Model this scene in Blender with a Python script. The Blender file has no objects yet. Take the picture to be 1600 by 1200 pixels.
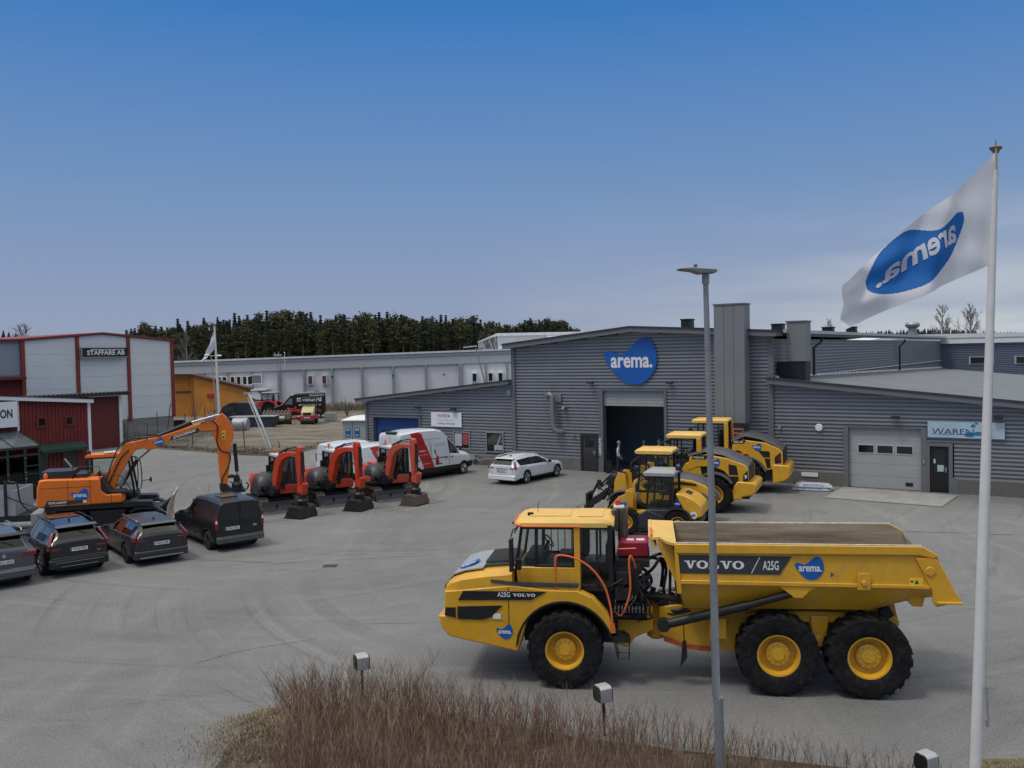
import bpy, math, random
from mathutils import Vector, Matrix
R=math.radians; PI=math.pi
sc=bpy.context.scene; COL=sc.collection
# ---------------- camera
CAMH=6.75; FPX=1400.0; PITCH=math.atan(46/1400.0); ROLL=0.020
cd=bpy.data.cameras.new('camera'); cam=bpy.data.objects.new('camera',cd); COL.objects.link(cam); sc.camera=cam
cd.sensor_width=36; cd.lens=36*FPX/1600; cd.clip_start=0.1; cd.clip_end=4000
F=Vector((0,math.cos(PITCH),-math.sin(PITCH))); R0=Vector((1,0,0)); U0=Vector((0,math.sin(PITCH),math.cos(PITCH)))
RR=R0*math.cos(ROLL)-U0*math.sin(ROLL); UU=U0*math.cos(ROLL)+R0*math.sin(ROLL)
m=Matrix((RR,UU,-F)).transposed().to_4x4(); m.translation=Vector((0,0,CAMH)); cam.matrix_world=m
# ---------------- world
w=bpy.data.worlds.new('World'); sc.world=w; w.use_nodes=True
SUN_EL,SUN_AZ=R(64),R(-118)   # high, from the left and a little behind the camera
nt=w.node_tree; N=nt.nodes; Lk=nt.links; N.clear()
out=N.new('ShaderNodeOutputWorld'); bg=N.new('ShaderNodeBackground'); Lk.new(bg.outputs[0],out.inputs[0])
tc=N.new('ShaderNodeTexCoord'); sp=N.new('ShaderNodeSeparateXYZ'); Lk.new(tc.outputs['Generated'],sp.inputs[0])
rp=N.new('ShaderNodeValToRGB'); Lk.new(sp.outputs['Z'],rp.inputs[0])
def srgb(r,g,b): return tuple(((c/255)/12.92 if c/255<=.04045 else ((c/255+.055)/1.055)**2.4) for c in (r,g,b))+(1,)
stops=[(0.0,srgb(144,154,172)),(0.045,srgb(136,149,176)),(0.12,srgb(121,143,178)),(0.22,srgb(97,134,180)),(0.37,srgb(48,112,180)),(0.42,srgb(70,125,184)),(0.52,(.80,.82,.84,1)),(1.0,(1.25,1.22,1.17,1))]  # top stops: bright overhead above the frame, added as neutral overcast fill
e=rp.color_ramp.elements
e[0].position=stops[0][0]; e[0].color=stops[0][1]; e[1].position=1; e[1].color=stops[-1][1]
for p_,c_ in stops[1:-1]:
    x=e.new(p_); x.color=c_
sky=N.new('ShaderNodeTexSky'); sky.sky_type='NISHITA'; sky.sun_disc=False; sky.sun_elevation=SUN_EL; sky.sun_rotation=SUN_AZ; sky.air_density=1; sky.dust_density=2
sm=N.new('ShaderNodeVectorMath'); sm.operation='SCALE'; sm.inputs['Scale'].default_value=0.07; Lk.new(sky.outputs[0],sm.inputs[0])
# thin low cloud bank towards the right horizon
mp=N.new('ShaderNodeMapping'); mp.inputs['Scale'].default_value=(2.2,2.2,16); Lk.new(tc.outputs['Generated'],mp.inputs[0])
nz=N.new('ShaderNodeTexNoise'); nz.inputs['Scale'].default_value=1.6; nz.inputs['Detail'].default_value=5; Lk.new(mp.outputs[0],nz.inputs[0])
def math_(op,a,b=None,c=None,tree=None):
    n=(tree or nt).nodes.new('ShaderNodeMath'); n.operation=op; n.use_clamp=False
    for i,v in enumerate((a,b,c)):
        if v is None: continue
        if isinstance(v,(int,float)): n.inputs[i].default_value=v
        else: (tree or nt).links.new(v,n.inputs[i])
    return n.outputs[0]
def mrange(v,a,b,c,d,tree=None):
    n=(tree or nt).nodes.new('ShaderNodeMapRange'); (tree or nt).links.new(v,n.inputs[0])
    for i,x in enumerate((a,b,c,d)): n.inputs[i+1].default_value=x
    return n.outputs[0]
low=mrange(sp.outputs['Z'],0.02,0.17,1,0); right=mrange(sp.outputs['X'],-0.05,0.45,0,1)
cl=math_('MULTIPLY',math_('MULTIPLY',low,right),mrange(nz.outputs[0],0.38,0.66,0.25,1.0))
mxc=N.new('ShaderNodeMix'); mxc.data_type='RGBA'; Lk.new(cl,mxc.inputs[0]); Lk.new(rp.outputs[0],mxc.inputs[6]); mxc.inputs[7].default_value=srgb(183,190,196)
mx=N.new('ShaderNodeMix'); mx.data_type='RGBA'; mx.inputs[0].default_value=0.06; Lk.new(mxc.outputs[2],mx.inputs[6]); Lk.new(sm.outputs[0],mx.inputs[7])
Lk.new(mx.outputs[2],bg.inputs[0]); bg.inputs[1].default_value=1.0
sl=bpy.data.lights.new('sun','SUN'); sl.energy=1.3; sl.angle=R(11); sl.color=(1,.95,.88)
so=bpy.data.objects.new('sun',sl); COL.objects.link(so)
sdir=Vector((math.sin(SUN_AZ)*math.cos(SUN_EL),math.cos(SUN_AZ)*math.cos(SUN_EL),math.sin(SUN_EL)))
so.rotation_euler=sdir.to_track_quat('Z','Y').to_euler()
sc.view_settings.view_transform='Standard'; sc.view_settings.look='None'; sc.view_settings.exposure=0.20; sc.view_settings.gamma=1
# ---------------- materials
MATS={}
def mat(name,col,rough=.5,metal=0,var=.10,scale=2.0,bump=0,bscale=40,coat=0,dirt=0,dcol=(.10,.085,.065),coords='Object',spec=.45,stretch=(1,1,1)):
    if name in MATS: return MATS[name]
    M=bpy.data.materials.new(name); M.use_nodes=True; t=M.node_tree; b=t.nodes['Principled BSDF']
    b.inputs['Roughness'].default_value=rough; b.inputs['Metallic'].default_value=metal
    b.inputs['Coat Weight'].default_value=coat; b.inputs['Coat Roughness'].default_value=.12; b.inputs['Specular IOR Level'].default_value=spec
    c=t.nodes.new('ShaderNodeTexCoord'); mp=t.nodes.new('ShaderNodeMapping'); mp.inputs['Scale'].default_value=stretch; t.links.new(c.outputs[coords],mp.inputs[0])
    n=t.nodes.new('ShaderNodeTexNoise'); n.inputs['Scale'].default_value=scale; n.inputs['Detail'].default_value=8; n.inputs['Roughness'].default_value=.65; t.links.new(mp.outputs[0],n.inputs[0])
    r=t.nodes.new('ShaderNodeValToRGB'); t.links.new(n.outputs[0],r.inputs[0])
    a=r.color_ramp.elements; a[0].position=.3; a[1].position=.72
    a[0].color=tuple(max(0,x*(1-var*1.4)) for x in col)+(1,); a[1].color=tuple(min(1,x*(1+var)) for x in col)+(1,)
    src=r.outputs[0]
    if dirt:
        n2=t.nodes.new('ShaderNodeTexNoise'); n2.inputs['Scale'].default_value=scale*3.1; n2.inputs['Detail'].default_value=10; n2.inputs['Roughness'].default_value=.75; t.links.new(mp.outputs[0],n2.inputs[0])
        k=mrange(n2.outputs[0],.48,.75,0,dirt,tree=t)
        x=t.nodes.new('ShaderNodeMix'); x.data_type='RGBA'; t.links.new(k,x.inputs[0]); t.links.new(src,x.inputs[6]); x.inputs[7].default_value=tuple(dcol)+(1,); src=x.outputs[2]
        t.links.new(math_('ADD',math_('MULTIPLY',k,.4,tree=t),rough,tree=t),b.inputs['Roughness'])
    t.links.new(src,b.inputs['Base Color'])
    if bump:
        n3=t.nodes.new('ShaderNodeTexNoise'); n3.inputs['Scale'].default_value=bscale; n3.inputs['Detail'].default_value=4; t.links.new(c.outputs[coords],n3.inputs[0])
        bp=t.nodes.new('ShaderNodeBump'); bp.inputs['Strength'].default_value=bump; bp.inputs['Distance'].default_value=.02; t.links.new(n3.outputs[0],bp.inputs['Height']); t.links.new(bp.outputs[0],b.inputs['Normal'])
    MATS[name]=M; return M
def glass(name,tint=(.5,.55,.55),tr=.6):
    if name in MATS: return MATS[name]
    M=bpy.data.materials.new(name); M.use_nodes=True; t=M.node_tree; t.nodes.remove(t.nodes['Principled BSDF'])
    o=t.nodes['Material Output']; g=t.nodes.new('ShaderNodeBsdfGlossy'); g.inputs['Roughness'].default_value=.03; g.inputs['Color'].default_value=(.9,.9,.9,1)
    a=t.nodes.new('ShaderNodeBsdfTransparent'); a.inputs['Color'].default_value=tuple(x*tr for x in tint)+(1,)
    fr=t.nodes.new('ShaderNodeFresnel'); fr.inputs['IOR'].default_value=1.55
    x=t.nodes.new('ShaderNodeMixShader'); t.links.new(math_('ADD',math_('MULTIPLY',fr.outputs[0],.40,tree=t),.02,tree=t),x.inputs[0]); t.links.new(a.outputs[0],x.inputs[1]); t.links.new(g.outputs[0],x.inputs[2]); t.links.new(x.outputs[0],o.inputs[0])
    MATS[name]=M; return M
YEL=mat('yellow paint',(.66,.345,.020),.32,var=.10,scale=1.3,dirt=.60,dcol=(.34,.22,.085),coat=.2)
YELP=mat('pale roof yellow',(.70,.44,.11),.5,var=.06,scale=2)
ORG=mat('orange paint',(.74,.165,.010),.4,var=.08,scale=1.5,dirt=.3,dcol=(.3,.13,.04))
RED=mat('red orange paint',(.52,.045,.013),.4,var=.1,scale=2,dirt=.35,dcol=(.28,.07,.04))
BLK=mat('black plastic',(.010,.010,.011),.5,var=.3,scale=5,dirt=.25,dcol=(.045,.042,.04))
BLKM=mat('black machine metal',(.012,.012,.013),.5,var=.3,scale=8,dirt=.4,dcol=(.055,.048,.04))
DGR=mat('dark grey panel',(.022,.024,.030),.42,var=.2,scale=3,dirt=.3,dcol=(.09,.085,.08))
ANTI=mat('anti slip grey',(.06,.06,.06),.8,var=.3,scale=10)
TYRE=mat('tyre rubber',(.009,.009,.010),.85,var=.35,scale=3,dirt=.55,dcol=(.065,.06,.053),bump=.3,bscale=25,spec=.2)
RUST=mat('worn steel',(.09,.07,.055),.6,metal=.4,var=.4,scale=5,dirt=.6,dcol=(.17,.11,.07))
STEEL=mat('bright steel',(.45,.45,.45),.3,metal=.9,var=.1)
GALV=mat('galvanised steel',(.32,.33,.34),.5,metal=.35,var=.15,scale=6)
HAND=mat('orange red handrail',(.70,.13,.03),.45,var=.08)
WHT=mat('white paint',(.72,.74,.76),.35,var=.05,scale=1.5,coat=.3,dirt=.08,dcol=(.45,.44,.42))
WHM=mat('white matt',(.66,.66,.64),.6,var=.05)
LBL=mat('label blue',(.008,.10,.38),.4,var=.04)
LTW=mat('lettering white',(.72,.72,.70),.5,var=.02)
LTD=mat('lettering dark',(.03,.03,.035),.5,var=.02)
GLS=glass('clear cab glass',(.88,.92,.92),.92); GLD=glass('dark tinted glass',(.3,.33,.34),.18)
GLW=mat('window glass',(.012,.014,.017),.06,var=.3,scale=.6,spec=.7)
REDL=mat('tail lamp red',(.20,.010,.012),.2,var=.1,coat=.5)
CHR=mat('chrome trim',(.6,.6,.6),.2,metal=1,var=.05)
# ---------------- mesh builder
def tr(o,rx=0,ry=0,rz=0): return Matrix.Translation(Vector(o))@Matrix.Rotation(rz,4,'Z')@Matrix.Rotation(ry,4,'Y')@Matrix.Rotation(rx,4,'X')
SPLIT={'plinth','corner_post','cab_glass','cab_glass_rear','steel_post','cab_pillar','door_pillar','roof_hatch','axle','rear_door_window','fender','wall_cladding','roof_duct','walking_beam','side_rib'}
class B:
    def __init__(s): s.v=[];s.f=[];s.mi=[]
    def add(s,vs,fs,m=0,M=None):
        k=len(s.v)
        s.v+= [tuple(M@Vector(q)) for q in vs] if M is not None else [tuple(q) for q in vs]
        s.f+=[tuple(i+k for i in f) for f in fs]; s.mi+=[m]*len(fs); return s
    def bx(s,x0,x1,y0,y1,z0,z1,m=0,M=None):
        vs=[(x0,y0,z0),(x1,y0,z0),(x1,y1,z0),(x0,y1,z0),(x0,y0,z1),(x1,y0,z1),(x1,y1,z1),(x0,y1,z1)]
        return s.add(vs,[(0,3,2,1),(4,5,6,7),(0,1,5,4),(1,2,6,5),(2,3,7,6),(3,0,4,7)],m,M)
    def cb(s,c,d,m=0,rx=0,ry=0,rz=0):
        return s.bx(-d[0]/2,d[0]/2,-d[1]/2,d[1]/2,-d[2]/2,d[2]/2,m,tr(c,rx,ry,rz))
    def prism(s,poly,c0,c1,ax='y',m=0,M=None):
        n=len(poly)
        g={'y':lambda a,b,c:(a,c,b),'z':lambda a,b,c:(a,b,c),'x':lambda a,b,c:(c,a,b)}[ax]
        vs=[g(a,b,c0) for a,b in poly]+[g(a,b,c1) for a,b in poly]
        fs=[tuple(range(n)),tuple(range(2*n-1,n-1,-1))]+[(i,(i+1)%n,(i+1)%n+n,i+n) for i in range(n)]
        return s.add(vs,fs,m,M)
    def loft(s,rings,m=0,cap=True,closed=True,M=None):
        n=len(rings[0]); vs=[p for r in rings for p in r]; fs=[]
        for k in range(len(rings)-1):
            for i in range(n if closed else n-1):
                j=(i+1)%n; fs.append((k*n+i,k*n+j,(k+1)*n+j,(k+1)*n+i))
        if cap: fs+= [tuple(range(n-1,-1,-1)), tuple((len(rings)-1)*n+i for i in range(n))]
        return s.add(vs,fs,m,M)
    def tube(s,pts,r,n=8,m=0,M=None,cap=True):
        pts=[Vector(p) for p in pts]; rings=[]; up=None
        rs=r if isinstance(r,(list,tuple)) else [r]*len(pts)
        for i,p in enumerate(pts):
            d=(pts[min(i+1,len(pts)-1)]-pts[max(i-1,0)]).normalized()
            if up is None: up=Vector((0,0,1)) if abs(d.z)<.9 else Vector((1,0,0))
            a=d.cross(up)
            if a.length<1e-4: a=d.cross(Vector((1,0.3,0)))
            a.normalize(); b=a.cross(d).normalized(); up=b
            rings.append([p+a*(rs[i]*math.cos(2*PI*k/n))+b*(rs[i]*math.sin(2*PI*k/n)) for k in range(n)])
        return s.loft(rings,m,cap,True,M)
    def lathe(s,prof,c,ax='y',n=32,m=0,M=None,cap=True):   # prof: (radius, position along axis)
        rings=[]
        for r,t in prof:
            ring=[]
            for k in range(n):
                u,v=r*math.cos(2*PI*k/n),r*math.sin(2*PI*k/n)
                q={'y':(u,t,v),'x':(t,u,v),'z':(u,v,t)}[ax]
                ring.append((c[0]+q[0],c[1]+q[1],c[2]+q[2]))
            rings.append(ring)
        return s.loft(rings,m,cap,True,M)
    def sph(s,c,r,m=0,n=12,sc_=(1,1,1),M=None):
        prof=[(max(1e-4,r*math.sin(PI*k/n)),-r*math.cos(PI*k/n)) for k in range(n+1)]
        b=B().lathe(prof,(0,0,0),'z',2*n)
        return s.add([(c[0]+x*sc_[0],c[1]+y*sc_[1],c[2]+z*sc_[2]) for x,y,z in b.v],b.f,m,M)
    def glyph(s,txt,o,ux,uy,nr,m=0,bold=0.0,thick=.004):
        vs,fs=text2d(txt,bold); o=Vector(o);ux=Vector(ux);uy=Vector(uy);nr=Vector(nr)*thick
        return s.add([o+ux*a+uy*b+nr for a,b in vs],fs,m)
    def pieces(s):
        pr=list(range(len(s.v)))
        def fd(i):
            while pr[i]!=i: pr[i]=pr[pr[i]]; i=pr[i]
            return i
        for f in s.f:
            a=fd(f[0])
            for i in f[1:]: pr[fd(i)]=a
        g={}
        for f,m in zip(s.f,s.mi): g.setdefault(fd(f[0]),[]).append((f,m))
        out=[]
        for fm in g.values():
            b=B(); mp={}
            for f,m in fm:
                for i in f:
                    if i not in mp: mp[i]=len(b.v); b.v.append(s.v[i])
                b.f.append(tuple(mp[i] for i in f)); b.mi.append(m)
            out.append(b)
        return out
    def done(s,name,mats,parent=None,bevel=0,smooth=None,loc=None,rz=0,seg=2):
        if name in SPLIT and parent is not None:
            ps=s.pieces()
            if len(ps)>1:
                for p_ in ps: o=p_._done(name,mats,parent,bevel,smooth,loc,rz,seg)
                return o
        return s._done(name,mats,parent,bevel,smooth,loc,rz,seg)
    def _done(s,name,mats,parent=None,bevel=0,smooth=None,loc=None,rz=0,seg=2):
        me=bpy.data.meshes.new(name); me.from_pydata([tuple(v) for v in s.v],[],s.f)
        if not isinstance(mats,(list,tuple)): mats=[mats]
        for q in mats: me.materials.append(q)
        me.polygons.foreach_set('material_index',s.mi)
        import bmesh
        bm=bmesh.new(); bm.from_mesh(me)
        if len(s.f)<40000: bmesh.ops.recalc_face_normals(bm,faces=bm.faces)
        bm.to_mesh(me); bm.free()
        if smooth:
            me.shade_smooth(); me.set_sharp_from_angle(angle=R(smooth))
        o=bpy.data.objects.new(name,me); COL.objects.link(o)
        if parent is not None: o.parent=parent
        if loc is not None: o.location=loc
        if rz: o.rotation_euler.z=rz
        if bevel:
            md=o.modifiers.new('bevel','BEVEL'); md.width=bevel; md.segments=seg; md.limit_method='ANGLE'; md.angle_limit=R(35)
            if not smooth: 
                me.shade_smooth(); me.set_sharp_from_angle(angle=R(30)); 
            md.harden_normals=False
        return o
_T={}
def text2d(txt,bold=0.0):
    k=(txt,bold)
    if k in _T: return _T[k]
    cu=bpy.data.curves.new('t','FONT'); cu.body=txt; cu.offset=bold; cu.resolution_u=3; cu.align_x='LEFT'
    ob=bpy.data.objects.new('t',cu); COL.objects.link(ob)
    dg=bpy.context.evaluated_depsgraph_get(); me=bpy.data.meshes.new_from_object(ob.evaluated_get(dg))
    vs=[(v.co.x,v.co.y) for v in me.vertices]; fs=[tuple(p.vertices) for p in me.polygons]
    bpy.data.objects.remove(ob); bpy.data.curves.remove(cu); bpy.data.meshes.remove(me)
    x0=min(v[0] for v in vs);x1=max(v[0] for v in vs);y0=min(v[1] for v in vs);y1=max(v[1] for v in vs)
    _T[k]=([((a-x0)/(x1-x0),(b-y0)/(y1-y0)) for a,b in vs],fs); return _T[k]
def tag(o,label=None,cat=None,group=None,kind=None):
    if label: o['label']=label
    if cat: o['category']=cat
    if group: o['group']=group
    if kind: o['kind']=kind
    return o
def thing(name,label,cat,loc=(0,0,0),rz=0,group=None):
    o=bpy.data.objects.new(name,None); o.empty_display_size=.2; COL.objects.link(o); o.location=loc; o.rotation_euler.z=rz
    return tag(o,label,cat,group)
def kids(o): return list(o.children)
def dup(root,loc=None,rz=None,label=None,parent=None,sc_=None):
    r=root.copy(); COL.objects.link(r)
    if parent is not None: r.parent=parent
    if loc is not None: r.location=loc
    if rz is not None: r.rotation_euler.z=rz
    if label: r['label']=label
    if sc_: r.scale=sc_
    for ch in kids(root):
        c=ch.copy(); COL.objects.link(c); c.parent=r
        for g in kids(ch):
            d=g.copy(); COL.objects.link(d); d.parent=c
    return r
# logo blob outline, unit box
_LB=[(710,310),(716,298),(735,289),(760,292),(785,303),(820,312),(850,302),(880,277),(915,243),(945,215),(965,206),(988,205),(1012,212),(1032,240),(1048,280),(1057,330),(1055,380),(1040,425),(1015,465),(980,500),(940,517),(900,520),(855,507),(810,475),(770,430),(735,380),(716,345)]
_LB=[((x-710)/347,(520-y)/315) for x,y in _LB]
def crom(P,k=3,closed=True):
    o=[];n=len(P)
    for i in range(n if closed else n-1):
        if closed: a,b,c,d=P[i-1],P[i],P[(i+1)%n],P[(i+2)%n]
        else: a,b,c,d=P[max(i-1,0)],P[i],P[i+1],P[min(i+2,n-1)]
        for j in range(k):
            t=j/k
            o.append(tuple(.5*((2*b[q])+(-a[q]+c[q])*t+(2*a[q]-5*b[q]+4*c[q]-d[q])*t*t+(-a[q]+3*b[q]-3*c[q]+d[q])*t**3) for q in range(len(b))))
    if not closed: o.append(P[-1])
    return o
LBP=crom(_LB,3)
def logo(parent,o,ux,uy,nr,th=.008,txt='arema.',name='logo'):
    o=Vector(o);ux=Vector(ux);uy=Vector(uy);nr=Vector(nr); b=B(); n=len(LBP)
    vs=[o+ux*a+uy*c for a,c in LBP]+[o+ux*a+uy*c+nr*th for a,c in LBP]
    b.add(vs,[tuple(range(n,2*n))]+[(i,(i+1)%n,(i+1)%n+n,i+n) for i in range(n)],0)
    b.glyph(txt,o+ux*.13+uy*.36+nr*th,ux*.79,uy*.235,nr,1,bold=.025,thick=.004)
    return b.done(name,[LBL,LTW],parent)
# slab lettering V O L V O in a unit box
def slab(b,word,o,ux,uy,nr,m=0):
    o=Vector(o);ux=Vector(ux);uy=Vector(uy);nr=Vector(nr); n=len(word); wd=1/(n-.0); k=0
    def P(pts,z):
        b.add([o+ux*(x0+x*wd*.94)+uy*y+nr*(.003+z*.0008) for x,y in pts],[tuple(range(len(pts)))],m)
    for i,c in enumerate(word):
        x0=i*wd
        if c=='V':
            P([(.08,1),(.36,1),(.53,.35),(.62,0),(.42,0)],0); P([(.53,.35),(.72,1),(.88,1),(.62,0),(.5,.12)],1)
            P([(-.04,.86),(-.04,1),(.44,1),(.44,.86)],2); P([(.62,.86),(.62,1),(1.02,1),(1.02,.86)],2)
        elif c=='O':
            q=[(.5+.52*math.cos(t*PI/12),.5+.53*math.sin(t*PI/12)) for t in range(24)]; r=[(.5+.24*math.cos(t*PI/12),.5+.36*math.sin(t*PI/12)) for t in range(24)]
            vs=[o+ux*(x0+x*wd*.94)+uy*y+nr*.003 for x,y in q+r]
            b.add(vs,[(j,(j+1)%24,(j+1)%24+24,j+24) for j in range(24)],m)
        elif c=='L':
            P([(.16,0),(.16,1),(.42,1),(.42,0)],0); P([(.02,.86),(.02,1),(.56,1),(.56,.86)],1); P([(.02,0),(.02,.15),(.9,.15),(.9,0)],2); P([(.78,.1),(.78,.4),(.92,.4),(.92,.1)],3)
def tread_wheel(parent,c,Rt,wd,rr,rim,side=1,lug=18,n=40,name='wheel',lugh=.045):
    # c axle centre; side=+1 outer face towards +y
    q=B(); h=wd/2*side; s_=side
    q.lathe([(rr*.96,h*.80),(rr*.98,h*.86),(rr*.90,h*.84),(rr*.84,h*.62),(rr*.80,h*.25),(rr*.58,h*.2),(rr*.55,h*.5),(rr*.50,h*.56),(rr*.30,h*.58),(rr*.27,h*.66),(.001,h*.67)],c,'y',n,cap=False)
    for k in range(12):
        a=2*PI*k/12; q.cb((c[0]+rr*.47*math.cos(a),c[1]+h*.58,c[2]+rr*.47*math.sin(a)),(.03,.02,.03),0,ry=-a)
    w_=q.done(name,rim,parent,smooth=40)
    t=B(); t.lathe([(rr*.97,-h*.8),(rr*1.06,-h*.93),(Rt*.80,-h),(Rt*.93,-h*.96),(Rt-lugh,-h*.80),(Rt-lugh,h*.80),(Rt*.93,h*.96),(Rt*.80,h),(rr*1.12,h*.96),(rr*1.03,h*.90),(rr*.97,h*.8)],c,'y',n,cap=False)
    for k in range(lug):
        for sd in (-1,1):
            a=2*PI*(k+(0 if sd>0 else .5))/lug; a2=.30*2*PI/lug
            def pt(r,ang,y): return (c[0]+r*math.cos(ang),c[1]+y,c[2]+r*math.sin(ang))
            y0,y1=sd*wd*.02,sd*wd*.50
            sk=a2*1.1
            base=[pt(Rt-lugh*1.3,a-a2,y0),pt(Rt-lugh*1.3,a+a2,y0),pt(Rt*.90,a+a2+sk,y1),pt(Rt*.90,a-a2+sk,y1)]
            top=[pt(Rt,a-a2*.8,y0),pt(Rt,a+a2*.8,y0),pt(Rt-lugh*.3,a+a2*.8+sk,y1*.93),pt(Rt-lugh*.3,a-a2*.8+sk,y1*.93)]
            t.add(base+top,[(4,5,6,7),(0,1,5,4),(1,2,6,5),(2,3,7,6),(3,0,4,7)])
    ty=t.done('tyre',TYRE,w_,smooth=35)
    return w_
# ================= ground
def asphalt_mat():
    M=bpy.data.materials.new('worn asphalt'); M.use_nodes=True; t=M.node_tree; b=t.nodes['Principled BSDF']; b.inputs['Roughness'].default_value=.85; b.inputs['Specular IOR Level'].default_value=.3
    c=t.nodes.new('ShaderNodeTexCoord')
    def noise(sc_,det=6,rough=.6,st=(1,1,1),rot=0,dist=0):
        mp=t.nodes.new('ShaderNodeMapping'); mp.inputs['Scale'].default_value=st; mp.inputs['Rotation'].default_value=(0,0,rot); t.links.new(c.outputs['Object'],mp.inputs[0])
        n=t.nodes.new('ShaderNodeTexNoise'); n.inputs['Scale'].default_value=sc_; n.inputs['Detail'].default_value=det; n.inputs['Roughness'].default_value=rough; n.inputs['Distortion'].default_value=dist; t.links.new(mp.outputs[0],n.inputs[0]); return n.outputs[0]
    big=noise(.09,5,.55,dist=.6); mid=noise(.7,8,.7); fine=noise(18,5,.85); grit=noise(60,2,.6); streak=noise(.55,6,.6,(1,.16,1),.5,1.2); st2=noise(.8,6,.65,(.14,1.2,1),.25,1.6)
    v=math_('ADD',mrange(big,.35,.65,.140,.178,tree=t),mrange(mid,.3,.7,-.014,.014,tree=t),tree=t)
    v=math_('ADD',v,mrange(fine,.3,.7,-.060,.060,tree=t),tree=t); v=math_('ADD',v,mrange(grit,.35,.65,-.05,.05,tree=t),tree=t)
    v=math_('ADD',v,mrange(streak,.55,.72,0,.03,tree=t),tree=t); v=math_('ADD',v,mrange(st2,.56,.72,0,.03,tree=t),tree=t)
    v=math_('SUBTRACT',v,mrange(streak,.40,.28,0,.03,tree=t),tree=t)
    for (cx,cy,ph) in ((-3.0,52.0,0),(-16.0,46.0,3),(6.0,30.0,7)):
        vd=t.nodes.new('ShaderNodeVectorMath'); vd.operation='DISTANCE'; t.links.new(c.outputs['Object'],vd.inputs[0]); vd.inputs[1].default_value=(cx,cy,0)
        n1=t.nodes.new('ShaderNodeTexNoise'); n1.noise_dimensions='1D'; n1.inputs['Scale'].default_value=1.7; n1.inputs['Detail'].default_value=7; n1.inputs['Roughness'].default_value=.75; t.links.new(math_('ADD',vd.outputs['Value'],ph+.0,tree=t),n1.inputs['W'])
        msk=mrange(noise(.13,3,.5,dist=.3,rot=ph),.46,.62,0,1,tree=t)
        lt=math_('MULTIPLY',mrange(n1.outputs[0],.55,.66,0,.020,tree=t),msk,tree=t); dk=math_('MULTIPLY',mrange(n1.outputs[0],.45,.34,0,.030,tree=t),msk,tree=t)
        v=math_('SUBTRACT',math_('ADD',v,lt,tree=t),dk,tree=t)
    spots=noise(2.2,5,.6); v=math_('SUBTRACT',v,mrange(spots,.66,.76,0,.05,tree=t),tree=t)
    stones=t.nodes.new('ShaderNodeTexVoronoi'); stones.inputs['Scale'].default_value=13; t.links.new(c.outputs['Object'],stones.inputs[0])
    v=math_('ADD',v,mrange(stones.outputs['Distance'],.03,.13,.13,0,tree=t),tree=t)
    cc=t.nodes.new('ShaderNodeCombineColor'); t.links.new(v,cc.inputs[0]); t.links.new(v,cc.inputs[1]); t.links.new(math_('MULTIPLY',v,.985,tree=t),cc.inputs[2]); t.links.new(cc.outputs[0],b.inputs['Base Color'])
    bp=t.nodes.new('ShaderNodeBump'); bp.inputs['Strength'].default_value=.5; bp.inputs['Distance'].default_value=.012; t.links.new(math_('ADD',grit,fine,tree=t),bp.inputs['Height']); t.links.new(bp.outputs[0],b.inputs['Normal'])
    return M
g=B(); g.add([(-900,-60,0),(900,-60,0),(900,1800,0),(-900,1800,0)],[(0,1,2,3)])
tag(g.done('asphalt_yard',asphalt_mat()),kind='structure')
def ground_mat(name,c1,c2,c3,s=.5):
    M=bpy.data.materials.new(name); M.use_nodes=True; t=M.node_tree; b=t.nodes['Principled BSDF']; b.inputs['Roughness'].default_value=.95; b.inputs['Specular IOR Level'].default_value=.15
    c=t.nodes.new('ShaderNodeTexCoord'); n=t.nodes.new('ShaderNodeTexNoise'); n.inputs['Scale'].default_value=s; n.inputs['Detail'].default_value=12; n.inputs['Roughness'].default_value=.72; n.inputs['Distortion'].default_value=.5
    mp=t.nodes.new('ShaderNodeMapping'); mp.inputs['Scale'].default_value=(.35,1.3,1); mp.inputs['Rotation'].default_value=(0,0,-.25); t.links.new(c.outputs['Object'],mp.inputs[0]); t.links.new(mp.outputs[0],n.inputs[0])
    r=t.nodes.new('ShaderNodeValToRGB'); t.links.new(n.outputs[0],r.inputs[0]); e=r.color_ramp.elements; e[0].position=.32; e[0].color=c1+(1,); e[1].position=.68; e[1].color=c3+(1,); x=e.new(.5); x.color=c2+(1,)
    t.links.new(r.outputs[0],b.inputs['Base Color'])
    bp=t.nodes.new('ShaderNodeBump'); bp.inputs['Strength'].default_value=.8; bp.inputs['Distance'].default_value=.12; t.links.new(n.outputs[0],bp.inputs['Height']); t.links.new(bp.outputs[0],b.inputs['Normal'])
    return M
rnd=random.Random(4)
from mathutils import noise as mn
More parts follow.
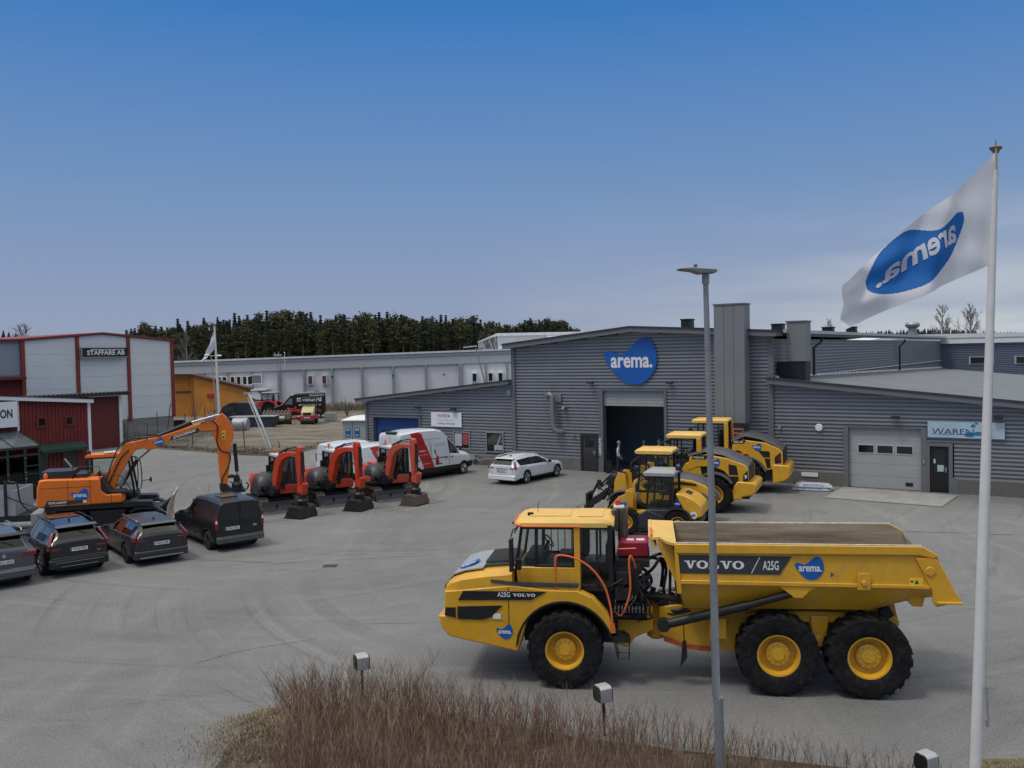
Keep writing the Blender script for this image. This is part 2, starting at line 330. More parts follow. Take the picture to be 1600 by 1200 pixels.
# gravel yard: gently uneven sheet whose near edge follows the asphalt
edge=[(-70,84),(-45,77),(-33,72.5),(-29,70),(-24.2,67.0),(-20,63.8),(-17.2,62.4),(-15.6,63.5),(-14.6,67),(-13.2,70.5),(-12.2,73.5)]
def edge_y(x):
    for (x0,y0),(x1,y1) in zip(edge,edge[1:]):
        if x0<=x<=x1: return y0+(y1-y0)*(x-x0)/(x1-x0)
    return edge[-1][1]+(x-edge[-1][0])*1.5 if x>edge[-1][0] else edge[0][1]
vs=[];fs=[];nx,ny=150,110; X0,X1=-70,9
for j in range(ny+1):
    for i in range(nx+1):
        x=X0+(X1-X0)*i/nx; ye=edge_y(x)+.5*mn.noise(Vector((x*.8,0,3))); y=ye+(118-ye)*(j/ny)**1.6
        dd=y-ye; rim=min(1,dd/.8)
        z=.006+rim*(.10+.16*mn.noise(Vector((x*.28,y*.28,1)))+.08*mn.noise(Vector((x*1.1,y*1.1,5)))+ (.22*math.exp(-((dd-1.6)/1.2)**2)*(.6+.6*mn.noise(Vector((x*.5,0,9)))) if x<-15 else 0))
        if x>-14: z=.006+rim*.03
        vs.append((x,y,max(.006,z)))
for j in range(ny):
    for i in range(nx):
        k=j*(nx+1)+i; fs.append((k,k+1,k+nx+2,k+nx+1))
g=B(); g.add(vs,fs); tag(g.done('gravel_yard',ground_mat('gravel ground',(.085,.072,.055),(.155,.135,.105),(.25,.225,.185)),smooth=60),kind='structure')
# cracks and seams in the asphalt
cr=mat('crack filler',(.045,.045,.045),.9)
def crack(pts,wd,amp=.05,seed=0,name='asphalt_crack'):
    b=B(); rg=random.Random(seed); P=[]
    for (x0,y0),(x1,y1) in zip(pts,pts[1:]):
        for k in range(24): P.append((x0+(x1-x0)*k/24+rg.uniform(-amp,amp),y0+(y1-y0)*k/24+rg.uniform(-amp,amp)))
    vs=[]
    for i,(x,y) in enumerate(P):
        a=P[max(0,i-1)];c=P[min(len(P)-1,i+1)]; dx,dy=c[0]-a[0],c[1]-a[1]; l=math.hypot(dx,dy) or 1; w_=wd*rg.uniform(.2,1)
        vs+=[(x-dy/l*w_,y+dx/l*w_,.004),(x+dy/l*w_,y-dx/l*w_,.004)]
    b.add(vs,[(2*i,2*i+1,2*i+3,2*i+2) for i in range(len(P)-1)])
    tag(b.done(name,cr),kind='structure')
crack([(-7.2,19.8),(-6.4,20.6),(-4.8,21.4)],.014,.02,1); crack([(-12.4,38.8),(-9,42.1),(-4.3,38.5)],.03,.08,2); crack([(-3.9,22.5),(-1.9,22.5),(-1,23.2)],.01,.02,3)
crack([(2.4,38.2),(4.2,42.8),(7,43.6)],.04,.06,4); crack([(11,33.5),(18,31.5)],.05,.05,5); crack([(-14,31),(-8,29.5),(-2.5,30.2)],.02,.06,6)
# ================= the grey workshop (one building: hall, two wings, rear)
O_=(13.1,45.3,0); YAW=R(-33)
CG=mat('corrugated grey steel',(.27,.275,.285),.45,metal=.25,var=.07,scale=.6,dirt=.12,dcol=(.16,.15,.14))
TRIM=mat('grey trim',(.15,.155,.165),.5,metal=.2,var=.06); DUCT=mat('grey duct cladding',(.20,.205,.21),.5,metal=.2,var=.06,scale=.8)
ROOFD=mat('dark roof felt',(.035,.036,.04),.8,var=.2,scale=2); ROOFG=mat('grey roof sheet',(.15,.16,.175),.75,var=.10,scale=.35,dirt=.3,dcol=(.10,.10,.10))
PLN=mat('exposed aggregate plinth',(.14,.132,.122),.9,var=.35,scale=30,bump=.6,bscale=60,dirt=.2,dcol=(.07,.065,.06)); PLS=mat('smooth plinth',(.14,.138,.132),.85,var=.15,scale=2)
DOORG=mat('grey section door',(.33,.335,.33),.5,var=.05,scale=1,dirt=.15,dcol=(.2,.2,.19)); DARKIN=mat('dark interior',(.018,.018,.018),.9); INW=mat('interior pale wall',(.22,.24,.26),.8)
BLUED=mat('blue section door',(.012,.05,.19),.45,var=.08); CONC=mat('concrete slab',(.27,.265,.25),.85,var=.15,scale=1.2,dirt=.3,dcol=(.13,.125,.115),bump=.2)
WB=thing('industrial_building','grey corrugated steel workshop with big blue emblem over its open door','workshop',O_,YAW)
PIT=.185
def corr(b,spans,z0,z1,y=0,axis='x',sgn=1):
    # trapezoid profile sheet, spans(z)->[(a,b)...]
    z=z0; prof=[]; 
    while z<z1-1e-6:
        for dz,off in ((0,.0),(.092,.0),(.097,.10),(.178,.10)):
            if z+dz<z1: prof.append((z+dz,off))
        z+=PIT
    prof.append((z1,0))
    for (za,oa),(zb,ob) in zip(prof,prof[1:]):
        for a0,a1 in spans((za+zb)/2):
            if a1-a0<.01: continue
            if axis=='x': b.add([(a0,y+oa,za),(a1,y+oa,za),(a1,y+ob,zb),(a0,y+ob,zb)],[(0,1,2,3)])
            else: b.add([(y-oa*sgn,a0,za),(y-oa*sgn,a1,za),(y-ob*sgn,a1,zb),(y-ob*sgn,a0,zb)],[(0,1,2,3)])
def cut(spans,holes):
    def f(z):
        s=spans(z)
        for h0,h1,hz0,hz1 in holes:
            if hz0<=z<=hz1:
                n_=[]
                for a,b_ in s:
                    if h1<=a or h0>=b_: n_.append((a,b_)); continue
                    if a<h0: n_.append((a,h0))
                    if h1<b_: n_.append((h1,b_))
                s=n_
        return s
    return f
XR=-7.57; ZR=7.86
def zg(x): return ZR-(XR-x)*.0935 if x<XR else ZR-(x-XR)*.058   # hall roof underside
def zl(x): return 5.02+(x+15.48)*.0985
def zr(x,y=0): return 5.24-.096*x-.0145*y
def hs(z):
    a=max(-15.4,XR-(ZR-z)/.0935+.0); b_=min(-.02,XR+(ZR-z)/.058)
    return [(a,b_)] if b_>a else []
b=B()
corr(b,cut(hs,[(-9.62,-5.75,0,4.68),(-10.98,-9.9,0,2.1),(-15.5,-9.9,0,.72),(-5.8,0,0,.7)]),0.7,ZR)
b.done('wall',CG,WB)
b=B(); corr(b,cut(lambda z:[(max(-27.3,-15.48-(5.0-z)/.0985),-15.5)] if z<5.0 else [],[(-26.8,-22.75,0,2.84),(-20.1,-18.8,.9,2.02),(-17.62,-16.28,.78,2.08)]),.56,4.98); b.done('wall',CG,WB)
b=B(); corr(b,cut(lambda z:[(.03,min(22,(5.2-z)/.096))] if z<5.2 else [],[(3.5,7.15,0,2.98),(7.15,8.3,0,2.22),(8.2,8.35,0,2.2)]),.66,5.16); b.done('wall',CG,WB)
b=B(); corr(b,lambda z:[(0.02,60.2)],3.9,7.28,0,'y',1); b.done('wall',CG,WB)      # long side above the low roof
b=B(); corr(b,cut(lambda z:[(0,32)],[(2.7,5.0,4.75,5.6),(6.9,9.3,4.75,5.6)]),2.0,7.0,60.2); b.done('wall',mat('blue grey corrugated steel',(.17,.19,.24),.5,metal=.2,var=.06),WB)
for x0 in (2.75,6.95):
    w_=B().bx(x0,x0+2.3,60.1,60.3,4.75,5.6); f=w_.done('window',GALV,WB); B().bx(x0+.12,x0+2.18,60.06,60.2,4.87,5.48).done('pane',GLW,f)
b=B().bx(0,32,59.9,60.9,6.98,7.4); b.done('rear_fascia',WHM,WB)
# outer walls that close the volumes
b=B(); b.bx(-15.4,-15.3,.2,61,0,7.0); b.bx(-27.35,-27.25,.05,26,0,3.75); b.bx(-27.3,-15.4,25.9,26,0,3.8); b.bx(22,22.1,0,60,0,3.0); b.bx(-15.4,0,60.9,61,0,7.2); b.done('wall_cladding',CG,WB)
# interior of the hall behind the open door
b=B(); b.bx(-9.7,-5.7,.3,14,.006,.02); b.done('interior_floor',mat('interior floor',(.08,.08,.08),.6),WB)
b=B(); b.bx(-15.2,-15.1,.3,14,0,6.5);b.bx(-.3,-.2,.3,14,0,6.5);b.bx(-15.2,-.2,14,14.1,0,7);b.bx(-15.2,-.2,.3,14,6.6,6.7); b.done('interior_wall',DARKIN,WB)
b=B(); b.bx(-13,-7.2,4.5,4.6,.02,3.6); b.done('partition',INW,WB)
# plinths
b=B(); b.bx(-15.42,-10.98,-.03,.1,0,.70); b.bx(-5.75,.0,-.03,.1,0,.70); b.bx(-9.9,-9.66,-.03,.1,0,.7); b.bx(-27.3,-15.5,-.03,.1,0,.56); b.done('plinth',PLS,WB)
b=B(); b.bx(.2,3.5,-.05,.1,0,.66); b.bx(8.5,22,-.05,.1,0,.66); b.done('plinth',PLN,WB)
# posts, fascias, roofs
b=B(); b.bx(-15.62,-15.38,-.07,.12,0.0,zg(-15.4)); b.bx(-.14,.14,-.09,.12,0,zr(0)-.05); b.bx(-.14,.14,-.05,.12,zr(0),zg(0)); b.bx(-27.42,-27.22,-.06,.12,0,3.7); b.done('corner_post',TRIM,WB)
b=B(); th=.16
b.prism([(-15.95,zg(-15.95)),(XR,ZR),(.42,zg(.42)),(.42,zg(.42)+.24),(XR,ZR+.24),(-15.95,zg(-15.95)+.24)],-.5,-.44,'y'); b.done('fascia',TRIM,WB)
b=B(); b.prism([(-15.98,zg(-15.98)+.24),(XR,ZR+.24),(.45,zg(.45)+.24),(.45,zg(.45)+.33),(XR,ZR+.33),(-15.98,zg(-15.98)+.33)],-.54,61.2,'y'); b.done('roof',ROOFD,WB)
b=B(); b.prism([(-15.9,zg(-15.9)+.02),(XR,ZR+.02),(.38,zg(.38)+.02),(.38,zg(.38)+.235),(XR,ZR+.235),(-15.9,zg(-15.9)+.235)],-.43,61,'y'); b.done('soffit',TRIM,WB)
b=B(); b.bx(.46,.62,.6,61.0,zg(.45)+.18,zg(.45)+.36); b.done('gutter',mat('light roof edge',(.42,.42,.42),.6),WB)
b=B(); b.prism([(-27.95,zl(-27.95)-.05),(-15.62,zl(-15.62)-.02),(-15.62,zl(-15.62)+.17),(-27.95,zl(-27.95)+.14)],-.45,-.4,'y'); b.done('fascia',TRIM,WB)
b=B(); b.prism([(-28.0,zl(-28)+.14),(-15.62,zl(-15.62)+.17),(-15.62,zl(-15.62)+.25),(-28.0,zl(-28)+.22)],-.48,26.4,'y'); b.done('roof',ROOFD,WB)
b=B(); b.prism([(-27.9,zl(-27.9)-.03),(-15.62,zl(-15.62)),(-15.62,zl(-15.62)+.16),(-27.9,zl(-27.9)+.13)],-.39,26.2,'y'); b.done('soffit',TRIM,WB)
def rslab(n,x0,x1,y0,y1,a,c,m):
    b=B(); P=[(x,y) for x,y in ((x0,y0),(x1,y0),(x1,y1),(x0,y1))]
    b.add([(x,y,zr(x,y)+a) for x,y in P]+[(x,y,zr(x,y)+c) for x,y in P],[(0,3,2,1),(4,5,6,7),(0,1,5,4),(1,2,6,5),(2,3,7,6),(3,0,4,7)]); return b.done(n,m,WB)
rslab('fascia',-.12,22.4,-.42,-.36,-.22,.02,TRIM); rslab('roof_edge',-.14,22.5,-.46,-.1,.022,.10,ROOFD); rslab('roof',-.02,22.4,-.35,60.1,-.12,.021,ROOFG)
b=B(); b.bx(.05,.16,.2,60,5.2,5.24)
for k in range(60): y=.6+k; b.bx(.03,.14,y,y+.82,zr(0,y)+.03,zr(0,y)+.16)
b.done('roof_flashing',WHM,WB)
for y in (8.3,35.5):
    b=B(); b.tube([(.5,y,7.35),(.45,y,7.15),(.2,y-.7,6.8),(.2,y-.7,zr(0,y)+.1)],.075,10); b.done('downpipe',BLKM,WB,smooth=40)
# ducts and roof cowls
b=B(); b.bx(-2.62,-1.03,-.95,-.06,3.05,9.05); b.done('duct_casing',DUCT,WB,bevel=.01)
b=B(); b.bx(-2.66,-.99,-.99,-.02,9.05,9.12); b.bx(-2.11,-2.095,-.965,-.95,3.05,9.05);b.bx(-1.6,-1.585,-.965,-.95,3.05,9.05); b.done('duct_cap',TRIM,WB)
b=B(); b.bx(.55,1.5,.9,1.9,6.12,8.12); b.done('duct_casing',DUCT,WB,bevel=.01)
b=B(); b.bx(.5,1.55,.85,1.95,8.12,8.18); b.done('duct_cap',TRIM,WB)
b=B(); b.bx(.02,1.48,.95,1.85,zr(1)-.1,6.1); b.done('duct_base',BLK,WB)
for x,y,z in ((-7.75,8,8.7),(-2.05,8,8.2),(1.0-1.6,14,8.05),(-.9,22,8.2)):
    f=B().bx(x-.32,x+.32,y,y+.6,zg(x)+.3,z).done('roof_vent',mat('black sheet metal',(.03,.03,.033),.45,metal=.4),WB); B().bx(x-.36,x+.36,y-.04,y+.64,z,z+.07).done('cap',BLKM,f)
b=B(); b.lathe([(.5,0),(.5,.3),(.42,.32),(.42,.85),(.62,.95),(.72,1.2),(.6,1.4),(.25,1.45)],(-1.5,52,7.75),'z',16); b.done('roof_cowl',GALV,WB,smooth=40)
# emblem on the gable
b=B(); logo(WB,(-9.36,-.06,4.97),(3.18,0,0),(0,0,2.55),(0,-1,0),.03)
# main door
b=B(); b.bx(-9.78,-9.52,-.06,.35,0,4.72);b.bx(-5.82,-5.66,-.06,.35,0,4.72);b.bx(-9.52,-5.82,-.06,.35,4.62,4.72); b.done('door_frame',TRIM,WB)
b=B(); b.bx(-9.52,-5.82,.14,.20,3.76,4.62); 
for k in range(1,5): b.bx(-9.52,-5.82,.13,.14,3.76+k*.172-.006,3.76+k*.172+.006)
b.done('roller_door',DOORG,WB)
def pdoor(x0,x1,z1,m,gx0,gx1,gz0,gz1):
    d=B().bx(x0,x1,.0,.06,.04,z1).done('door',m,WB,bevel=.008); B().bx(gx0,gx1,-.012,-.002,gz0,gz1).done('pane',GLW,d)
    hx=x1-.12; h=B(); h.bx(hx-.03,hx+.03,-.03,-.002,.95,1.2); h.bx(hx-.12,hx+.02,-.06,-.03,1.06,1.09); h.done('handle',STEEL,d); return d
b=B(); b.bx(-11.0,-10.88,-.05,.1,0,2.12);b.bx(-9.98,-9.88,-.05,.1,0,2.12);b.bx(-10.88,-9.98,-.05,.1,2.02,2.12); b.done('door_frame',DGR,WB)
pdoor(-10.88,-9.98,2.02,mat('brown black door',(.04,.035,.032),.4),-10.7,-10.15,1.1,1.9)
for k in range(8):
    pass
b=B().glyph('VERKSTAD',(-9.8,-.07,.95),(0,0,1.0),(.17,0,0),(0,-1,0),0,.02,.02); b.done('vertical_lettering',LTW,WB)
# wall heat exchanger pipe
b=B(); b.tube([(-12.95,-.35,4.15),(-12.93,-.42,4.32),(-12.8,-.42,4.42),(-12.62,-.42,4.3),(-12.6,-.42,4.05),(-12.58,-.42,2.6),(-12.5,-.42,2.35),(-12.3,-.3,2.22),(-12.15,-.05,2.2)],.155,12)
b.tube([(-11.95,-.02,3.62),(-11.95,-.25,3.62),(-11.97,-.3,3.5)],.11,10); b.tube([(-11.4,-.02,2.05),(-11.4,-.2,1.98)],.06,8)
b.done('exhaust_pipe',mat('dull zinc duct',(.20,.21,.22),.5,metal=.3,var=.2,scale=5),WB,smooth=60)
for z in (4.0,3.3,2.7):
    pass
B().bx(-12.85,-12.2,-.1,-.0,3.95,4.4).done('pipe_plate',DUCT,WB)
for x,z in ((-10.2,5.05),(-5.4,5.05),(-24.0+1.2,3.45),(-19.9,3.4),(5.9,3.45),(10.15,3.5)):
    f=B().bx(x-.18,x+.18,-.35,-.1,z-.03,z+.06); f.bx(x-.04,x+.04,-.12,0,z-.05,z+.02); f.done('wall_lamp',BLKM,WB,bevel=.01)
# left wing: blue door, toyota sign, windows
b=B(); b.bx(-26.86,-26.7,-.06,.3,0,2.88);b.bx(-22.82,-22.68,-.06,.3,0,2.88);b.bx(-26.7,-22.82,-.06,.3,2.76,2.88); b.done('door_frame',TRIM,WB)
d=B().bx(-26.7,-22.82,.2,.25,0,2.76).done('blue_door',BLUED,WB)
for k in range(4): x=-26.2+k*.88; B().bx(x,x+.62,.17,.19,1.45,1.9).done('pane',GLW,d)
f=B().bx(-21.76,-19.38,-.1,-.02,2.28,3.18).done('sign_board',WHT,WB)
b=B().glyph('TOYOTA',(-21.25,-.1,2.86),(1.0,0,0),(0,0,.2),(0,-1,0),0,.02,.006); b.bx(-21.25,-19.9,-.106,-.1,2.70,2.715,1); b.glyph('MATERIAL HANDLING',(-21.25,-.1,2.42),(1.35,0,0),(0,0,.12),(0,-1,0),1,.0,.006); b.done('lettering',[mat('toyota red lettering',(.35,.02,.03),.5),LTD],f)
def win(x0,x1,z0,z1,blind=False):
    f=B(); t=.06
    f.bx(x0,x1,-.04,.05,z1-t,z1);f.bx(x0,x1,-.06,.05,z0,z0+t);f.bx(x0,x0+t,-.04,.05,z0+t,z1-t);f.bx(x1-t,x1,-.04,.05,z0+t,z1-t)
    f=f.done('window',GALV,WB); B().bx(x0+t,x1-t,.02,.03,z0+t,z1-t).done('pane',GLW,f); return f
f=win(-17.6,-16.3,.8,2.06); b=B(); b.add([(-17.0,.005,.9),(-16.5,.005,1.95),(-16.45,.005,1.95),(-16.9,.005,.9)],[(0,1,2,3)]); b.bx(-17.0,-16.4,.0,.015,.95,1.25); b.done('curtain',mat('curtain cloth',(.4,.4,.42),.9),f)
f=win(-20.1,-18.82,.9,2.0); b=B(); b.bx(-19.35,-18.95,.0,.012,1.2,1.95); b.done('notice',mat('red notice',(.35,.06,.07),.6),f); B().bx(-20.0,-19.45,.0,.012,1.1,1.9).done('notice',mat('pale notice',(.4,.42,.43),.6),f)
B().bx(-15.95,-15.7,-.08,-.01,4.28,4.62).done('wall_box',GALV,WB)
b=B(); b.cb((-18.45,-.15,.45),(.3,.2,.3)); b.tube([(-18.3,-.15,.45),(-18.0,-.18,.25),(-17.6,-.15,.4),(-16.4,-.15,.42)],.03,8); b.done('hose_box',GALV,WB,smooth=40)
# right wing: section door, entrance door, sign
b=B(); b.bx(3.5,3.74,-.07,.3,0,3.0);b.bx(6.97,7.22,-.07,.3,0,3.0);b.bx(3.74,6.97,-.07,.3,2.92,3.0); b.done('door_frame',TRIM,WB)
b=B()
for k in range(5): b.bx(3.74,6.97,.12,.17,.02+k*.58,.02+k*.58+.572)
d=b.done('section_door',DOORG,WB,bevel=.006)
for k in range(3):
    x=4.18+k*.86; f=B(); f.bx(x-.05,x+.73,.10,.125,1.66,2.12); f=f.done('window',mat('pale frame',(.45,.45,.44),.5),d)
    f.matrix_parent_inverse.identity(); B().bx(x,x+.68,.085,.1,1.72,2.06).done('pane',GLW,f) if False else None
    B().bx(x,x+.68,.088,.099,1.72,2.06).done('pane',GLW,d)
B().bx(6.28,6.6,.10,.118,.2,.36).done('flap',BLK,d)
b=B(); b.bx(7.22,7.34,-.06,.1,0,2.3);b.bx(8.14,8.5,-.06,.1,0,.72);b.bx(8.14,8.3,-.06,.1,.72,2.3);b.bx(7.34,8.14,-.06,.1,2.14,2.3); b.done('door_frame',TRIM,WB)
d=pdoor(7.34,8.14,2.12,mat('black door',(.012,.012,.014),.3),7.52,7.98,.95,1.98)
b=B(); b.bx(7.66,7.93,-.02,-.013,.98,1.28); b.bx(7.5,7.58,-.02,-.013,1.35,1.55); b.done('notice',mat('pale green notice',(.42,.52,.50),.6),d)
f=B().bx(7.27,10.4,-.12,-.03,2.56,3.29).done('sign_board',mat('pale blue sign',(.38,.50,.58),.4,var=.12,scale=.8),WB)
b=B(); b.glyph('WAREN',(7.45,-.12,2.72),(1.72,0,0),(0,0,.26),(0,-1,0),0,0,.006)
for x in (7.43,7.68,7.86,8.05,8.22,8.42,8.58,8.98): 
    b.bx(x,x+.14,-.131,-.129,2.715,2.732)
b.done('lettering',mat('navy lettering',(.02,.05,.14),.5),f)
b=B()
for k,(x,z,r,sx) in enumerate(((9.0,2.68,.16,1.6),(9.35,2.74,.13,2),(9.7,2.68,.12,2.2),(9.15,3.1,.10,1.2),(9.28,3.22,.06,1.6))): 
    b.add([(x+r*sx*math.cos(t*PI/8)*.8,-.126-.001*k,z+r*math.sin(t*PI/8)*(1 if t<9 else .4)) for t in range(16)],[tuple(range(16))])
b.done('wave_emblem',mat('sea blue print',(.03,.17,.33),.4,var=.5,scale=4),f)
b=B(); b.lathe([(.001,-.12),(.16,-.11),(.19,-.05),(.19,-.02)],(2.36,0,2.86),'y',20); b.done('round_wall_lamp',WHT,WB,smooth=50)
B().bx(.36,.5,-.12,-.02,2.72,2.9).done('wall_box',GALV,WB); B().bx(1.5,2.3,-.09,-.05,.42,.62).done('wall_plate',WHM,WB)
b=B(); b.cb((7.1,-.1,1.4),(.08,.06,.14)); b.done('card_reader',GALV,WB)
# concrete apron
b=B(); b.prism([(14.0,40.2),(17.9,37.3),(19.85,39.9),(15.9,43.1)],0,.05,'z'); tag(b.done('concrete_apron',CONC,bevel=.015),kind='structure')
# ================= articulated hauler (local: x forward, y left = camera side, z up; origin under the front axle)
H=thing('articulated_hauler','big yellow articulated dump truck with brown tipper body standing broadside by the hedge','dump truck',(1.1525,19.197,0),R(171.5))
def pair(fn):
    for s in (1,-1): fn(s)
for s in (1,-1):
    tread_wheel(H,(0,s*1.13,.775),.775,.60,.40,YEL,s,20,48)
    for x in (-4.17,-5.86): tread_wheel(H,(x,s*1.13,.80),.80,.60,.42,YEL,s,20,48)
# hood
rings=[]
for x,wd,zb,zs,zt in ((2.53,.98,1.36,1.88,1.92),(2.47,1.14,1.36,1.99,2.03),(2.34,1.21,1.36,2.09,2.14),(2.1,1.245,1.36,2.17,2.22),(1.6,1.255,1.36,2.25,2.29),(1.06,1.26,1.36,2.30,2.34)):
    rings.append([(x,-wd,zb),(x,-wd,zs-.25),(x,-wd*.985,zs-.04),(x,-wd*.93,zs),(x,-wd*.45,zt),(x,0,zt+.02),(x,wd*.45,zt),(x,wd*.93,zs),(x,wd*.985,zs-.04),(x,wd,zs-.25),(x,wd,zb)])
B().loft(rings).done('hood',YEL,H,smooth=35)
b=B(); b.loft([[(x,-.86*k,z-.0),(x,-.86*k,z+dz),(x,.86*k,z+dz),(x,.86*k,z)] for x,k,z,dz in ((2.50,.9,1.99,.02),(2.34,1,2.155,.022),(2.1,1,2.235,.025),(1.72,1,2.29,.03))]); b.done('hood_panel',mat('grey hood panel',(.30,.32,.33),.45,var=.06),H,smooth=50)
g=B()
for k in range(16): x=1.70-k*.038; z=2.345+.05*(k/16); g.cb((x,.0,z+.03),(.018,1.25,.025),0)
g.cb((1.38,0,2.335),(.66,1.4,.05),0,ry=.07); g.done('engine_grille',ANTI,H)
logo(H,(2.34,.72,2.195),(-.40,-.14,.125),(-.05,-.50,.015),(.28,0,.96),.010)
b=B()
for k in range(5): b.bx(2.53,2.56,-.85,.85,1.45+k*.10,1.50+k*.10)
b.bx(2.50,2.535,-.9,.9,1.4,1.95); b.done('front_grille',BLK,H)
# side panel, bumper, fenders
for s in (1,-1):
    arc=[(1.02*math.cos(t)*.97,.74+1.0*math.sin(t)) for t in [R(a) for a in range(158,15,-9)]]
    poly=[(2.47,1.38),(2.47,1.9),(1.06,2.05),(.37,1.97),(-.28,1.96),(-.58,1.83),(-.86,1.52),(-1.03,1.12)]+arc+[(.98,.98),(1.2,1.3)]
    B().prism(poly,s*1.02,s*1.275,'y').done('fender',YEL,H,bevel=.018)
    B().prism([(1.06*math.cos(R(a)),.76+1.02*math.sin(R(a))) for a in range(4,177,8)]+[(.93*math.cos(R(a)),.76+.93*math.sin(R(a))) for a in range(176,3,-8)],s*.98,s*1.262,'y').done('fender_liner',BLK,H) if False else None
    arc2=[(1.0*math.cos(R(a)),.76+.985*math.sin(R(a))) for a in range(2,166,6)]; arc3=[(.955*math.cos(R(a)),.76+.95*math.sin(R(a))) for a in range(162,1,-6)]
    B().prism(arc2+arc3,s*.7,s*1.285,'y').done('fender_liner',BLK,H)
b=B(); b.prism([(2.62,1.40),(2.56,1.18),(2.4,.97),(.96,.69),(.86,1.0),(.80,1.24),(1.0,1.36),(2.44,1.40)],-1.27,1.27,'y'); b.done('bumper',YEL,H,bevel=.03)
b=B(); b.bx(.9,2.3,-.9,.9,1.0,1.5); b.bx(-1.05,.9,-.7,.7,.75,1.9); b.done('engine_bay',BLKM,H)
b=B(); b.tube([(2.0,.0,.78),(-1.2,0,.78)],.16,12); b.tube([(0,-.9,.775),(0,.9,.775)],.17,14); b.done('axle',BLKM,H,smooth=50)
Y=1.278
b=B(); b.prism([(2.18,1.735),(2.07,1.925),(.36,1.94),(.66,1.77)],Y,Y+.014,'y'); b.done('side_grille',BLK,H)
b=B(); b.prism([(2.20,1.345),(2.20,1.60),(1.27,1.64),(1.50,1.40),(1.68,1.34)],Y,Y+.014,'y'); b.done('side_vent',BLK,H)
b=B(); b.prism([(2.24,1.37),(2.24,1.58),(2.45,1.575),(2.47,1.42)],Y-.02,Y+.014,'y'); b.prism([(1.3,1.36),(1.3,1.47),(1.46,1.47),(1.46,1.36)],Y,Y+.01,'y',1); b.done('headlight_side',[BLK,WHM],H)
b=B(); slab(b,'VOLVO',(1.04,Y+.014,1.835),(-.46,0,0),(0,0,.06),(0,1,0)); b.glyph('A25G',(1.36,Y+.014,1.82),(-.26,0,0),(0,0,.10),(0,1,0),0,.012,.004); b.done('lettering',LTW,H)
for x in (1.13,): B().bx(x,x+.012,Y-.002,Y+.004,1.2,2.02).done('panel_gap',BLK,H)
B().bx(.94,1.0,Y-.004,Y+.01,1.62,1.70).done('latch',YEL,H) if False else None
logo(H,(1.40,1.272,.95),(-.34,0,0),(0,0,.30),(0,1,0),.008)
# cab ledge with tread plate
b=B(); b.bx(-.32,1.06,.85,1.22,1.94,2.03); b.done('ledge',YEL,H,bevel=.02)
b=B()
for k in range(40): b.bx(1.52-k*.045,1.545-k*.045,.96,1.235,2.03 if k>11 else 2.03,2.052)
b.bx(-.3,1.06,.97,1.23,2.031,2.042); b.prism([(1.5,2.17),(1.5,2.11),(1.06,2.05),(-.3,2.05),(-.3,2.10),(1.06,2.13)],1.262,1.272,'y'); b.done('tread_plate',ANTI,H)
# cab
cabF=YEL
b=B(); b.bx(-.30,1.0,-.7,.95,1.95,2.36); b.done('cab',YEL,H,bevel=.02); b=B(); b.bx(-.98,-.302,-.7,.90,1.85,2.0); b.bx(-.9,-.31,-.6,.2,2.0,2.3); b.done('cab_rear_base',BLKM,H,bevel=.02)
b=B(); 
def post(b,p0,p1,w=.07,d=.07,m=0): b.loft([[(p[0]-w/2,p[1]-d/2,p[2]),(p[0]+w/2,p[1]-d/2,p[2]),(p[0]+w/2,p[1]+d/2,p[2]),(p[0]-w/2,p[1]+d/2,p[2])] for p in (p0,p1)],m)
for y in (.91,-.40):
    post(b,(1.02,y,2.30),(.88,y,3.24),.06,.06); post(b,(.60,y,2.36),(.58,y,3.24),.07,.06); post(b,(-.95,y,1.9),(-.92,y,3.24),.10,.08); post(b,(-.66,y,1.95),(-.66,y,3.24),.05,.05)
    b.bx(-.16,.58,y-.02,y+.03,2.34,2.41); b.bx(-.16,.9,y-.02,y+.03,3.14,3.24); b.bx(-.95,-.3,y-.02,y+.03,3.14,3.24); b.bx(-.22,-.16,y-.02,y+.03,2.34,3.24)
b.bx(.98,1.04,-.42,.93,2.28,2.36); b.bx(.84,.92,-.42,.93,3.16,3.24); b.done('cab_frame',BLK,H,bevel=.008)
b=B()
for y in (.92,-.57): post(b,(-.26,y,1.95),(-.25,y,3.24),.12,.07)
b.done('door_pillar',YEL,H,bevel=.01)
# roof
rr=[]
for x,k,z0,z1 in ((1.04,.86,3.22,3.27),(.98,.95,3.19,3.31),(.86,.985,3.19,3.34),(-.80,1,3.19,3.35),(-.94,.98,3.19,3.33),(-1.01,.93,3.21,3.28)):
    a=.96*k; f_=.46; rr.append([(x,-a*f_,z0),(x,-a*f_,z1-.07),(x,-a*f_*.9,z1),(x,0,z1+.02),(x,a*.93,z1),(x,a,z1-.07),(x,a,z0)])
B().loft(rr).done('cab_roof',YELP,H,smooth=40)
b=B(); b.bx(-.1,.75,-.25,.6,3.352,3.372); b.bx(-.78,-.25,-.28,.66,3.357,3.377); b.done('roof_hatch',YELP,H,bevel=.01)
b=B(); b.tube([(-.3,.975,3.205),(.85,.975,3.205),(1.03,.90,3.23),(1.07,.6,3.27),(1.07,-.2,3.26),(1.03,-.40,3.23)],.018,8); b.done('roof_rail',HAND,H,smooth=60)
b=B(); b.prism([(.85,3.19),(.85,3.22),(1.1,3.25),(1.1,3.22)],-.4,.8,'y'); b.done('sun_visor',BLK,H)
def quad(b,p,m=0): b.add(p,[(0,1,2,3)],m)
b=B()
for y in (.915,-.405):
    quad(b,[(.56,y,2.4),(-.18,y,2.4),(-.18,y,3.16),(.54,y,3.16)]); quad(b,[(.98,y,2.36),(.64,y,2.36),(.62,y,3.18),(.86,y,3.18)]); 
b.done('cab_glass',GLS,H)
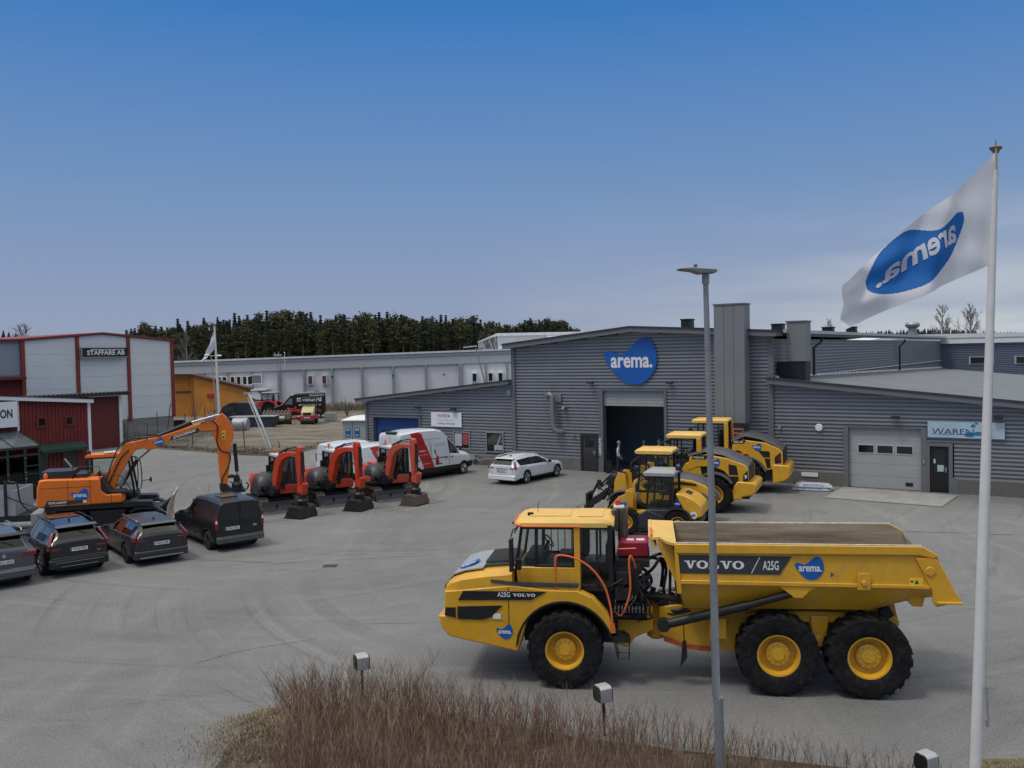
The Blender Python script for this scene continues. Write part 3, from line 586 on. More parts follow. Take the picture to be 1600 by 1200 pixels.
b=B(); 
for y in (.915,-.405): quad(b,[(-.32,y,1.98),(-.90,y,1.98),(-.90,y,3.18),(-.32,y,3.18)])
quad(b,[(1.01,-.39,2.36),(1.01,.9,2.36),(.87,.9,3.18),(.87,-.39,3.18)]); quad(b,[(-.94,-.39,2.4),(-.94,.9,2.4),(-.94,.9,3.18),(-.94,-.39,3.18)]); b.done('cab_glass_rear',GLS,H)
b=B(); b.bx(-.35,.2,-.25,.3,2.2,2.5); b.bx(-.45,-.3,-.25,.3,2.45,3.0); b.bx(.45,.85,-.36,.8,2.3,2.55); b.bx(-.9,-.80,-.36,.30,1.96,2.7); b.bx(-.32,-.2,-.12,.15,2.98,3.14); b.bx(-.28,.98,-.38,.9,2.3,2.37); b.done('cab_interior',BLK,H,bevel=.04)
b=B()
for k in range(16):
    a0,a1=2*PI*k/16,2*PI*(k+1)/16; q=lambda a:(.42+.09*math.sin(a),.02+.21*math.cos(a),2.72+.19*math.sin(a)*.6)
    b.tube([q(a0),q(a1)],.016,6)
b.tube([(.42,.02,2.72),(.55,.02,2.5)],.03,8); b.done('steering_wheel',BLK,H,smooth=60)
b=B(); b.cb((1.06,1.27,2.68),(.07,.20,.66)); b.cb((.92,1.2,2.48),(.1,.16,.22)); b.tube([(.95,.93,3.2),(1.04,1.15,3.16),(1.06,1.27,3.05)],.018,6); b.tube([(1.0,.93,2.42),(1.06,1.25,2.42)],.018,6); b.done('mirror',BLK,H,bevel=.02)
b=B(); b.tube([(.95,.86,3.22),(.98,.95,3.16),(1.03,1.0,3.08)],.018,6); b.cb((.75,.5,3.38),(.12,.04,.07)); b.tube([(.62,.3,3.38),(.60,.3,3.6)],.006,5); b.done('wiper_and_aerial',BLKM,H)
b=B()
for k in range(4): b.tube([(-.1-k*.0,.9,0),(-.1,.9,0)],.001,3) if False else None
for k in range(4): b.tube([(.42-k*.15,-.43,2.4),(.42-k*.15,-.43,3.2)],.012,5)
b.done('window_guard',STEEL,H)
# rails
b=B(); P=[(.16,1.22,1.95),(.165,1.22,2.30),(.17,1.22,2.58),(.13,1.22,2.66),(0,1.22,2.67),(-.22,1.22,2.62),(-.45,1.22,2.50),(-.66,1.22,2.30),(-.83,1.22,2.02),(-.92,1.24,1.7),(-.955,1.26,1.45),(-.965,1.27,1.22)]
b.tube(crom(P,3,False),.021,8); b.cb((-.965,1.27,1.25),(.09,.03,.14)); b.done('handrail',HAND,H,smooth=60)
b=B(); b.tube(crom([(-1.44,1.05,2.4),(-1.40,1.1,2.55),(-1.34,1.12,2.66),(-1.31,1.15,2.50),(-1.33,1.18,2.0),(-1.22,1.18,1.6),(-1.12,1.15,1.45),(-1.04,1.12,1.5)],3,False),.02,8); b.tube([(-1.05,.8,2.72),(-1.45,.8,2.74)],.018,6); b.done('handrail',HAND,H,smooth=60)
# machinery behind cab
b=B(); b.bx(-1.08,-1.70,-.25,.5,2.50,2.80); 
b.done('heater_box',mat('dark red housing',(.28,.012,.03),.45,var=.1,dirt=.15),H,bevel=.02)
b=B(); b.bx(-1.25,-1.4,.1,.3,2.80,2.805);b.bx(-1.45,-1.62,.1,.3,2.80,2.805); b.done('label',LTW,H)
rg=random.Random(7)
b=B(); b.bx(-1.72,-1.02,-.6,.75,2.34,2.48); b.bx(-1.5,-1.0,-.7,.85,1.75,2.34); b.bx(-1.65,-1.05,-.6,.6,1.2,1.8); b.bx(-1.35,-1.05,.6,1.0,2.05,2.28); b.bx(-1.35,-1.02,.6,1.0,1.72,1.98); b.bx(-1.3,-1.0,.7,1.15,1.42,1.46)
for k in range(34):
    x=rg.uniform(-1.7,-1.0); y=rg.uniform(.3,1.02); z=rg.uniform(1.3,2.4); b.cb((x,y,z),(rg.uniform(.04,.16),rg.uniform(.04,.14),rg.uniform(.03,.14)),ry=rg.uniform(-.4,.4))
for k in range(14):
    x=rg.uniform(-1.65,-1.0); z=rg.uniform(1.4,2.3); P=[(x,.8,z),(x+rg.uniform(-.15,.15),1.0,z-.12),(x+rg.uniform(-.25,.25),.95,z-.32),(x+rg.uniform(-.2,.2),.7,z-.45)]
    b.tube(crom(P,3,False),rg.uniform(.012,.024),6)
b.done('hydraulic_unit',BLKM,H)
b=B(); 
for k in range(9): b.bx(-1.0-k*.07,-1.035-k*.07,.72,1.2,1.52,1.60)
b.done('step_plate',ANTI,H)
b=B(); b.tube([(-1.0,.2,3.0),(-1.0,.2,3.42)],.07,12); b.tube([(-1.18,-.1,2.5),(-1.18,-.1,3.38),(-1.2,-.1,3.44)],.095,16); b.done('exhaust_stack',mat('heat stained steel',(.16,.14,.12),.45,metal=.7,var=.3,scale=6),H,smooth=50)
b=B(); b.tube([(-1.1,.3,2.6),(-1.1,.3,3.45)],.03,8); b.cb((-1.1,.3,3.52),(.22,.25,.05),1); b.cb((-1.08,.3,3.60),(.10,.10,.12),2); b.cb((-1.2,.2,3.56),(.12,.1,.08),3); b.done('beacon_bracket',[BLKM,WHT,mat('beacon red',(.6,.05,.02),.2),LBL],H,bevel=.01)
b=B()
for P in ([(-1.3,.4,1.9),(-1.75,.4,2.2),(-1.95,.35,2.45),(-2.06,.3,2.2),(-2.0,.3,1.75),(-2.1,.3,1.5)],[(-1.3,.3,2.1),(-1.85,.3,2.5),(-2.12,.25,2.42),(-2.14,.25,2.0),(-2.12,.3,1.6)],[(-1.2,.5,1.6),(-1.6,.5,1.75),(-2.0,.45,1.7),(-2.3,.4,1.62)],[(-1.3,.6,2.4),(-1.62,.6,2.25),(-1.75,.6,2.0),(-1.5,.6,1.7)],[(-1.9,.5,1.5),(-2.1,.6,1.35),(-2.5,.6,1.42),(-2.8,.5,1.45)],[(-1.9,.42,1.55),(-2.2,.62,1.42),(-2.5,.6,1.5)],[(-1.2,.2,2.3),(-1.7,.2,2.42),(-1.98,.2,2.3),(-1.95,.2,1.8)]): b.tube(crom(P,4,False),.033,8)
b.tube([(-2.28,.2,1.6),(-2.2,.2,2.4)],.02,6); b.done('hose',BLK,H,smooth=60)
b=B(); b.tube([(-1.5,.5,1.72),(-2.35,.5,1.62)],.07,10)
for k in range(22): b.cb((rg.uniform(-2.35,-1.75),rg.uniform(.1,.6),rg.uniform(1.5,1.78)),(.09,.09,.1),ry=rg.random()*3)
b.done('valve_block',BLKM,H)
# hitch and rear frame
b=B(); b.prism([(-.9,1.35),(-1.4,1.5),(-1.78,1.48),(-1.78,.98),(-1.4,.82),(-1.25,.6),(-.9,.7)],-.4,.55,'y'); b.done('front_frame',YEL,H,bevel=.03)
b=B(); b.lathe([(.14,.7),(.2,.75),(.2,1.6),(.14,1.62)],(-1.84,.1,0),'z',20); b.done('articulation_joint',YEL,H,smooth=40)
b=B(); b.prism([(-1.9,1.5),(-1.9,.95),(-2.05,.80),(-2.4,.74),(-3.35,.6),(-3.6,.62),(-3.9,1.0),(-6.3,1.0),(-6.62,1.3),(-6.3,1.56),(-2.3,1.54)],-.5,.62,'y'); b.done('rear_frame',YEL,H,bevel=.02)
b=B(); b.prism([(-1.98,.80),(-2.4,.66),(-2.9,.60),(-3.0,.68),(-2.4,.76),(-2.0,.9)],-.52,.66,'y'); b.done('guard_plate',mat('rusty orange plate',(.42,.10,.02),.6,var=.3,scale=6,dirt=.5),H)
b=B(); b.bx(-3.22,-2.88,.62,1.02,.98,1.40); b.done('battery_box',YEL,H,bevel=.015)
for s in (1,-1): 
    b=B(); b.prism([(-3.6,1.42),(-3.95,1.5),(-4.8,1.52),(-5.2,1.52),(-6.0,1.5),(-6.0,1.38),(-5.2,1.30),(-5.14,.92),(-4.88,.88),(-4.84,1.3),(-4.0,1.3)],s*.62,s*.80,'y'); b.prism([(-4.90,.9),(-4.86,1.45),(-5.2,1.45),(-5.16,.92)],s*.80,s*.88,'y'); b.lathe([(.001,s*.80),(.12,s*.80),(.12,s*.9),(.07,s*.92),(.001,s*.92)],(-5.02,0,.95),'y',16); b.done('walking_beam',YEL,H,bevel=.01)
b=B(); 
for x in (-4.17,-5.86): b.tube([(x,-.9,.8),(x,.9,.8)],.2,14)
b.done('axle',BLKM,H,smooth=50)
b=B(); b.cb((-6.35,.55,1.48),(.22,.2,.24),ry=.5); b.tube([(-6.3,.3,1.5),(-6.3,.75,1.5)],.1,12); b.prism([(-6.0,1.6),(-6.5,1.75),(-6.62,1.2),(-6.4,1.1)],.35,.55,'y',1); b.done('tipping_pivot',[BLKM,YEL],H)
b=B(); b.tube([(-2.35,1.1,2.1),(-2.37,1.12,1.4),(-2.38,1.12,.95)],.012,6); b.prism([(-2.35,.95),(-2.42,.96),(-2.44,.62),(-2.30,.42)],1.08,1.10,'y'); b.done('mud_flap',BLK,H)
b=B(); b.tube([(-1.05,1.12,1.1),(-1.06,1.14,.98)],.02,6); b.prism([(-.95,1.05),(-1.18,1.06),(-1.3,.97),(-1.28,.93),(-.96,.93)],.85,1.25,'y')
for y in (.87,1.23): b.tube([(-1.0,y,.93),(-1.06,y,.60),(-1.28,y,.60),(-1.30,y,.93)],.014,6)
b.tube([(-1.06,.87,.60),(-1.06,1.23,.60)],.014,6); b.tube([(-1.28,.87,.60),(-1.28,1.23,.60)],.014,6); b.done('step_frame',BLKM,H)
for s in (1,-1):
    b=B(); b.tube([(-1.98,s*1.1,1.27),(-3.6,s*1.28,1.75)],.095,16); b.tube([(-3.55,s*1.28,1.735),(-4.42,s*1.36,2.02)],.075,16); b.lathe([(.001,s*1.25),(.1,s*1.25),(.1,s*1.42),(.001,s*1.42)],(-4.52,0,2.05),'y',14); b.lathe([(.001,s*1.0),(.13,s*1.0),(.13,s*1.2),(.001,s*1.2)],(-1.98,0,1.27),'y',14); b.done('tipping_cylinder',BLKM,H,smooth=40)
    B().prism([(-4.15,2.20),(-4.35,2.24),(-5.0,2.24),(-4.75,2.10),(-4.62,1.96),(-4.48,1.96)],s*1.36,s*1.44,'y').done('cylinder_bracket',YEL,H)
# tipper body
BIN=mat('worn brown steel',(.33,.27,.20),.65,metal=.05,var=.45,scale=1.6,dirt=.95,dcol=(.22,.12,.055),stretch=(.22,1,3.5))
FY=.86
def sec(xt,zt,xm,zm,xb,zb,wb=1.02,t=.06):
    return ([(xt,1.43,zt),(xm,1.43,zm),(xb,wb,zb),(xb,-.7,zb),(xm,-FY,zm),(xt,-FY,zt)],[(xt,1.43-t,zt),(xm,1.43-t*1.3,zm+.03),(xb,wb-.04,zb+.1),(xb,-.66,zb+.1),(xm,-FY+t*1.3,zm+.03),(xt,-FY+t,zt)])
S_=[sec(-2.24,2.97,-2.30,2.24,-2.38,1.6),sec(-6.79,2.97,-6.60,2.22,-5.95,1.64),sec(-7.06,2.82,-6.93,2.20,-6.75,1.86),sec(-7.33,2.14,-7.28,2.03,-7.2,1.93)]
b=B()
for i in range(3):
    A,C=S_[i][0],S_[i+1][0]
    for k in range(5): b.add([A[k],A[k+1],C[k+1],C[k]],[(0,1,2,3)])
    for k in (0,5): b.add([A[k],S_[i][1][k],S_[i+1][1][k],C[k]],[(0,1,2,3)])
b.add(S_[0][0],[tuple(range(6))]); b.add([S_[0][0][0],S_[0][1][0],S_[0][1][5],S_[0][0][5]],[(0,1,2,3)])
for k in range(5): b.add([S_[3][0][k],S_[3][0][k+1],S_[3][1][k+1],S_[3][1][k]],[(0,1,2,3)])
BODY=b.done('tipper_body',YEL,H)
b=B(); b.bx(-6.8,-2.26,-FY-.01,-FY+.05,2.972,2.99); b.bx(-6.8,-2.26,1.37,1.43,2.99,2.998); b.done('worn_rim',mat('worn bare rim',(.50,.47,.40),.5,var=.3,scale=8),BODY)
b=B()
for i in range(3):
    A,C=S_[i][1],S_[i+1][1]
    for k in range(5): b.add([A[k],A[k+1],C[k+1],C[k]],[(0,1,2,3)])
b.add([(x-.03,y,z) for x,y,z in S_[0][1]],[tuple(range(6))]); b.done('body_lining',BIN,BODY)
for s in (1,-1):
    b=B(); b.prism([(-2.24,2.80),(-2.22,2.985),(-6.80,2.985),(-7.10,2.81),(-6.98,2.76),(-6.72,2.82)],(1.425 if s>0 else -FY-.055),(1.485 if s>0 else -FY+.005),'y'); b.done('top_rail',YEL,BODY,bevel=.015)
    b=B(); b.prism([(-2.31,2.19),(-2.30,2.27),(-6.62,2.25),(-6.94,2.24),(-6.94,2.17),(-6.6,2.18)],(1.425 if s>0 else -FY-.035),(1.465 if s>0 else -FY+.005),'y'); b.prism([(-2.24,2.0),(-2.20,2.99),(-2.26,2.99),(-2.34,2.0)],1.3 if s>0 else -FY-.04,1.47 if s>0 else -.80,'y'); b.done('side_rib',YEL,BODY,bevel=.01)
    b=B(); b.prism([(-6.68,2.76),(-6.99,2.78),(-7.10,2.70),(-7.42,2.06),(-7.50,1.98),(-7.42,1.93),(-7.05,1.84),(-6.98,1.92),(-6.97,2.15)],s*1.43-(0 if s>0 else -.57),s*1.475-(0 if s>0 else -.57),'y'); b.lathe([(.001,1.47),(.09,1.47),(.09,1.50),(.001,1.50)],(-6.93,0,2.52),'y',16) if s>0 else None; b.bx(-7.5,-7.04,1.47,1.52,1.9,1.95) if s>0 else None ; b.done('tail_bracket',YEL,BODY,bevel=.012)
b=B(); b.prism([(-6.6,1.95),(-6.95,1.95),(-6.9,1.74),(-6.72,1.74)],.7,1.1,'y'); b.done('tail_lug',YEL,BODY)
b=B(); b.loft([[(-7.28,-.8,2.0),(-7.28,.9,1.95),(-7.28,.9,1.91),(-7.28,-.8,1.96)],[(-7.74,-.75,1.98),(-7.62,.2,1.96),(-7.62,.2,1.92),(-7.74,-.75,1.94)]]); b.prism([(-7.06,2.75),(-7.35,2.45),(-7.6,2.12),(-7.3,2.0)],-.84,-.77,'y'); b.done('tail_lip',BIN,BODY)
b=B(); vs=[(-2.24,1.45,2.985),(-2.05,1.40,3.02),(-1.92,1.1,3.04),(-1.74,1.02,3.01),(-1.72,.4,3.02),(-1.74,-.82,3.03),(-2.24,-.89,3.0)]; b.add(vs+[(x,y,z-.05) for x,y,z in vs],[tuple(range(7)),tuple(range(13,6,-1))]+[(i,(i+1)%7,(i+1)%7+7,i+7) for i in range(7)])
b.prism([(-1.70,3.03),(-1.76,3.04),(-1.86,2.82),(-1.80,2.80)],-.82,1.02,'y'); b.done('spill_guard',YELP,BODY)
b=B(); b.bx(-1.78,-1.73,.2,1.0,3.03,3.06); b.done('guard_edge',HAND,BODY)
b=B()
for y in (-.75,-.3,.4,1.1): b.prism([(-2.16,2.97),(-1.85,2.95),(-2.30,2.0),(-2.36,1.7)],y-.03,y+.03,'y')
b.done('front_rib',YEL,BODY)
Y=1.43
b=B(); b.prism([(-2.255,2.76),(-2.285,2.40),(-4.20,2.40),(-4.43,2.76)],Y,Y+.01,'y'); b.done('banner',mat('banner charcoal',(.04,.042,.048),.4,var=.05),BODY)
b=B(); slab(b,'VOLVO',(-2.40,Y+.01,2.50),(-1.14,0,0),(0,0,.155),(0,1,0)); b.glyph('A25G',(-3.88,Y+.01,2.49),(-.30,0,0),(0,0,.18),(0,1,0),0,.015,.004); b.prism([(-3.66,2.42),(-3.675,2.42),(-3.835,2.74),(-3.82,2.74)],Y+.01,Y+.014,'y'); b.done('lettering',LTW,BODY)
logo(BODY,(-4.48,Y,2.31),(-.54,0,0),(0,0,.45),(0,1,0),.01)
b=B(); b.bx(-6.81,-6.57,Y,Y+.012,2.25,2.37,0); b.prism([(-6.66,2.27),(-6.70,2.35),(-6.74,2.27)],Y+.012,Y+.016,'y',1); b.bx(-6.64,-6.59,Y+.012,Y+.016,2.30,2.33,1); b.done('warning_sticker',[mat('sticker yellow',(.75,.55,.03),.5),LTD],BODY)
b=B(); b.prism([(-5.62,2.14),(-5.86,2.14),(-5.86,2.42),(-5.83,2.47),(-5.66,2.47),(-5.62,2.42)],Y+.03,Y+.06,'y'); b.tube([(-5.74,Y+.02,2.28),(-5.74,Y+.12,2.28)],.05,12); b.done('hook_plate',YEL,BODY,bevel=.01)
b=B(); b.bx(-4.95,-4.93,Y,Y+.012,2.4,2.47);b.bx(-5.15,-5.17,Y,Y+.01,2.38,2.46);b.bx(-5.15,-5.2,Y,Y+.01,2.42,2.43); b.done('small_marking',LTD,BODY)
# ================= cars and vans (local: x forward, origin under the middle of the rear axle)
def lerpL(L,x):
    if x<=L[0][0]: return L[0][1]
    for (a,b_),(c,d) in zip(L,L[1:]):
        if x<=c: return b_+(d-b_)*(x-a)/(c-a)
    return L[-1][1]
RIMS=mat('silver rim',(.45,.46,.47),.35,metal=.6,var=.08); RIMB=mat('dark rim',(.03,.03,.032),.35,metal=.5); CTY=mat('car tyre',(.02,.02,.02),.85,var=.2,scale=8)
def car_wheel(parent,c,r,wd,side,rim,sp=5):
    t=B(); h=wd/2*side; rr=r*.70
    t.lathe([(rr,-h),(r*.93,-h),(r,-h*.7),(r,h*.7),(r*.93,h),(rr,h*.97),(rr*.97,h*.6),(rr*.97,-h*.5)],c,'y',28,cap=False)
    # close ring ends are covered by the rim barrel
    q=B(); q.lathe([(rr*.99,h*.98),(rr*.93,h*.98),(rr*.90,h*.5),(.001,h*.42)],c,'y',28,1)
    for k in range(sp):
        a=2*PI*k/sp+.3
        for da in (-.16,.16):
            p0=(c[0]+.05*math.cos(a),c[1]+h*.86,c[2]+.05*math.sin(a)); p1=(c[0]+rr*.94*math.cos(a+da),c[1]+h*.92,c[2]+rr*.94*math.sin(a+da)); q.tube([p0,p1],[.030,.022],4,0)
    q.lathe([(.07,h*.6),(.06,h*.95),(.001,h*.96)],c,'y',12,0); q.lathe([(rr*.99,h*.97),(rr*.99,h*1.0),(rr*.91,h*1.0),(rr*.91,h*.95)],c,'y',28,0)
    w_=q.done('wheel',[rim,BLK],parent,smooth=40); t.done('tyre',CTY,w_,smooth=40)
def car_body(T,sp,paint,colf=None,glassm=GLD,res=None):
    wb,ro,fo,wr=sp['wb'],sp['ro'],sp['fo'],sp['wr']; x0,x1=-ro,wb+fo
    xs=set([x0,x1]); st=res or .10
    x=x0
    while x<x1: xs.add(round(x,3)); x+=st
    ra=wr+sp.get('gap',.055)
    for xw in (0,wb):
        for k in range(-12,13): xs.add(round(xw+ra*math.sin(k/12*PI/2),3))
    for l in ('roof','belt'):
        for q in sp[l]:
            if x0<q[0]<x1: xs.add(q[0])
    for q in sp['glass']: xs.add(q[0]); xs.add(q[1])
    for k in range(1,5): xs.add(round(x0+.035*k,3)); xs.add(round(x1-.045*k,3))
    xs=sorted(xs); xs=[x for i,x in enumerate(xs) if i==0 or x-xs[i-1]>.004]
    hw=sp['W']/2; mid=sp.get('rows',2)
    rings=[];seg=[]
    for x in xs:
        e=min(x-x0,x1-x)
        er,ef=sp.get('rr_',.26),sp.get('fr_',.5)
        k=1.0
        if x-x0<er: t=1-(x-x0)/er; k-=sp.get('rk',.115)*t*t*1.0
        if x1-x<ef: t=1-(x1-x)/ef; k-=sp.get('fk',.20)*t*t
        W_=hw*k; zb=sp['sill']
        for xw in (0,wb):
            if abs(x-xw)<ra: zb=max(zb,wr+math.sqrt(ra*ra-(x-xw)**2))
        if x<-ra or x>wb+ra: zb=max(zb,sp['sill']+.06)
        bz=lerpL(sp['belt'],x); rz_=max(lerpL(sp['roof'],x),bz+.015); hood=rz_-bz<.22
        rw=lerpL(sp['rw'],x)*k if 'rw' in sp else W_*.78
        f=min(1,(rz_-bz)/.35); rw=W_*.93*(1-f)+rw*f; ze=rz_-(.02+.075*f)
        P=[(0,zb),(W_*.90,zb),(W_*.985,max(zb+.02,sp['sill']+.12)),(W_,max(zb+.04,(sp['sill']+bz)*.52)),(W_*.992,max(zb+.05,bz-.12)),(W_*.955,bz),(W_*.955+(rw-W_*.955)*.08,bz+(ze-bz)*.06),(W_*.955+(rw-W_*.955)*.93,bz+(ze-bz)*.93),(rw,ze),(rw*.86,rz_-.012*f),(rw*.5,rz_+.004),(0,rz_+.010)]
        n=[1,1,mid,mid,1,1,mid,1,1,1,1]; Q=[]
        for (a,c),m_ in zip(zip(P,P[1:]),n):
            for j in range(m_): Q.append((a[0]+(c[0]-a[0])*j/m_,a[1]+(c[1]-a[1])*j/m_))
        Q.append(P[-1]); rings.append(Q)
    seg=[]; 
    for i,m_ in enumerate([1,1,mid,mid,1,1,mid,1,1,1,1]): seg+=[i]*m_
    nb=len(seg); body=B(); body_m=[]; gl={'side_window':B(),'windscreen':B(),'rear_window':B()}
    wsx,rwx=sp['ws'],sp['rwin']
    for s in (1,-1):
        for i in range(len(xs)-1):
            xa,xb=xs[i],xs[i+1]; xm=(xa+xb)/2
            for j in range(nb):
                A=(xa,s*rings[i][j][0],rings[i][j][1]);C_=(xb,s*rings[i+1][j][0],rings[i+1][j][1]);D=(xb,s*rings[i+1][j+1][0],rings[i+1][j+1][1]);E_=(xa,s*rings[i][j+1][0],rings[i][j+1][1])
                g_=seg[j]; tgt=None; m_=0
                if g_==6:
                    for ga,gb in sp['glass']:
                        if ga<=xm<=gb: tgt='side_window'
                    if tgt is None and sp['glass'] and min(q[0] for q in sp['glass'])<xm<max(q[1] for q in sp['glass']): m_=1
                if g_>=9 and wsx[0]<xm<wsx[1]: tgt='windscreen'
                if g_>=9 and rwx[0]<xm<rwx[1]: tgt='rear_window'
                if tgt: gl[tgt].add([A,C_,D,E_],[(0,1,2,3)]); continue
                if g_<=1: m_=1
                zc=(A[2]+D[2])/2
                if colf: 
                    c_=colf(xm,zc,s,g_)
                    if c_ is not None: m_=c_
                body.add([A,C_,D,E_],[(0,1,2,3)],m_)
        for i in (0,len(xs)-1):
            for j in range(nb): body.add([(xs[i],0,rings[i][j][1]),(xs[i],s*rings[i][j][0],rings[i][j][1]),(xs[i],s*rings[i][j+1][0],rings[i][j+1][1]),(xs[i],0,rings[i][j+1][1])],[(0,1,2,3)],(colf(xs[i],(rings[i][j][1]+rings[i][j+1][1])/2,0,seg[j]) or 0) if colf else (1 if rings[i][j+1][1]<sp.get('tailblack',.42) else 0))
    mats=[paint,BLK]+sp.get('mats',[])
    import bmesh
    o=body.done('body',mats,T)
    bm=bmesh.new(); bm.from_mesh(o.data); bmesh.ops.remove_doubles(bm,verts=bm.verts,dist=.0008); bmesh.ops.recalc_face_normals(bm,faces=bm.faces); bm.to_mesh(o.data); bm.free()
    o.data.shade_smooth(); o.data.set_sharp_from_angle(angle=R(32))
    for k,b in gl.items():
        if b.f:
            if k=='side_window':
                for s in (1,-1):
                    q=B()
                    for f_ in b.f:
                        vv=[b.v[i] for i in f_]
                        if vv[1][1]*s>0: q.add(vv,[(0,1,2,3)])
                    q.done(k,glassm,T,smooth=60)
            else: b.done(k,glassm,T,smooth=60)
    b=B(); b.bx(x0+.15,x1-.25,-(hw-.27),hw-.27,sp['sill']+.02,sp['belt'][1][1]-.2); b.bx(x0+.25,x1-.6,-.6,.6,.17,sp['sill']+.05); 
    b.done('underbody',BLK,T)
    for xw in (0,wb):
        for s in (1,-1): car_wheel(T,(xw,s*(hw-.13),wr),wr,.225,s,sp['rim'],sp.get('spokes',5))
    return xs
def seats(T,xs,z,w_=.5):
    b=B()
    for x in xs:
        for y in (-.38,.38): b.cb((x,y,z),(.14,w_,.6)); b.cb((x,y,z+.36),(.1,.26,.16))
    b.done('seat',BLK,T,bevel=.04)
def plate(T,x,z,txt,y=0,wd=.52):
    b=B(); b.bx(x-.012,x+.02,y-wd/2,y+wd/2,z-.055,z+.055); b.bx(x-.016,x-.012,y+wd/2-.045,y+wd/2,z-.055,z+.055,2); b.glyph(txt,(x-.012,y+wd/2-.07,z-.035),(0,-(wd-.11),0),(0,0,.07),(-1,0,0),1,.02,.004); b.done('number_plate',[WHM,LTD,LBL],T)
def mirrors(T,x,z,hw):
    for s in (1,-1):
        b=B(); b.cb((x,s*(hw+.09),z),(.10,.2,.13)); b.cb((x+.03,s*(hw-.01),z-.05),(.06,.1,.05)); b.done('wing_mirror',BLK,T,bevel=.03)
def handles(T,P,hw,m):
    for x,z in P:
        for s in (1,-1): B().cb((x,s*(hw+.005),z),(.19,.03,.03)).done('door_handle',m,T,bevel=.008)
def gaps(T,L_,hw,name='door_gap'):
    b=B()
    for x,z0,z1 in L_:
        for s in (1,-1): b.bx(x-.006,x+.006,s*(hw-.03),s*(hw+.002),z0,z1)
    b.done(name,BLK,T)
PB=mat('black car paint',(.006,.006,.007),.25,var=.1,coat=.7,dirt=.10,dcol=(.04,.038,.036)); PG=mat('dark dusty grey car paint',(.020,.021,.024),.36,var=.15,coat=.35,dirt=.35,dcol=(.10,.073,.07)); PV=mat('black dusty van paint',(.008,.008,.010),.35,var=.15,coat=.35,dirt=.22,dcol=(.07,.058,.055)); PT=mat('slate grey car paint',(.075,.082,.092),.3,metal=.3,var=.08,coat=.6,dirt=.15,dcol=(.1,.098,.09)); PW=mat('white car paint',(.62,.64,.66),.3,var=.04,coat=.5,dirt=.12,dcol=(.42,.40,.37))
SUV=dict(wb=2.87,ro=.93,fo=.89,W=1.90,wr=.37,sill=.30,belt=[(-.93,1.03),(-.6,1.10),(2.0,1.02),(2.5,1.0),(3.2,.90),(3.76,.72)],roof=[(-.93,1.06),(-.86,1.20),(-.60,1.55),(-.52,1.585),(.6,1.655),(1.5,1.63),(1.75,1.57),(2.45,1.13),(2.6,1.085),(3.3,1.0),(3.6,.88),(3.76,.74)],rw=[(-.6,.60),(.5,.64),(1.8,.60)],glass=[(-.38,.22),(.30,1.10),(1.18,2.12)],ws=(1.75,2.47),rwin=(-.87,-.60),rim=RIMS,tailblack=.50,gap=.07)
T=thing('parked_car','black SUV with tall red tail lamps, between the slate SUV and the dark estate','car',(-14.50,29.05,0),R(131),'dark cars parked in a row')
car_body(T,SUV,PB); seats(T,(.75,1.65),.98); mirrors(T,2.1,1.10,.93); handles(T,((.35,.98),(1.35,.96)),.94,PB); gaps(T,[(.32,.6,1.06),(1.14,.45,1.02),(2.2,.5,1.0)],.945)
def tail_volvo(T,xr,hw,wag=True):
    z0=.52 if wag else .62; z1=.84 if wag else .98; b=B()
    for s in (1,-1): b.prism([(s*.66,z0),(s*.672,z0),(s*.735,z1),(s*.723,z1)],xr-.006,xr+.02,'x')
    b.bx(xr-.006,xr+.02,-.66,.66,z0-.006,z0+.006); b.bx(xr-.012,xr+.02,-.30,.30,z1-.19,z1-.185); b.done('tailgate_gap',BLK,T)
    B().bx(xr-.02,xr+.01,-.34,.34,z1-.03,z1).done('tailgate_handle',BLK,T,bevel=.008)
    for s in (1,-1):
        b=B(); y=s*(hw*.84)
        pth=[(xr+.06,.90,.83),(xr+.05,.91,.97),(xr+.14,.82,1.10),(xr+.20,.75,1.20)] if wag else [(xr+.06,.90,.88),(xr+.05,.91,1.04),(xr+.20,.80,1.25),(xr+.30,.70,1.42)]
        b.loft([[(x-.05,s*hw*(k-.035),z),(x-.05,s*hw*(k+.04),z),(x+.05,s*hw*(k+.045),z),(x+.05,s*hw*(k-.035),z)] for x,k,z in pth])
        b.bx(xr-.012,xr+.02,min(y,y-s*.26),max(y,y-s*.26),.87 if not wag else .83,.93 if not wag else .88); b.bx(xr+.02,xr+.26,min(s*hw*.90,s*hw*.965),max(s*hw*.90,s*hw*.965),.82 if wag else .87,.89 if wag else .95); b.done('tail_lamp',REDL,T,bevel=.008)
tail_volvo(T,-.93,.95,False); plate(T,-.94,.86,'WOJ 92R')
b=B(); b.prism([(-1.0,.30),(-.99,.56),(-.93,.60),(-.5,.60),(-.5,.34)],-.88,.88,'y'); b.done('rear_bumper',BLK,T,bevel=.03)
b=B(); b.bx(-1.01,-.98,-.72,.72,.485,.497); b.bx(-1.012,-.98,-.55,.55,.355,.366); b.bx(-.945,-.925,-.80,.80,.625,.632); b.bx(1.0-.3,2.1,.93,.96,.42,.45);b.bx(.6,2.2,-.96,-.93,.42,.45); b.done('chrome_strip',CHR,T)
b=B(); b.prism([(-.56,1.60),(-.80,1.56),(-.78,1.53),(-.5,1.55)],-.62,.62,'y'); b.done('roof_spoiler',PB,T,bevel=.01)
for s in (1,-1): b=B(); b.tube([(-.35,s*.60,1.62),(-.2,s*.60,1.665),(1.3,s*.61,1.69),(1.5,s*.60,1.65)],.016,6); b.done('roof_rail',BLK,T)
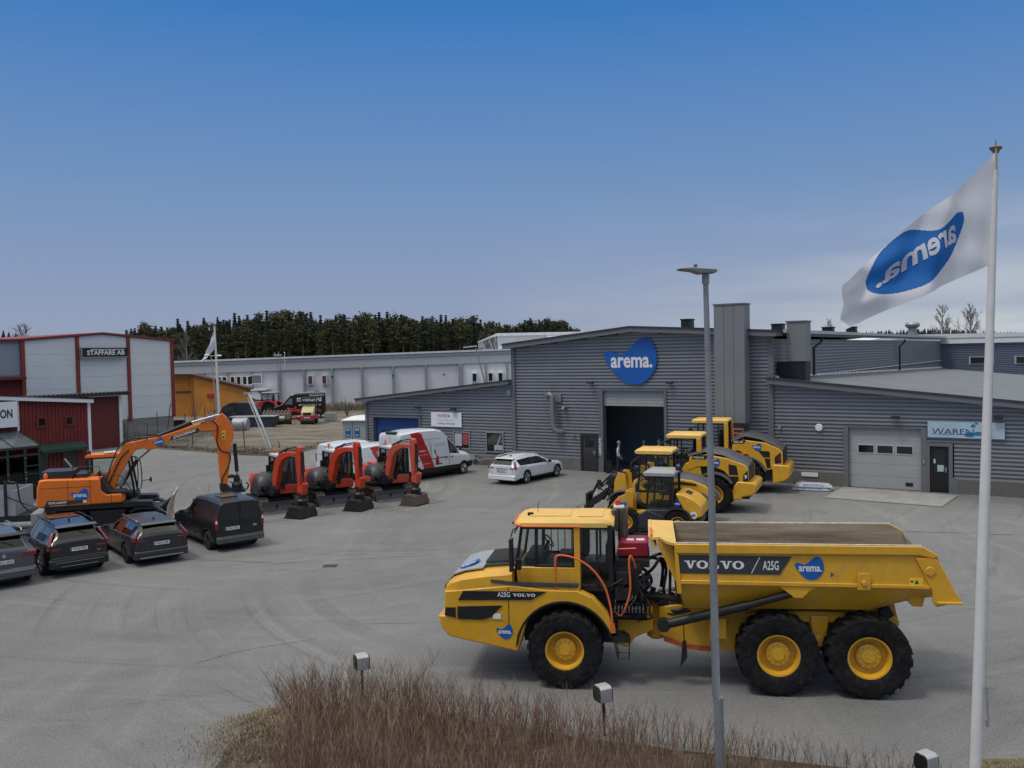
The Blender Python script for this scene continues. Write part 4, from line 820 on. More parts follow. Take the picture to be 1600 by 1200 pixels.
b=B(); b.tube([(-.72,.0,1.42),(-.80,-.28,1.30)],.012,5); b.cb((.1,0,1.67),(.14,.03,.06)); b.done('rear_wiper',BLK,T); B().bx(.55,1.45,-.45,.45,1.664,1.672).done('sunroof',GLW,T) ; B().glyph('B5',(-.943,-.55,.72),(0,-.1,0),(0,0,.05),(-1,0,0)).done('badge',CHR,T)
# estate
EST=dict(wb=2.87,ro=1.02,fo=.87,W=1.85,wr=.335,sill=.22,belt=[(-1.02,.92),(-.6,.97),(2.0,.90),(2.6,.87),(3.3,.76),(3.74,.60)],roof=[(-1.02,.96),(-.97,1.05),(-.72,1.33),(-.62,1.365),(.5,1.435),(1.3,1.42),(1.6,1.36),(2.4,.97),(2.6,.93),(3.3,.84),(3.6,.74),(3.74,.62)],rw=[(-.6,.56),(.5,.62),(1.8,.58)],glass=[(-.55,.15),(.22,1.02),(1.10,2.05)],ws=(1.6,2.42),rwin=(-.98,-.72),rim=RIMB,tailblack=.36,gap=.045)
T=thing('parked_car','dusty dark grey estate car with silver window trim, between black SUV and van','car',(-12.42,30.5,0),R(128),'dark cars parked in a row')
car_body(T,EST,PG); seats(T,(.7,1.55),.82); mirrors(T,2.0,.98,.91); handles(T,((.3,.84),(1.25,.82)),.92,PG); gaps(T,[(.2,.5,.92),(1.05,.35,.9),(2.1,.4,.88)],.92); tail_volvo(T,-1.02,.925); plate(T,-1.03,.72,'WFX 578')
def est_detail(T,pt,rail):
    b=B(); b.prism([(-1.08,.24),(-1.07,.48),(-1.02,.52),(-.6,.52),(-.6,.26)],-.86,.86,'y'); b.done('rear_bumper',pt,T,bevel=.03); B().bx(-1.09,-1.06,-.7,.7,.28,.31).done('trim_strip',rail,T)
    for s in (1,-1): b=B(); b.tube([(-.5,s*.60,1.40),(-.35,s*.62,1.44),(1.1,s*.63,1.48),(1.35,s*.62,1.43)],.018,6); b.done('roof_rail',rail,T)
    b=B(); b.tube([(-.80,.0,1.22),(-.88,-.28,1.12)],.012,5); b.cb((-.2,0,1.44),(.14,.03,.06)); b.done('rear_wiper',BLK,T)
    b=B(); b.prism([(-.66,1.38),(-.86,1.335),(-.84,1.32),(-.6,1.33)],-.58,.58,'y'); b.done('roof_spoiler',pt,T,bevel=.01)
est_detail(T,PG,CHR)
for s in (1,-1): b=B(); b.tube([(-.6,s*.905,.985),(.5,s*.90,.955),(2.0,s*.895,.915)],.009,5); b.done('window_trim',CHR,T)
E2=dict(EST); E2['rim']=RIMS
T=thing('parked_car','white estate car with dark windows parked nose to the grey workshop wall','car',(-.03,47.22,0),R(54))
tag(T,cat='car'); car_body(T,E2,PW,glassm=mat('near black car glass',(.01,.011,.013),.08,spec=.7)); mirrors(T,2.0,.98,.91); handles(T,((.3,.84),(1.25,.82)),.92,PW); tail_volvo(T,-1.02,.925); plate(T,-1.03,.72,'KPM 43U'); est_detail(T,PW,PW)
# VW-like SUV, mostly outside the left edge
SV=dict(SUV); SV.update(ro=.90,W=1.85,roof=[(-.90,1.06),(-.84,1.20),(-.62,1.56),(-.52,1.60),(.6,1.66),(1.5,1.63),(1.75,1.57),(2.45,1.13),(2.6,1.085),(3.3,1.0),(3.6,.88),(3.76,.74)],rwin=(-.85,-.62),rim=RIMB)
T=thing('parked_car','slate grey SUV half out of the picture at the left edge, silver roof rails','car',(-15.99,27.42,0),R(133),'dark cars parked in a row')
car_body(T,SV,PT); seats(T,(.75,1.65),.98); mirrors(T,2.1,1.10,.91); plate(T,-.91,.80,'RXU 073')
b=B(); b.prism([(-.98,.30),(-.97,.56),(-.91,.60),(-.5,.60),(-.5,.34)],-.88,.88,'y'); b.done('rear_bumper',PT,T,bevel=.03); B().bx(-.99,-.965,-.8,.8,.50,.53).done('chrome_strip',CHR,T)
for s in (1,-1):
    b=B(); b.prism([(-.92,.92),(-.92,1.06),(-.60,1.09),(-.60,.95)],s*.80,s*.90,'y'); b.bx(-.935,-.89,min(s*.5,s*.88),max(s*.5,s*.88),.93,1.05); b.done('tail_lamp',REDL,T,bevel=.01)
    b=B(); b.tube([(-.45,s*.62,1.63),(-.25,s*.64,1.69),(1.3,s*.64,1.71),(1.5,s*.62,1.65)],.022,6); b.done('roof_rail',CHR,T)
b=B(); b.lathe([(.001,-.915),(.055,-.915),(.055,-.89)],(0,0,.99),'x',16); b.done('round_badge',CHR,T); b=B(); b.prism([(-.58,1.615),(-.80,1.57),(-.78,1.54),(-.5,1.55)],-.66,.66,'y'); b.done('roof_spoiler',BLK,T); b=B(); b.tube([(-.74,.0,1.40),(-.82,-.28,1.28)],.012,5); b.done('rear_wiper',BLK,T)
# small black van
VAN=dict(wb=2.80,ro=.80,fo=.86,W=1.84,wr=.33,sill=.24,belt=[(-.80,1.12),(1.5,1.06),(2.3,1.02),(3.2,.92),(3.66,.7)],roof=[(-.80,1.71),(-.74,1.77),(.4,1.81),(1.3,1.79),(1.6,1.73),(2.45,1.16),(2.6,1.12),(3.2,1.0),(3.5,.88),(3.66,.72)],rw=[(-.8,.70),(1.4,.70)],glass=[(1.28,2.18)],ws=(1.6,2.46),rwin=(9,10),rim=RIMB,rk=.03,rr_=.1,tailblack=.45,gap=.07)
T=thing('parked_van','dusty black small panel van with two blank rear doors, rightmost of the dark parked vehicles','van',(-10.32,32.39,0),R(130),'dark cars parked in a row')
car_body(T,VAN,PV); seats(T,(1.45,),.95); mirrors(T,2.2,1.12,.90); handles(T,((1.4,.98),),.915,PV); gaps(T,[(1.2,.4,1.7),(2.3,.5,1.0)],.915); plate(T,-.81,.80,'CEH 557',.28)
b=B(); 
for s in (1,-1): b.prism([(s*.05,1.12),(s*.05,1.62),(s*.60,1.62),(s*.72,1.12)],-.812,-.795,'x')
b.done('rear_door_window',GLW,T); b=B(); b.bx(-.815,-.80,-.008,.008,.45,1.75); b.bx(-.81,-.80,-.8,.8,1.0,1.012); b.cb((-.82,-.15,1.0),(.03,.2,.05)); b.done('rear_door_gap',BLK,T)
for s in (1,-1): b=B(); b.prism([(-.815,.80),(-.815,1.32),(-.70,1.28),(-.66,.82)],s*.80,s*.905,'y'); b.bx(-.83,-.80,min(s*.82,s*.89),max(s*.82,s*.89),1.0,1.12,1); b.done('tail_lamp',[REDL,WHM],T,bevel=.01)
b=B(); b.prism([(-.92,.30),(-.91,.50),(-.80,.54),(-.4,.54),(-.4,.34)],-.87,.87,'y'); b.done('rear_bumper',mat('grey bumper plastic',(.07,.07,.072),.6,dirt=.3),T,bevel=.03)
B().bx(-.924,-.905,.5,.68,.36,.40).done('reflector',REDL,T); B().cb((-.816,-.55,.83),(.02,.14,.06)).done('oval_badge',CHR,T)
B().bx(-.1,.5,-.25,.35,1.815,1.832).done('roof_dirt_mat',mat('brown leaves',(.09,.06,.045),.9,var=.4,scale=12),T); b=B(); b.tube([(1.3,.3,1.83),(1.1,.3,2.2)],.005,4); b.cb((-.4,0,1.86),(.12,.03,.05)); b.done('aerial',BLK,T)
# white service vans
REDP=mat('van red print',(.42,.018,.018),.35,var=.05,coat=.4)
def bigvan(T,mir=1,red=(.10,.95),L=3.75):
    Z=2.72
    SPV=dict(wb=L,ro=1.02,fo=.92,W=2.05,wr=.345,sill=.30,belt=[(-1.02,1.30),(2.4,1.24),(3.2,1.20),(4.1,1.08),(L+.92,.8)],roof=[(-1.02,Z-.18),(-.95,Z-.06),(.5,Z+.03),(1.7,Z),(2.2,Z-.12),(2.65,2.30),(3.72,1.36),(3.9,1.30),(4.4,1.12),(L+.92,.84)],rw=[(-1,.84),(2.0,.80),(3,.74)],glass=[(2.62,3.42)],ws=(2.62,3.74),rwin=(9,10),rim=RIMS,rk=.04,rr_=.12,rows=9,mats=[REDP],gap=.06,spokes=8)
    def colf(x,z,s,g_):
        if g_<=1: return 1
        if s==0: return 1 if z<.5 else (0)
        if .42<z<.62 and x>-.9 : return 1
        if z<.42 and x>-.9: return 2 if x<1.0 and s<0 else (1 if x>3.9 else 0)
        if x>L+.3 and z<.72: return 1
        u=x+(z-1.6)*.42
        if s<0 and red[0]<u<red[1] and z<Z-.12: return 2
        return None
    car_body(T,SPV,PW,colf,glassm=GLD,res=.05); mirrors(T,3.35,1.45,1.02)
    hw=1.03
    b=B(); b.prism([(-1.035,2.62),(-1.035,2.70),(-.9,2.76),(-.9,2.66)],-.5,.3,'y'); b.done('high_lamp',BLK,T)
    b=B(); 
    for y in (-.05,): b.bx(-1.03,-1.015,y-.006,y+.006,.5,2.5)
    b.bx(-1.03,-1.015,-.9,.9,1.28,1.29); b.cb((-1.03,-.15,1.25),(.03,.16,.05)); b.bx(-1.035,-1.02,.1,.6,2.0,2.06) ; b.done('rear_door_gap',DGR,T)
    for s in (1,-1): B().bx(-1.035,-.97,min(s*.88,s*.99),max(s*.88,s*.99),.95,1.4).done('tail_lamp',REDL,T,bevel=.01)
    b=B(); b.prism([(-1.10,.35),(-1.10,.5),(-1.0,.54),(-.8,.5),(-.8,.36)],-.95,.95,'y'); b.done('rear_bumper',BLK,T,bevel=.02)
    b=B(); b.prism([(1.15,1.15),(1.15,2.05),(2.30,2.05),(2.45,1.6),(2.45,1.15)],-hw-.012,-hw+.02,'y'); b.done('side_panel',PW,T,bevel=.004)
    b=B(); b.bx(1.0,1.012,-hw-.008,-hw,.65,2.3); b.bx(2.52,2.532,-hw-.008,-hw,.65,2.2); b.bx(-.9,1.9,-hw+.02,-hw+.045,2.2,2.215); b.cb((2.3,-hw-.01,1.1),(.2,.03,.04)); b.cb((2.75,-hw-.01,1.1),(.2,.03,.04)); b.bx(-.2,2.3,-hw-.01,-hw+.01,1.115,1.135) ; b.done('door_seam',DGR,T)
    b=B(); b.glyph('TOYOTA',(.13,-hw-.004,1.55),(.52,0,0),(0,0,.11),(0,-1,0),0,.02,.006); b.glyph('Material Handling',(.20,-hw-.004,1.36),(.60,0,0),(0,0,.07),(0,-1,0),0,0,.006); b.glyph('toyota-forklifts.se',(.42,-hw-.004,.86),(.62,0,0),(0,0,.06),(0,-1,0),0,0,.006); b.done('lettering',LTW,T)
    B().glyph('SERVICE',(1.35,-hw-.012,1.80),(.75,0,0),(0,0,.1),(0,-1,0),0,0,.006).done('grey_lettering',mat('pale grey print',(.35,.36,.38),.5),T)
    b=B(); y0,y1=-hw-.02,-hw-.005
    b.prism([(1.45,.82),(1.42,1.02),(1.50,1.22),(1.62,1.25),(1.66,1.2),(1.70,.84)],y0,y1,'y',0); b.prism([(1.45,.76),(1.45,.82),(1.95,.82),(1.95,.78)],y0,y1,'y',1); b.prism([(1.50,1.22),(1.36,1.48),(1.40,1.50),(1.55,1.24)],y0,y1,'y',1); b.cb((1.38,-hw-.013,1.52),(.10,.015,.14),1); b.done('pallet_truck_print',[REDP,BLK],T)
    plate(T,-1.04,.72,'UGX 61L',.2)
T=thing('white_van','tall white high-roof van with red slanted band and pallet truck picture, beside the blue door','van',(-5.99,48.77,0),R(50.7),'white and red service vans')
bigvan(T)
SM=dict(wb=2.98,ro=.85,fo=.90,W=1.92,wr=.33,sill=.27,belt=[(-.85,1.15),(1.7,1.08),(2.5,1.04),(3.4,.95),(3.88,.7)],roof=[(-.85,1.80),(-.78,1.88),(.4,1.95),(1.5,1.93),(1.8,1.85),(2.65,1.22),(2.8,1.16),(3.4,1.05),(3.7,.92),(3.88,.74)],rw=[(-.85,.74),(1.5,.72)],glass=[(1.45,2.35)],ws=(1.8,2.66),rwin=(9,10),rim=RIMB,rk=.03,rr_=.1,rows=7,mats=[REDP],gap=.06)
def colf2(x,z,s,g_):
    if g_<=1: return 1
    if s==0: return 1 if z<.42 else 0
    if z<.40: return 1
    u=x+(z-1.4)*.45
    if s<0 and .1<u<1.1 and z>.85 and z<1.78: return 2
    return None
def smallvan(T):
    car_body(T,SM,PW,colf2,glassm=GLD,res=.05); mirrors(T,2.35,1.15,.95)
    b=B(); b.bx(-.862,-.848,-.006,.006,.5,1.75); b.bx(-.862,-.85,-.8,.8,1.28,1.29); b.cb((-.87,-.4,1.0),(.04,.3,.05)); b.cb((-.87,-.3,1.45),(.02,.12,.03)); b.done('rear_door_gap',DGR,T)
    for s in (1,-1): B().bx(-.865,-.78,min(s*.84,s*.94),max(s*.84,s*.94),.85,1.3).done('tail_lamp',REDL,T,bevel=.01)
    b=B(); b.glyph('TOYOTA',(.18,-.965,1.42),(.55,0,0),(0,0,.12),(0,-1,0),0,.02,.006); b.glyph('Material Handling',(.3,-.965,1.22),(.55,0,0),(0,0,.06),(0,-1,0),0,0,.006); b.done('lettering',LTW,T); plate(T,-.865,.62,'GSM 204')
T=thing('white_van','low white van with red side panel, rear doors towards us, close behind the tall van','van',(-8.45,49.7,0),R(52),'white and red service vans'); smallvan(T)
T2=dup(T,(-10.1,51.4,0),R(50),'low white van farthest back, partly hidden by the other two white vans')
# ================= wheel loaders (local: x forward, y left; origin under rear axle)
def frame_cab(T,x0,x1,w0,w1,z0,z1,m,lean=.12,glassm=GLS,mid=None,pw=.07,rearm=None):
    """glazed cab frame: posts, glass on four sides"""
    b=B(); zt=z1
    for y in (w0,w1):
        post(b,(x1,y,z0),(x1-lean,y,zt),pw,pw); post(b,(x0,y,z0),(x0+.02,y,zt),pw*1.4,pw)
        if mid: post(b,(mid,y,z0),(mid-.02,y,zt),pw*.7,pw*.8)
        yy=(y-pw*.4,y+pw*.4); b.bx(x0,x1-lean,yy[0],yy[1],zt-.06,zt); b.bx(x0,x1,yy[0],yy[1],z0-.04,z0+.05)
    b.bx(x1-.03,x1+.03,w0,w1,z0-.03,z0+.05); b.bx(x0-.03,x0+.03,w0,w1,z0-.03,z0+.05); b.bx(x1-lean-.03,x1-lean+.03,w0,w1,zt-.06,zt)
    b.done('cab_frame',m,T,bevel=.01)
    for y in (w0,w1):
        g=B(); quad(g,[(x1-.04,y,z0+.04),(x0+.05,y,z0+.04),(x0+.06,y,zt-.05),(x1-lean-.04,y,zt-.05)]); g.done('side_glass',glassm,T)
    g=B(); quad(g,[(x1,w0+.04,z0+.04),(x1,w1-.04,z0+.04),(x1-lean,w1-.04,zt-.05),(x1-lean,w0+.04,zt-.05)]); g.done('front_glass',glassm,T)
    g=B(); quad(g,[(x0,w0+.04,z0+.04),(x0,w1-.04,z0+.04),(x0+.02,w1-.04,zt-.05),(x0+.02,w0+.04,zt-.05)]); g.done('rear_glass',glassm,T)
    b=B(); cx=(x0+x1)/2; b.cb((cx-.15,0,z0+.12),(.5,.5,.16)); b.cb((cx-.38,0,z0+.5),(.14,.5,.7)); b.cb((cx-.38,0,z0+.92),(.1,.28,.2)); b.tube([(x1-.35,0,z0),(x1-.5,0,z0+.42)],.035,8); b.lathe([(.19,-.01),(.21,0),(.19,.01)],(x1-.52,0,z0+.45),'z',16,cap=True); b.cb((x1-.2,0,z0+.1),(.3,.7,.2)); b.done('cab_interior',BLK,T,bevel=.03)
def loader(T,k,P,front=True):
    """P: dict of shape lists; W half width"""
    W=P['W']; wb=P['wb']; r=P['r']
    xo=P.get('xo',0)
    for x in (xo,wb):
        for s in (1,-1): tread_wheel(T,(x,s*(W-P['tw']/2),r),r,P['tw'],r*.52,YEL,s,18,36,lugh=.05)
    hw=P['hw']
    sh=P['hood']                        # side outline of the yellow engine cover
    for s in (1,-1): B().prism(sh,s*(hw-.12),s*hw,'y').done('engine_cover',YEL,T,bevel=.03)
    top=P['top']                        # dark hood top line (x,z)
    b=B(); b.loft([[(x,-hw+.06,z-.14),(x,-hw+.22,z-.05),(x,-.3,z+.01),(x,.3,z+.01),(x,hw-.22,z-.05),(x,hw-.06,z-.14)] for x,z in top]); b.done('hood',mat('hood charcoal',(.06,.063,.068),.45,var=.12,dirt=.3,dcol=(.12,.11,.10)),T,smooth=40)
    b=B(); xr=top[-1][0]; b.bx(xr-.02,xr+.9,-hw+.12,hw-.12,.6,top[-1][1]-.12); b.bx(xr+.8,top[0][0],-hw+.15,hw-.15,1.0,top[-1][1]-.05); b.done('radiator',BLKM,T)
    cw=P['cw']; B().prism(cw,-hw-.06,hw+.06,'y').done('counterweight',YEL,T,bevel=.05)
    b=B(); fr=P['frame']; b.prism(fr,-.45,.45,'y'); b.done('rear_frame',YEL,T,bevel=.02)
    b=B(); b.tube([(0,-W+.3,r),(0,W-.3,r)],.16,12); b.tube([(wb,-W+.3,r),(wb,W-.3,r)],.16,12); b.done('axle',BLKM,T,smooth=40)
    fr_=r+.16
    for s in (1,-1):
        arc=[(xo+fr_*math.cos(R(a)),r+fr_*math.sin(R(a))) for a in range(*P['fend'],8)]; arci=[(xo+(fr_-.07)*math.cos(R(a)),r+(fr_-.07)*math.sin(R(a))) for a in range(P['fend'][1]-2,P['fend'][0]-1,-8)]
        B().prism(arc+arci,s*hw*.7,s*(W+.02),'y').done('fender',mat('fender grey',(.11,.11,.112),.6,var=.15,dirt=.3),T)
    for pts in P.get('vents',[]):
        B().prism(pts,hw-.01,hw+.012,'y').done('side_vent',BLK,T)
def cab_l(T,x0,x1,z0,z1,w,roof_m,fr=BLK,mid=None,post_y=None,rz=.17,back=.1,fwd=.15):
    frame_cab(T,x0,x1,-w,w,z0,z1,fr,.10,mid=mid)
    rr=[]
    for x,k,a,c in ((x1+fwd,.92,.05,.11),(x1+fwd-.08,1,.0,rz),(x0-back+.08,1,.0,rz),(x0-back,.94,.03,.12)):
        y=(w+.06)*k; rr.append([(x,-y,z1+a),(x,-y,z1+c-.05),(x,-y*.9,z1+c),(x,y*.9,z1+c),(x,y,z1+c-.05),(x,y,z1+a)])
    B().loft(rr).done('cab_roof',roof_m,T,smooth=40)
def arms(T,W,x,z,tip,m,brk):
    for s in (1,-1):
        b=B(); b.prism([(x,z+.16),(x+.45,z+.10),(tip[0]-.5,tip[1]+.55),(tip[0],tip[1]+.12),(tip[0],tip[1]-.12),(tip[0]-.55,tip[1]+.2),(x+.4,z-.25),(x,z-.16)],s*W-.05,s*W+.05,'y'); b.done('lift_arm',m,T,bevel=.01)
    b=B(); b.prism([(x-.28,.7),(x-.2,z+.2),(x+.1,z+.25),(x+.25,z-.1),(x+.3,.75)],-W-.13,-W-.08,'y'); b.prism([(x-.28,.7),(x-.2,z+.2),(x+.1,z+.25),(x+.25,z-.1),(x+.3,.75)],W+.08,W+.13,'y'); b.bx(x-.3,x+.3,-W-.1,W+.1,.6,.95); b.done('loader_tower',brk,T,bevel=.01)
    b=B(); b.tube([(x-.1,.0,z-.05),(x+.55,0,z+.1)],.07,10); b.tube([(x+.5,0,z+.1),(tip[0]-.4,0,tip[1]+.75)],.04,8); b.prism([(tip[0]-.62,tip[1]+.2),(tip[0]-.45,tip[1]+1.0),(tip[0]-.32,tip[1]+1.0),(tip[0]-.40,tip[1]+.2)],-.07,.07,'y'); b.tube([(tip[0]-.38,0,tip[1]+.95),(tip[0],0,tip[1]+.25)],.05,8)
    for s in (1,-1): b.tube([(x-.1,s*(W-.2),.8),(x+1.0,s*(W-.1),z-.35)],.06,8)
    b.done('lift_cylinder',BLKM,T,smooth=40)
    b=B(); b.bx(tip[0]-.02,tip[0]+.10,-W-.15,W+.15,tip[1]-.2,tip[1]+.05); b.bx(tip[0]-.02,tip[0]+.08,-.4,.4,tip[1]+.05,tip[1]+.5); b.bx(tip[0]+.1,tip[0]+.16,-W-.2,W+.2,tip[1]-.28,tip[1]-.16); b.done('quick_coupler',BLKM,T,bevel=.01)
LA='wheel loader'; LG='yellow wheel loaders parked in a row'
# largest, by the wall
T=thing('wheel_loader','largest yellow wheel loader with red ladder rail, farthest back against the grey wall',LA,(12.19,42.87,0),R(158),LG)
loader(T,1,dict(W=1.32,xo=.85,wb=4.0,r=.80,tw=.6,hw=1.12,fend=(20,166),
 hood=[(1.55,1.85),(1.45,2.42),(.95,2.50),(-.05,2.38),(-.62,2.12),(-.80,1.95),(-.82,1.25),(-.15,1.10),(.10,1.12),(.45,1.55),(.80,1.80),(1.25,2.00)],
 top=[(1.55,2.55),(.9,2.82),(.2,2.68),(-.4,2.42),(-.80,2.12)],cw=[(-.35,1.38),(-1.05,1.34),(-1.14,1.2),(-1.12,.80),(-.9,.62),(-.35,.46)],frame=[(-.4,1.3),(-.4,.7),(1.2,.6),(2.2,.7),(2.2,1.2),(1.2,1.3)],
 vents=[[(.08,1.72),(.30,2.02),(-.22,1.98),(-.24,1.70)],[(.02,1.66),(-.24,1.64),(-.26,1.22),(-.10,1.2)],[(-.45,1.72),(-.72,1.95),(-.74,1.45),(-.45,1.42)]]))
cab_l(T,1.85,3.25,1.85,3.26,.78,YELP,BLK,mid=2.2,fwd=.22); b=B(); post(b,(1.80,.80,1.8),(1.82,.80,3.26),.20,.10); post(b,(1.80,-.80,1.8),(1.82,-.80,3.26),.20,.10); b.prism([(1.6,1.7),(1.75,2.05),(2.1,1.9),(2.4,1.85),(2.4,1.65)],.78,1.1,'y'); b.done('cab_pillar',YEL,T,bevel=.02)
b=B(); b.bx(1.9,3.1,-.8,.8,1.0,1.85); b.done('cab_base',BLKM,T)
logo(T,(.58,1.125,2.00),(-.44,0,0),(0,0,.36),(0,1,0),.01)
b=B(); b.prism([(1.52,2.33),(1.48,2.46),(.85,2.50),(.95,2.33)],1.12,1.13,'y',1); slab(b,'VOLVO',(1.44,1.13,2.36),(-.46,0,0),(0,0,.09),(0,1,0)); b.done('lettering',[LTW,BLK],T)
b=B()
for x in (1.45,1.0): b.tube([(x,.95,2.4),(x,.95,3.0)],.018,6); b.tube([(x,1.1,1.85),(x,1.1,2.4)],.018,6) if x<1.1 else None
b.tube([(1.45,.95,3.0),(1.0,.95,3.0)],.018,6); b.tube([(1.45,.95,2.8),(1.0,.95,2.8)],.018,6); b.bx(.85,1.3,1.1,1.3,1.84,1.88); b.done('ladder_rail',HAND,T)
b=B(); b.cb((.95,.2,3.02),(.2,.2,.32)); b.tube([(1.55,.5,2.3),(1.7,.8,1.9)],.05,8); b.done('exhaust',BLKM,T); b=B(); b.bx(-.60,-.70,1.125,1.14,1.55,1.78); b.done('reflector_label',REDL,T)
arms(T,.5,3.4,1.6,(5.0,.5),BLKM,YEL); b=B(); b.tube([(3.25,.8,3.1),(3.5,1.1,3.0),(3.5,1.15,2.6)],.03,6); b.cb((3.5,1.15,2.8),(.08,.2,.4)); b.cb((3.5,.75,2.9),(.14,.14,.14)); b.done('mirror',BLK,T)
# second
T=thing('wheel_loader','yellow wheel loader with grey fender and emblem, between largest loader and black-armed loader',LA,(8.73,38.14,0),R(158),LG)
loader(T,2,dict(W=1.27,wb=3.0,r=.77,tw=.55,hw=1.08,fend=(18,150),
 hood=[(1.1,1.72),(1.0,2.30),(.3,2.42),(-.55,2.28),(-1.25,2.02),(-1.40,1.85),(-1.40,1.28),(-1.05,.95),(-.80,1.0),(-.72,1.40),(-.40,1.75),(.05,1.92),(.6,1.90)],
 top=[(1.1,2.44),(.4,2.66),(-.35,2.54),(-.95,2.28),(-1.38,2.0)],cw=[(-.95,1.34),(-1.62,1.30),(-1.72,1.2),(-1.70,.90),(-1.5,.76),(-1.15,.70),(-1.1,.58),(-.75,.55),(-.75,1.0)],frame=[(-.9,1.2),(-.9,.6),(1.2,.6),(2.0,.7),(2.0,1.2),(1.0,1.3)],
 vents=[[(-.62,1.60),(-.60,2.04),(-.92,1.98),(-.99,1.60)],[(-.64,1.54),(-1.0,1.54),(-1.02,1.14),(-.80,1.14)],[(-1.18,1.36),(-1.20,1.62),(-1.37,1.80),(-1.39,1.36)]]))
cab_l(T,.70,1.95,2.08,3.06,.76,YELP,BLK,mid=1.72,fwd=.12,back=.12); b=B(); post(b,(.64,.80,1.6),(.66,.80,3.06),.20,.10); b.prism([(.5,1.55),(.62,2.1),(.95,2.12),(1.2,2.02),(1.35,1.75),(1.2,1.6)],.76,1.06,'y'); b.done('cab_pillar',YEL,T,bevel=.02)
B().bx(.7,1.95,-.78,.78,1.0,2.05).done('cab_base',BLKM,T); logo(T,(.16,1.085,1.92),(-.42,0,0),(0,0,.34),(0,1,0),.01); logo(T,(1.62,.80,1.80),(-.16,0,0),(0,0,.22),(0,1,0),.02)
b=B(); b.prism([(.9,2.22),(.88,2.36),(.22,2.41),(.32,2.22)],1.08,1.09,'y',1); slab(b,'VOLVO',(.84,1.09,2.25),(-.44,0,0),(0,0,.08),(0,1,0)); b.glyph('9',(-1.24,1.09,1.44),(-.10,0,0),(0,0,.18),(0,1,0),0,.04); b.done('lettering',[LTW,BLK],T)
b=B(); b.tube([(1.05,.5,2.5),(.75,.6,2.6)],.05,8); b.prism([(1.0,2.40),(.72,3.0),(.62,2.98),(.6,2.40)],.15,.35,'y'); b.done('air_intake',BLKM,T)
arms(T,.5,3.1,1.6,(4.6,.5),BLKM,YEL); b=B(); b.tube([(1.9,.8,3.0),(2.15,1.1,2.9),(2.15,1.12,2.5)],.03,6); b.cb((2.15,1.14,2.7),(.08,.2,.4)); b.cb((2.0,.72,2.9),(.14,.14,.14)); b.cb((2.05,.72,2.6),(.12,.12,.12)); b.done('mirror',BLK,T)
# third, with the black lettered arms
T=thing('wheel_loader','yellow wheel loader with lettered black lift arms lowered in front, nearest the open doorway',LA,(7.17,34.76,0),R(160),LG)
loader(T,3,dict(W=1.06,wb=2.75,r=.64,tw=.46,hw=.92,fend=(12,168),
 hood=[(.85,1.10),(.80,1.78),(.70,1.88),(.1,1.82),(-.38,1.64),(-.52,1.50),(-.50,1.05),(-.45,.72),(-.22,.70),(-.22,1.15),(-.10,1.38),(.3,1.50),(.62,1.48),(.66,1.10)],
 top=[(.95,1.92),(.6,2.0),(.1,1.93),(-.3,1.74),(-.5,1.58)],cw=[(-.2,.95),(-.52,1.0),(-.6,.92),(-.58,.5),(-.2,.45)],frame=[(-.4,1.0),(-.4,.5),(1.2,.5),(1.8,.6),(1.8,1.0),(1.0,1.1)],
 vents=[[(.66,1.68),(.60,1.78),(-.05,1.70),(-.1,1.62)]]))
cab_l(T,1.02,2.22,1.32,2.78,.68,YELP,BLK,mid=1.45,fwd=.12,back=.14)
b=B(); b.prism([(1.0,.8),(1.0,1.32),(1.9,1.32),(2.38,1.75),(2.46,1.5),(2.38,.95),(1.9,.8)],-.70,.70,'y'); b.done('cab_base',YEL,T,bevel=.03); logo(T,(2.28,.71,1.18),(-.14,0,0),(0,0,.13),(0,1,0),.01)
arms(T,.42,2.95,1.75,(4.35,.62),BLKM,YEL)
b=B(); b.M=None; d=Vector((-(4.0-3.25),0,(1.35-.95)));
slab(b,'VOLVO',(3.98,.475,1.02),(-.52,0,.40),(.075,0,.10),(0,1,0)); b.done('lettering',LTW,T)
fr_=.74
for s in (1,-1): b=B(); b.prism([(2.75+fr_*math.cos(R(a)),.64+fr_*math.sin(R(a))) for a in range(30,172,8)]+[(2.75+(fr_-.06)*math.cos(R(a)),.64+(fr_-.06)*math.sin(R(a))) for a in range(166,28,-8)],s*.55,s*1.08,'y'); b.done('fender',MATS['fender grey'],T)
b=B(); b.tube([(2.1,.7,2.7),(2.38,1.0,2.5),(2.4,1.02,2.2)],.025,6); b.cb((2.4,1.03,2.28),(.08,.2,.34)); b.cb((.7,.3,2.1),(.14,.14,.2)); b.done('mirror',BLK,T)
# compact loader
T=thing('compact_loader','compact wheel loader with grey roof, black doors and round white 40 sign',LA,(6.3,32.88,0),R(160))
for x in (0.15,2.05):
    for s in (1,-1): tread_wheel(T,(x,s*.72,.52),.52,.36,.27,YEL,s,16,32,lugh=.04)
B().prism([(.22,1.62),(-.05,1.60),(-.45,1.42),(-.72,1.18),(-.76,.84),(-.32,.64),(-.06,1.05)],-.78,.86,'y').done('engine_cover',YEL,T,bevel=.05)
B().prism([(1.45,.45),(1.5,.75),(1.3,1.0),(.28,1.0),(.20,1.56),(-.02,1.08),(-.30,.66),(-.66,.72),(-.66,.5),(-.25,.42)],-.80,.80,'y').done('cab_base',DGR,T,bevel=.03)
fr_=.60
for s in (1,-1): b=B(); b.prism([(.15+fr_*math.cos(R(a)),.52+fr_*math.sin(R(a))) for a in range(18,166,8)]+[(.15+(fr_-.06)*math.cos(R(a)),.52+(fr_-.06)*math.sin(R(a))) for a in range(162,17,-8)],s*.5,s*.93,'y'); b.done('fender',DGR,T)
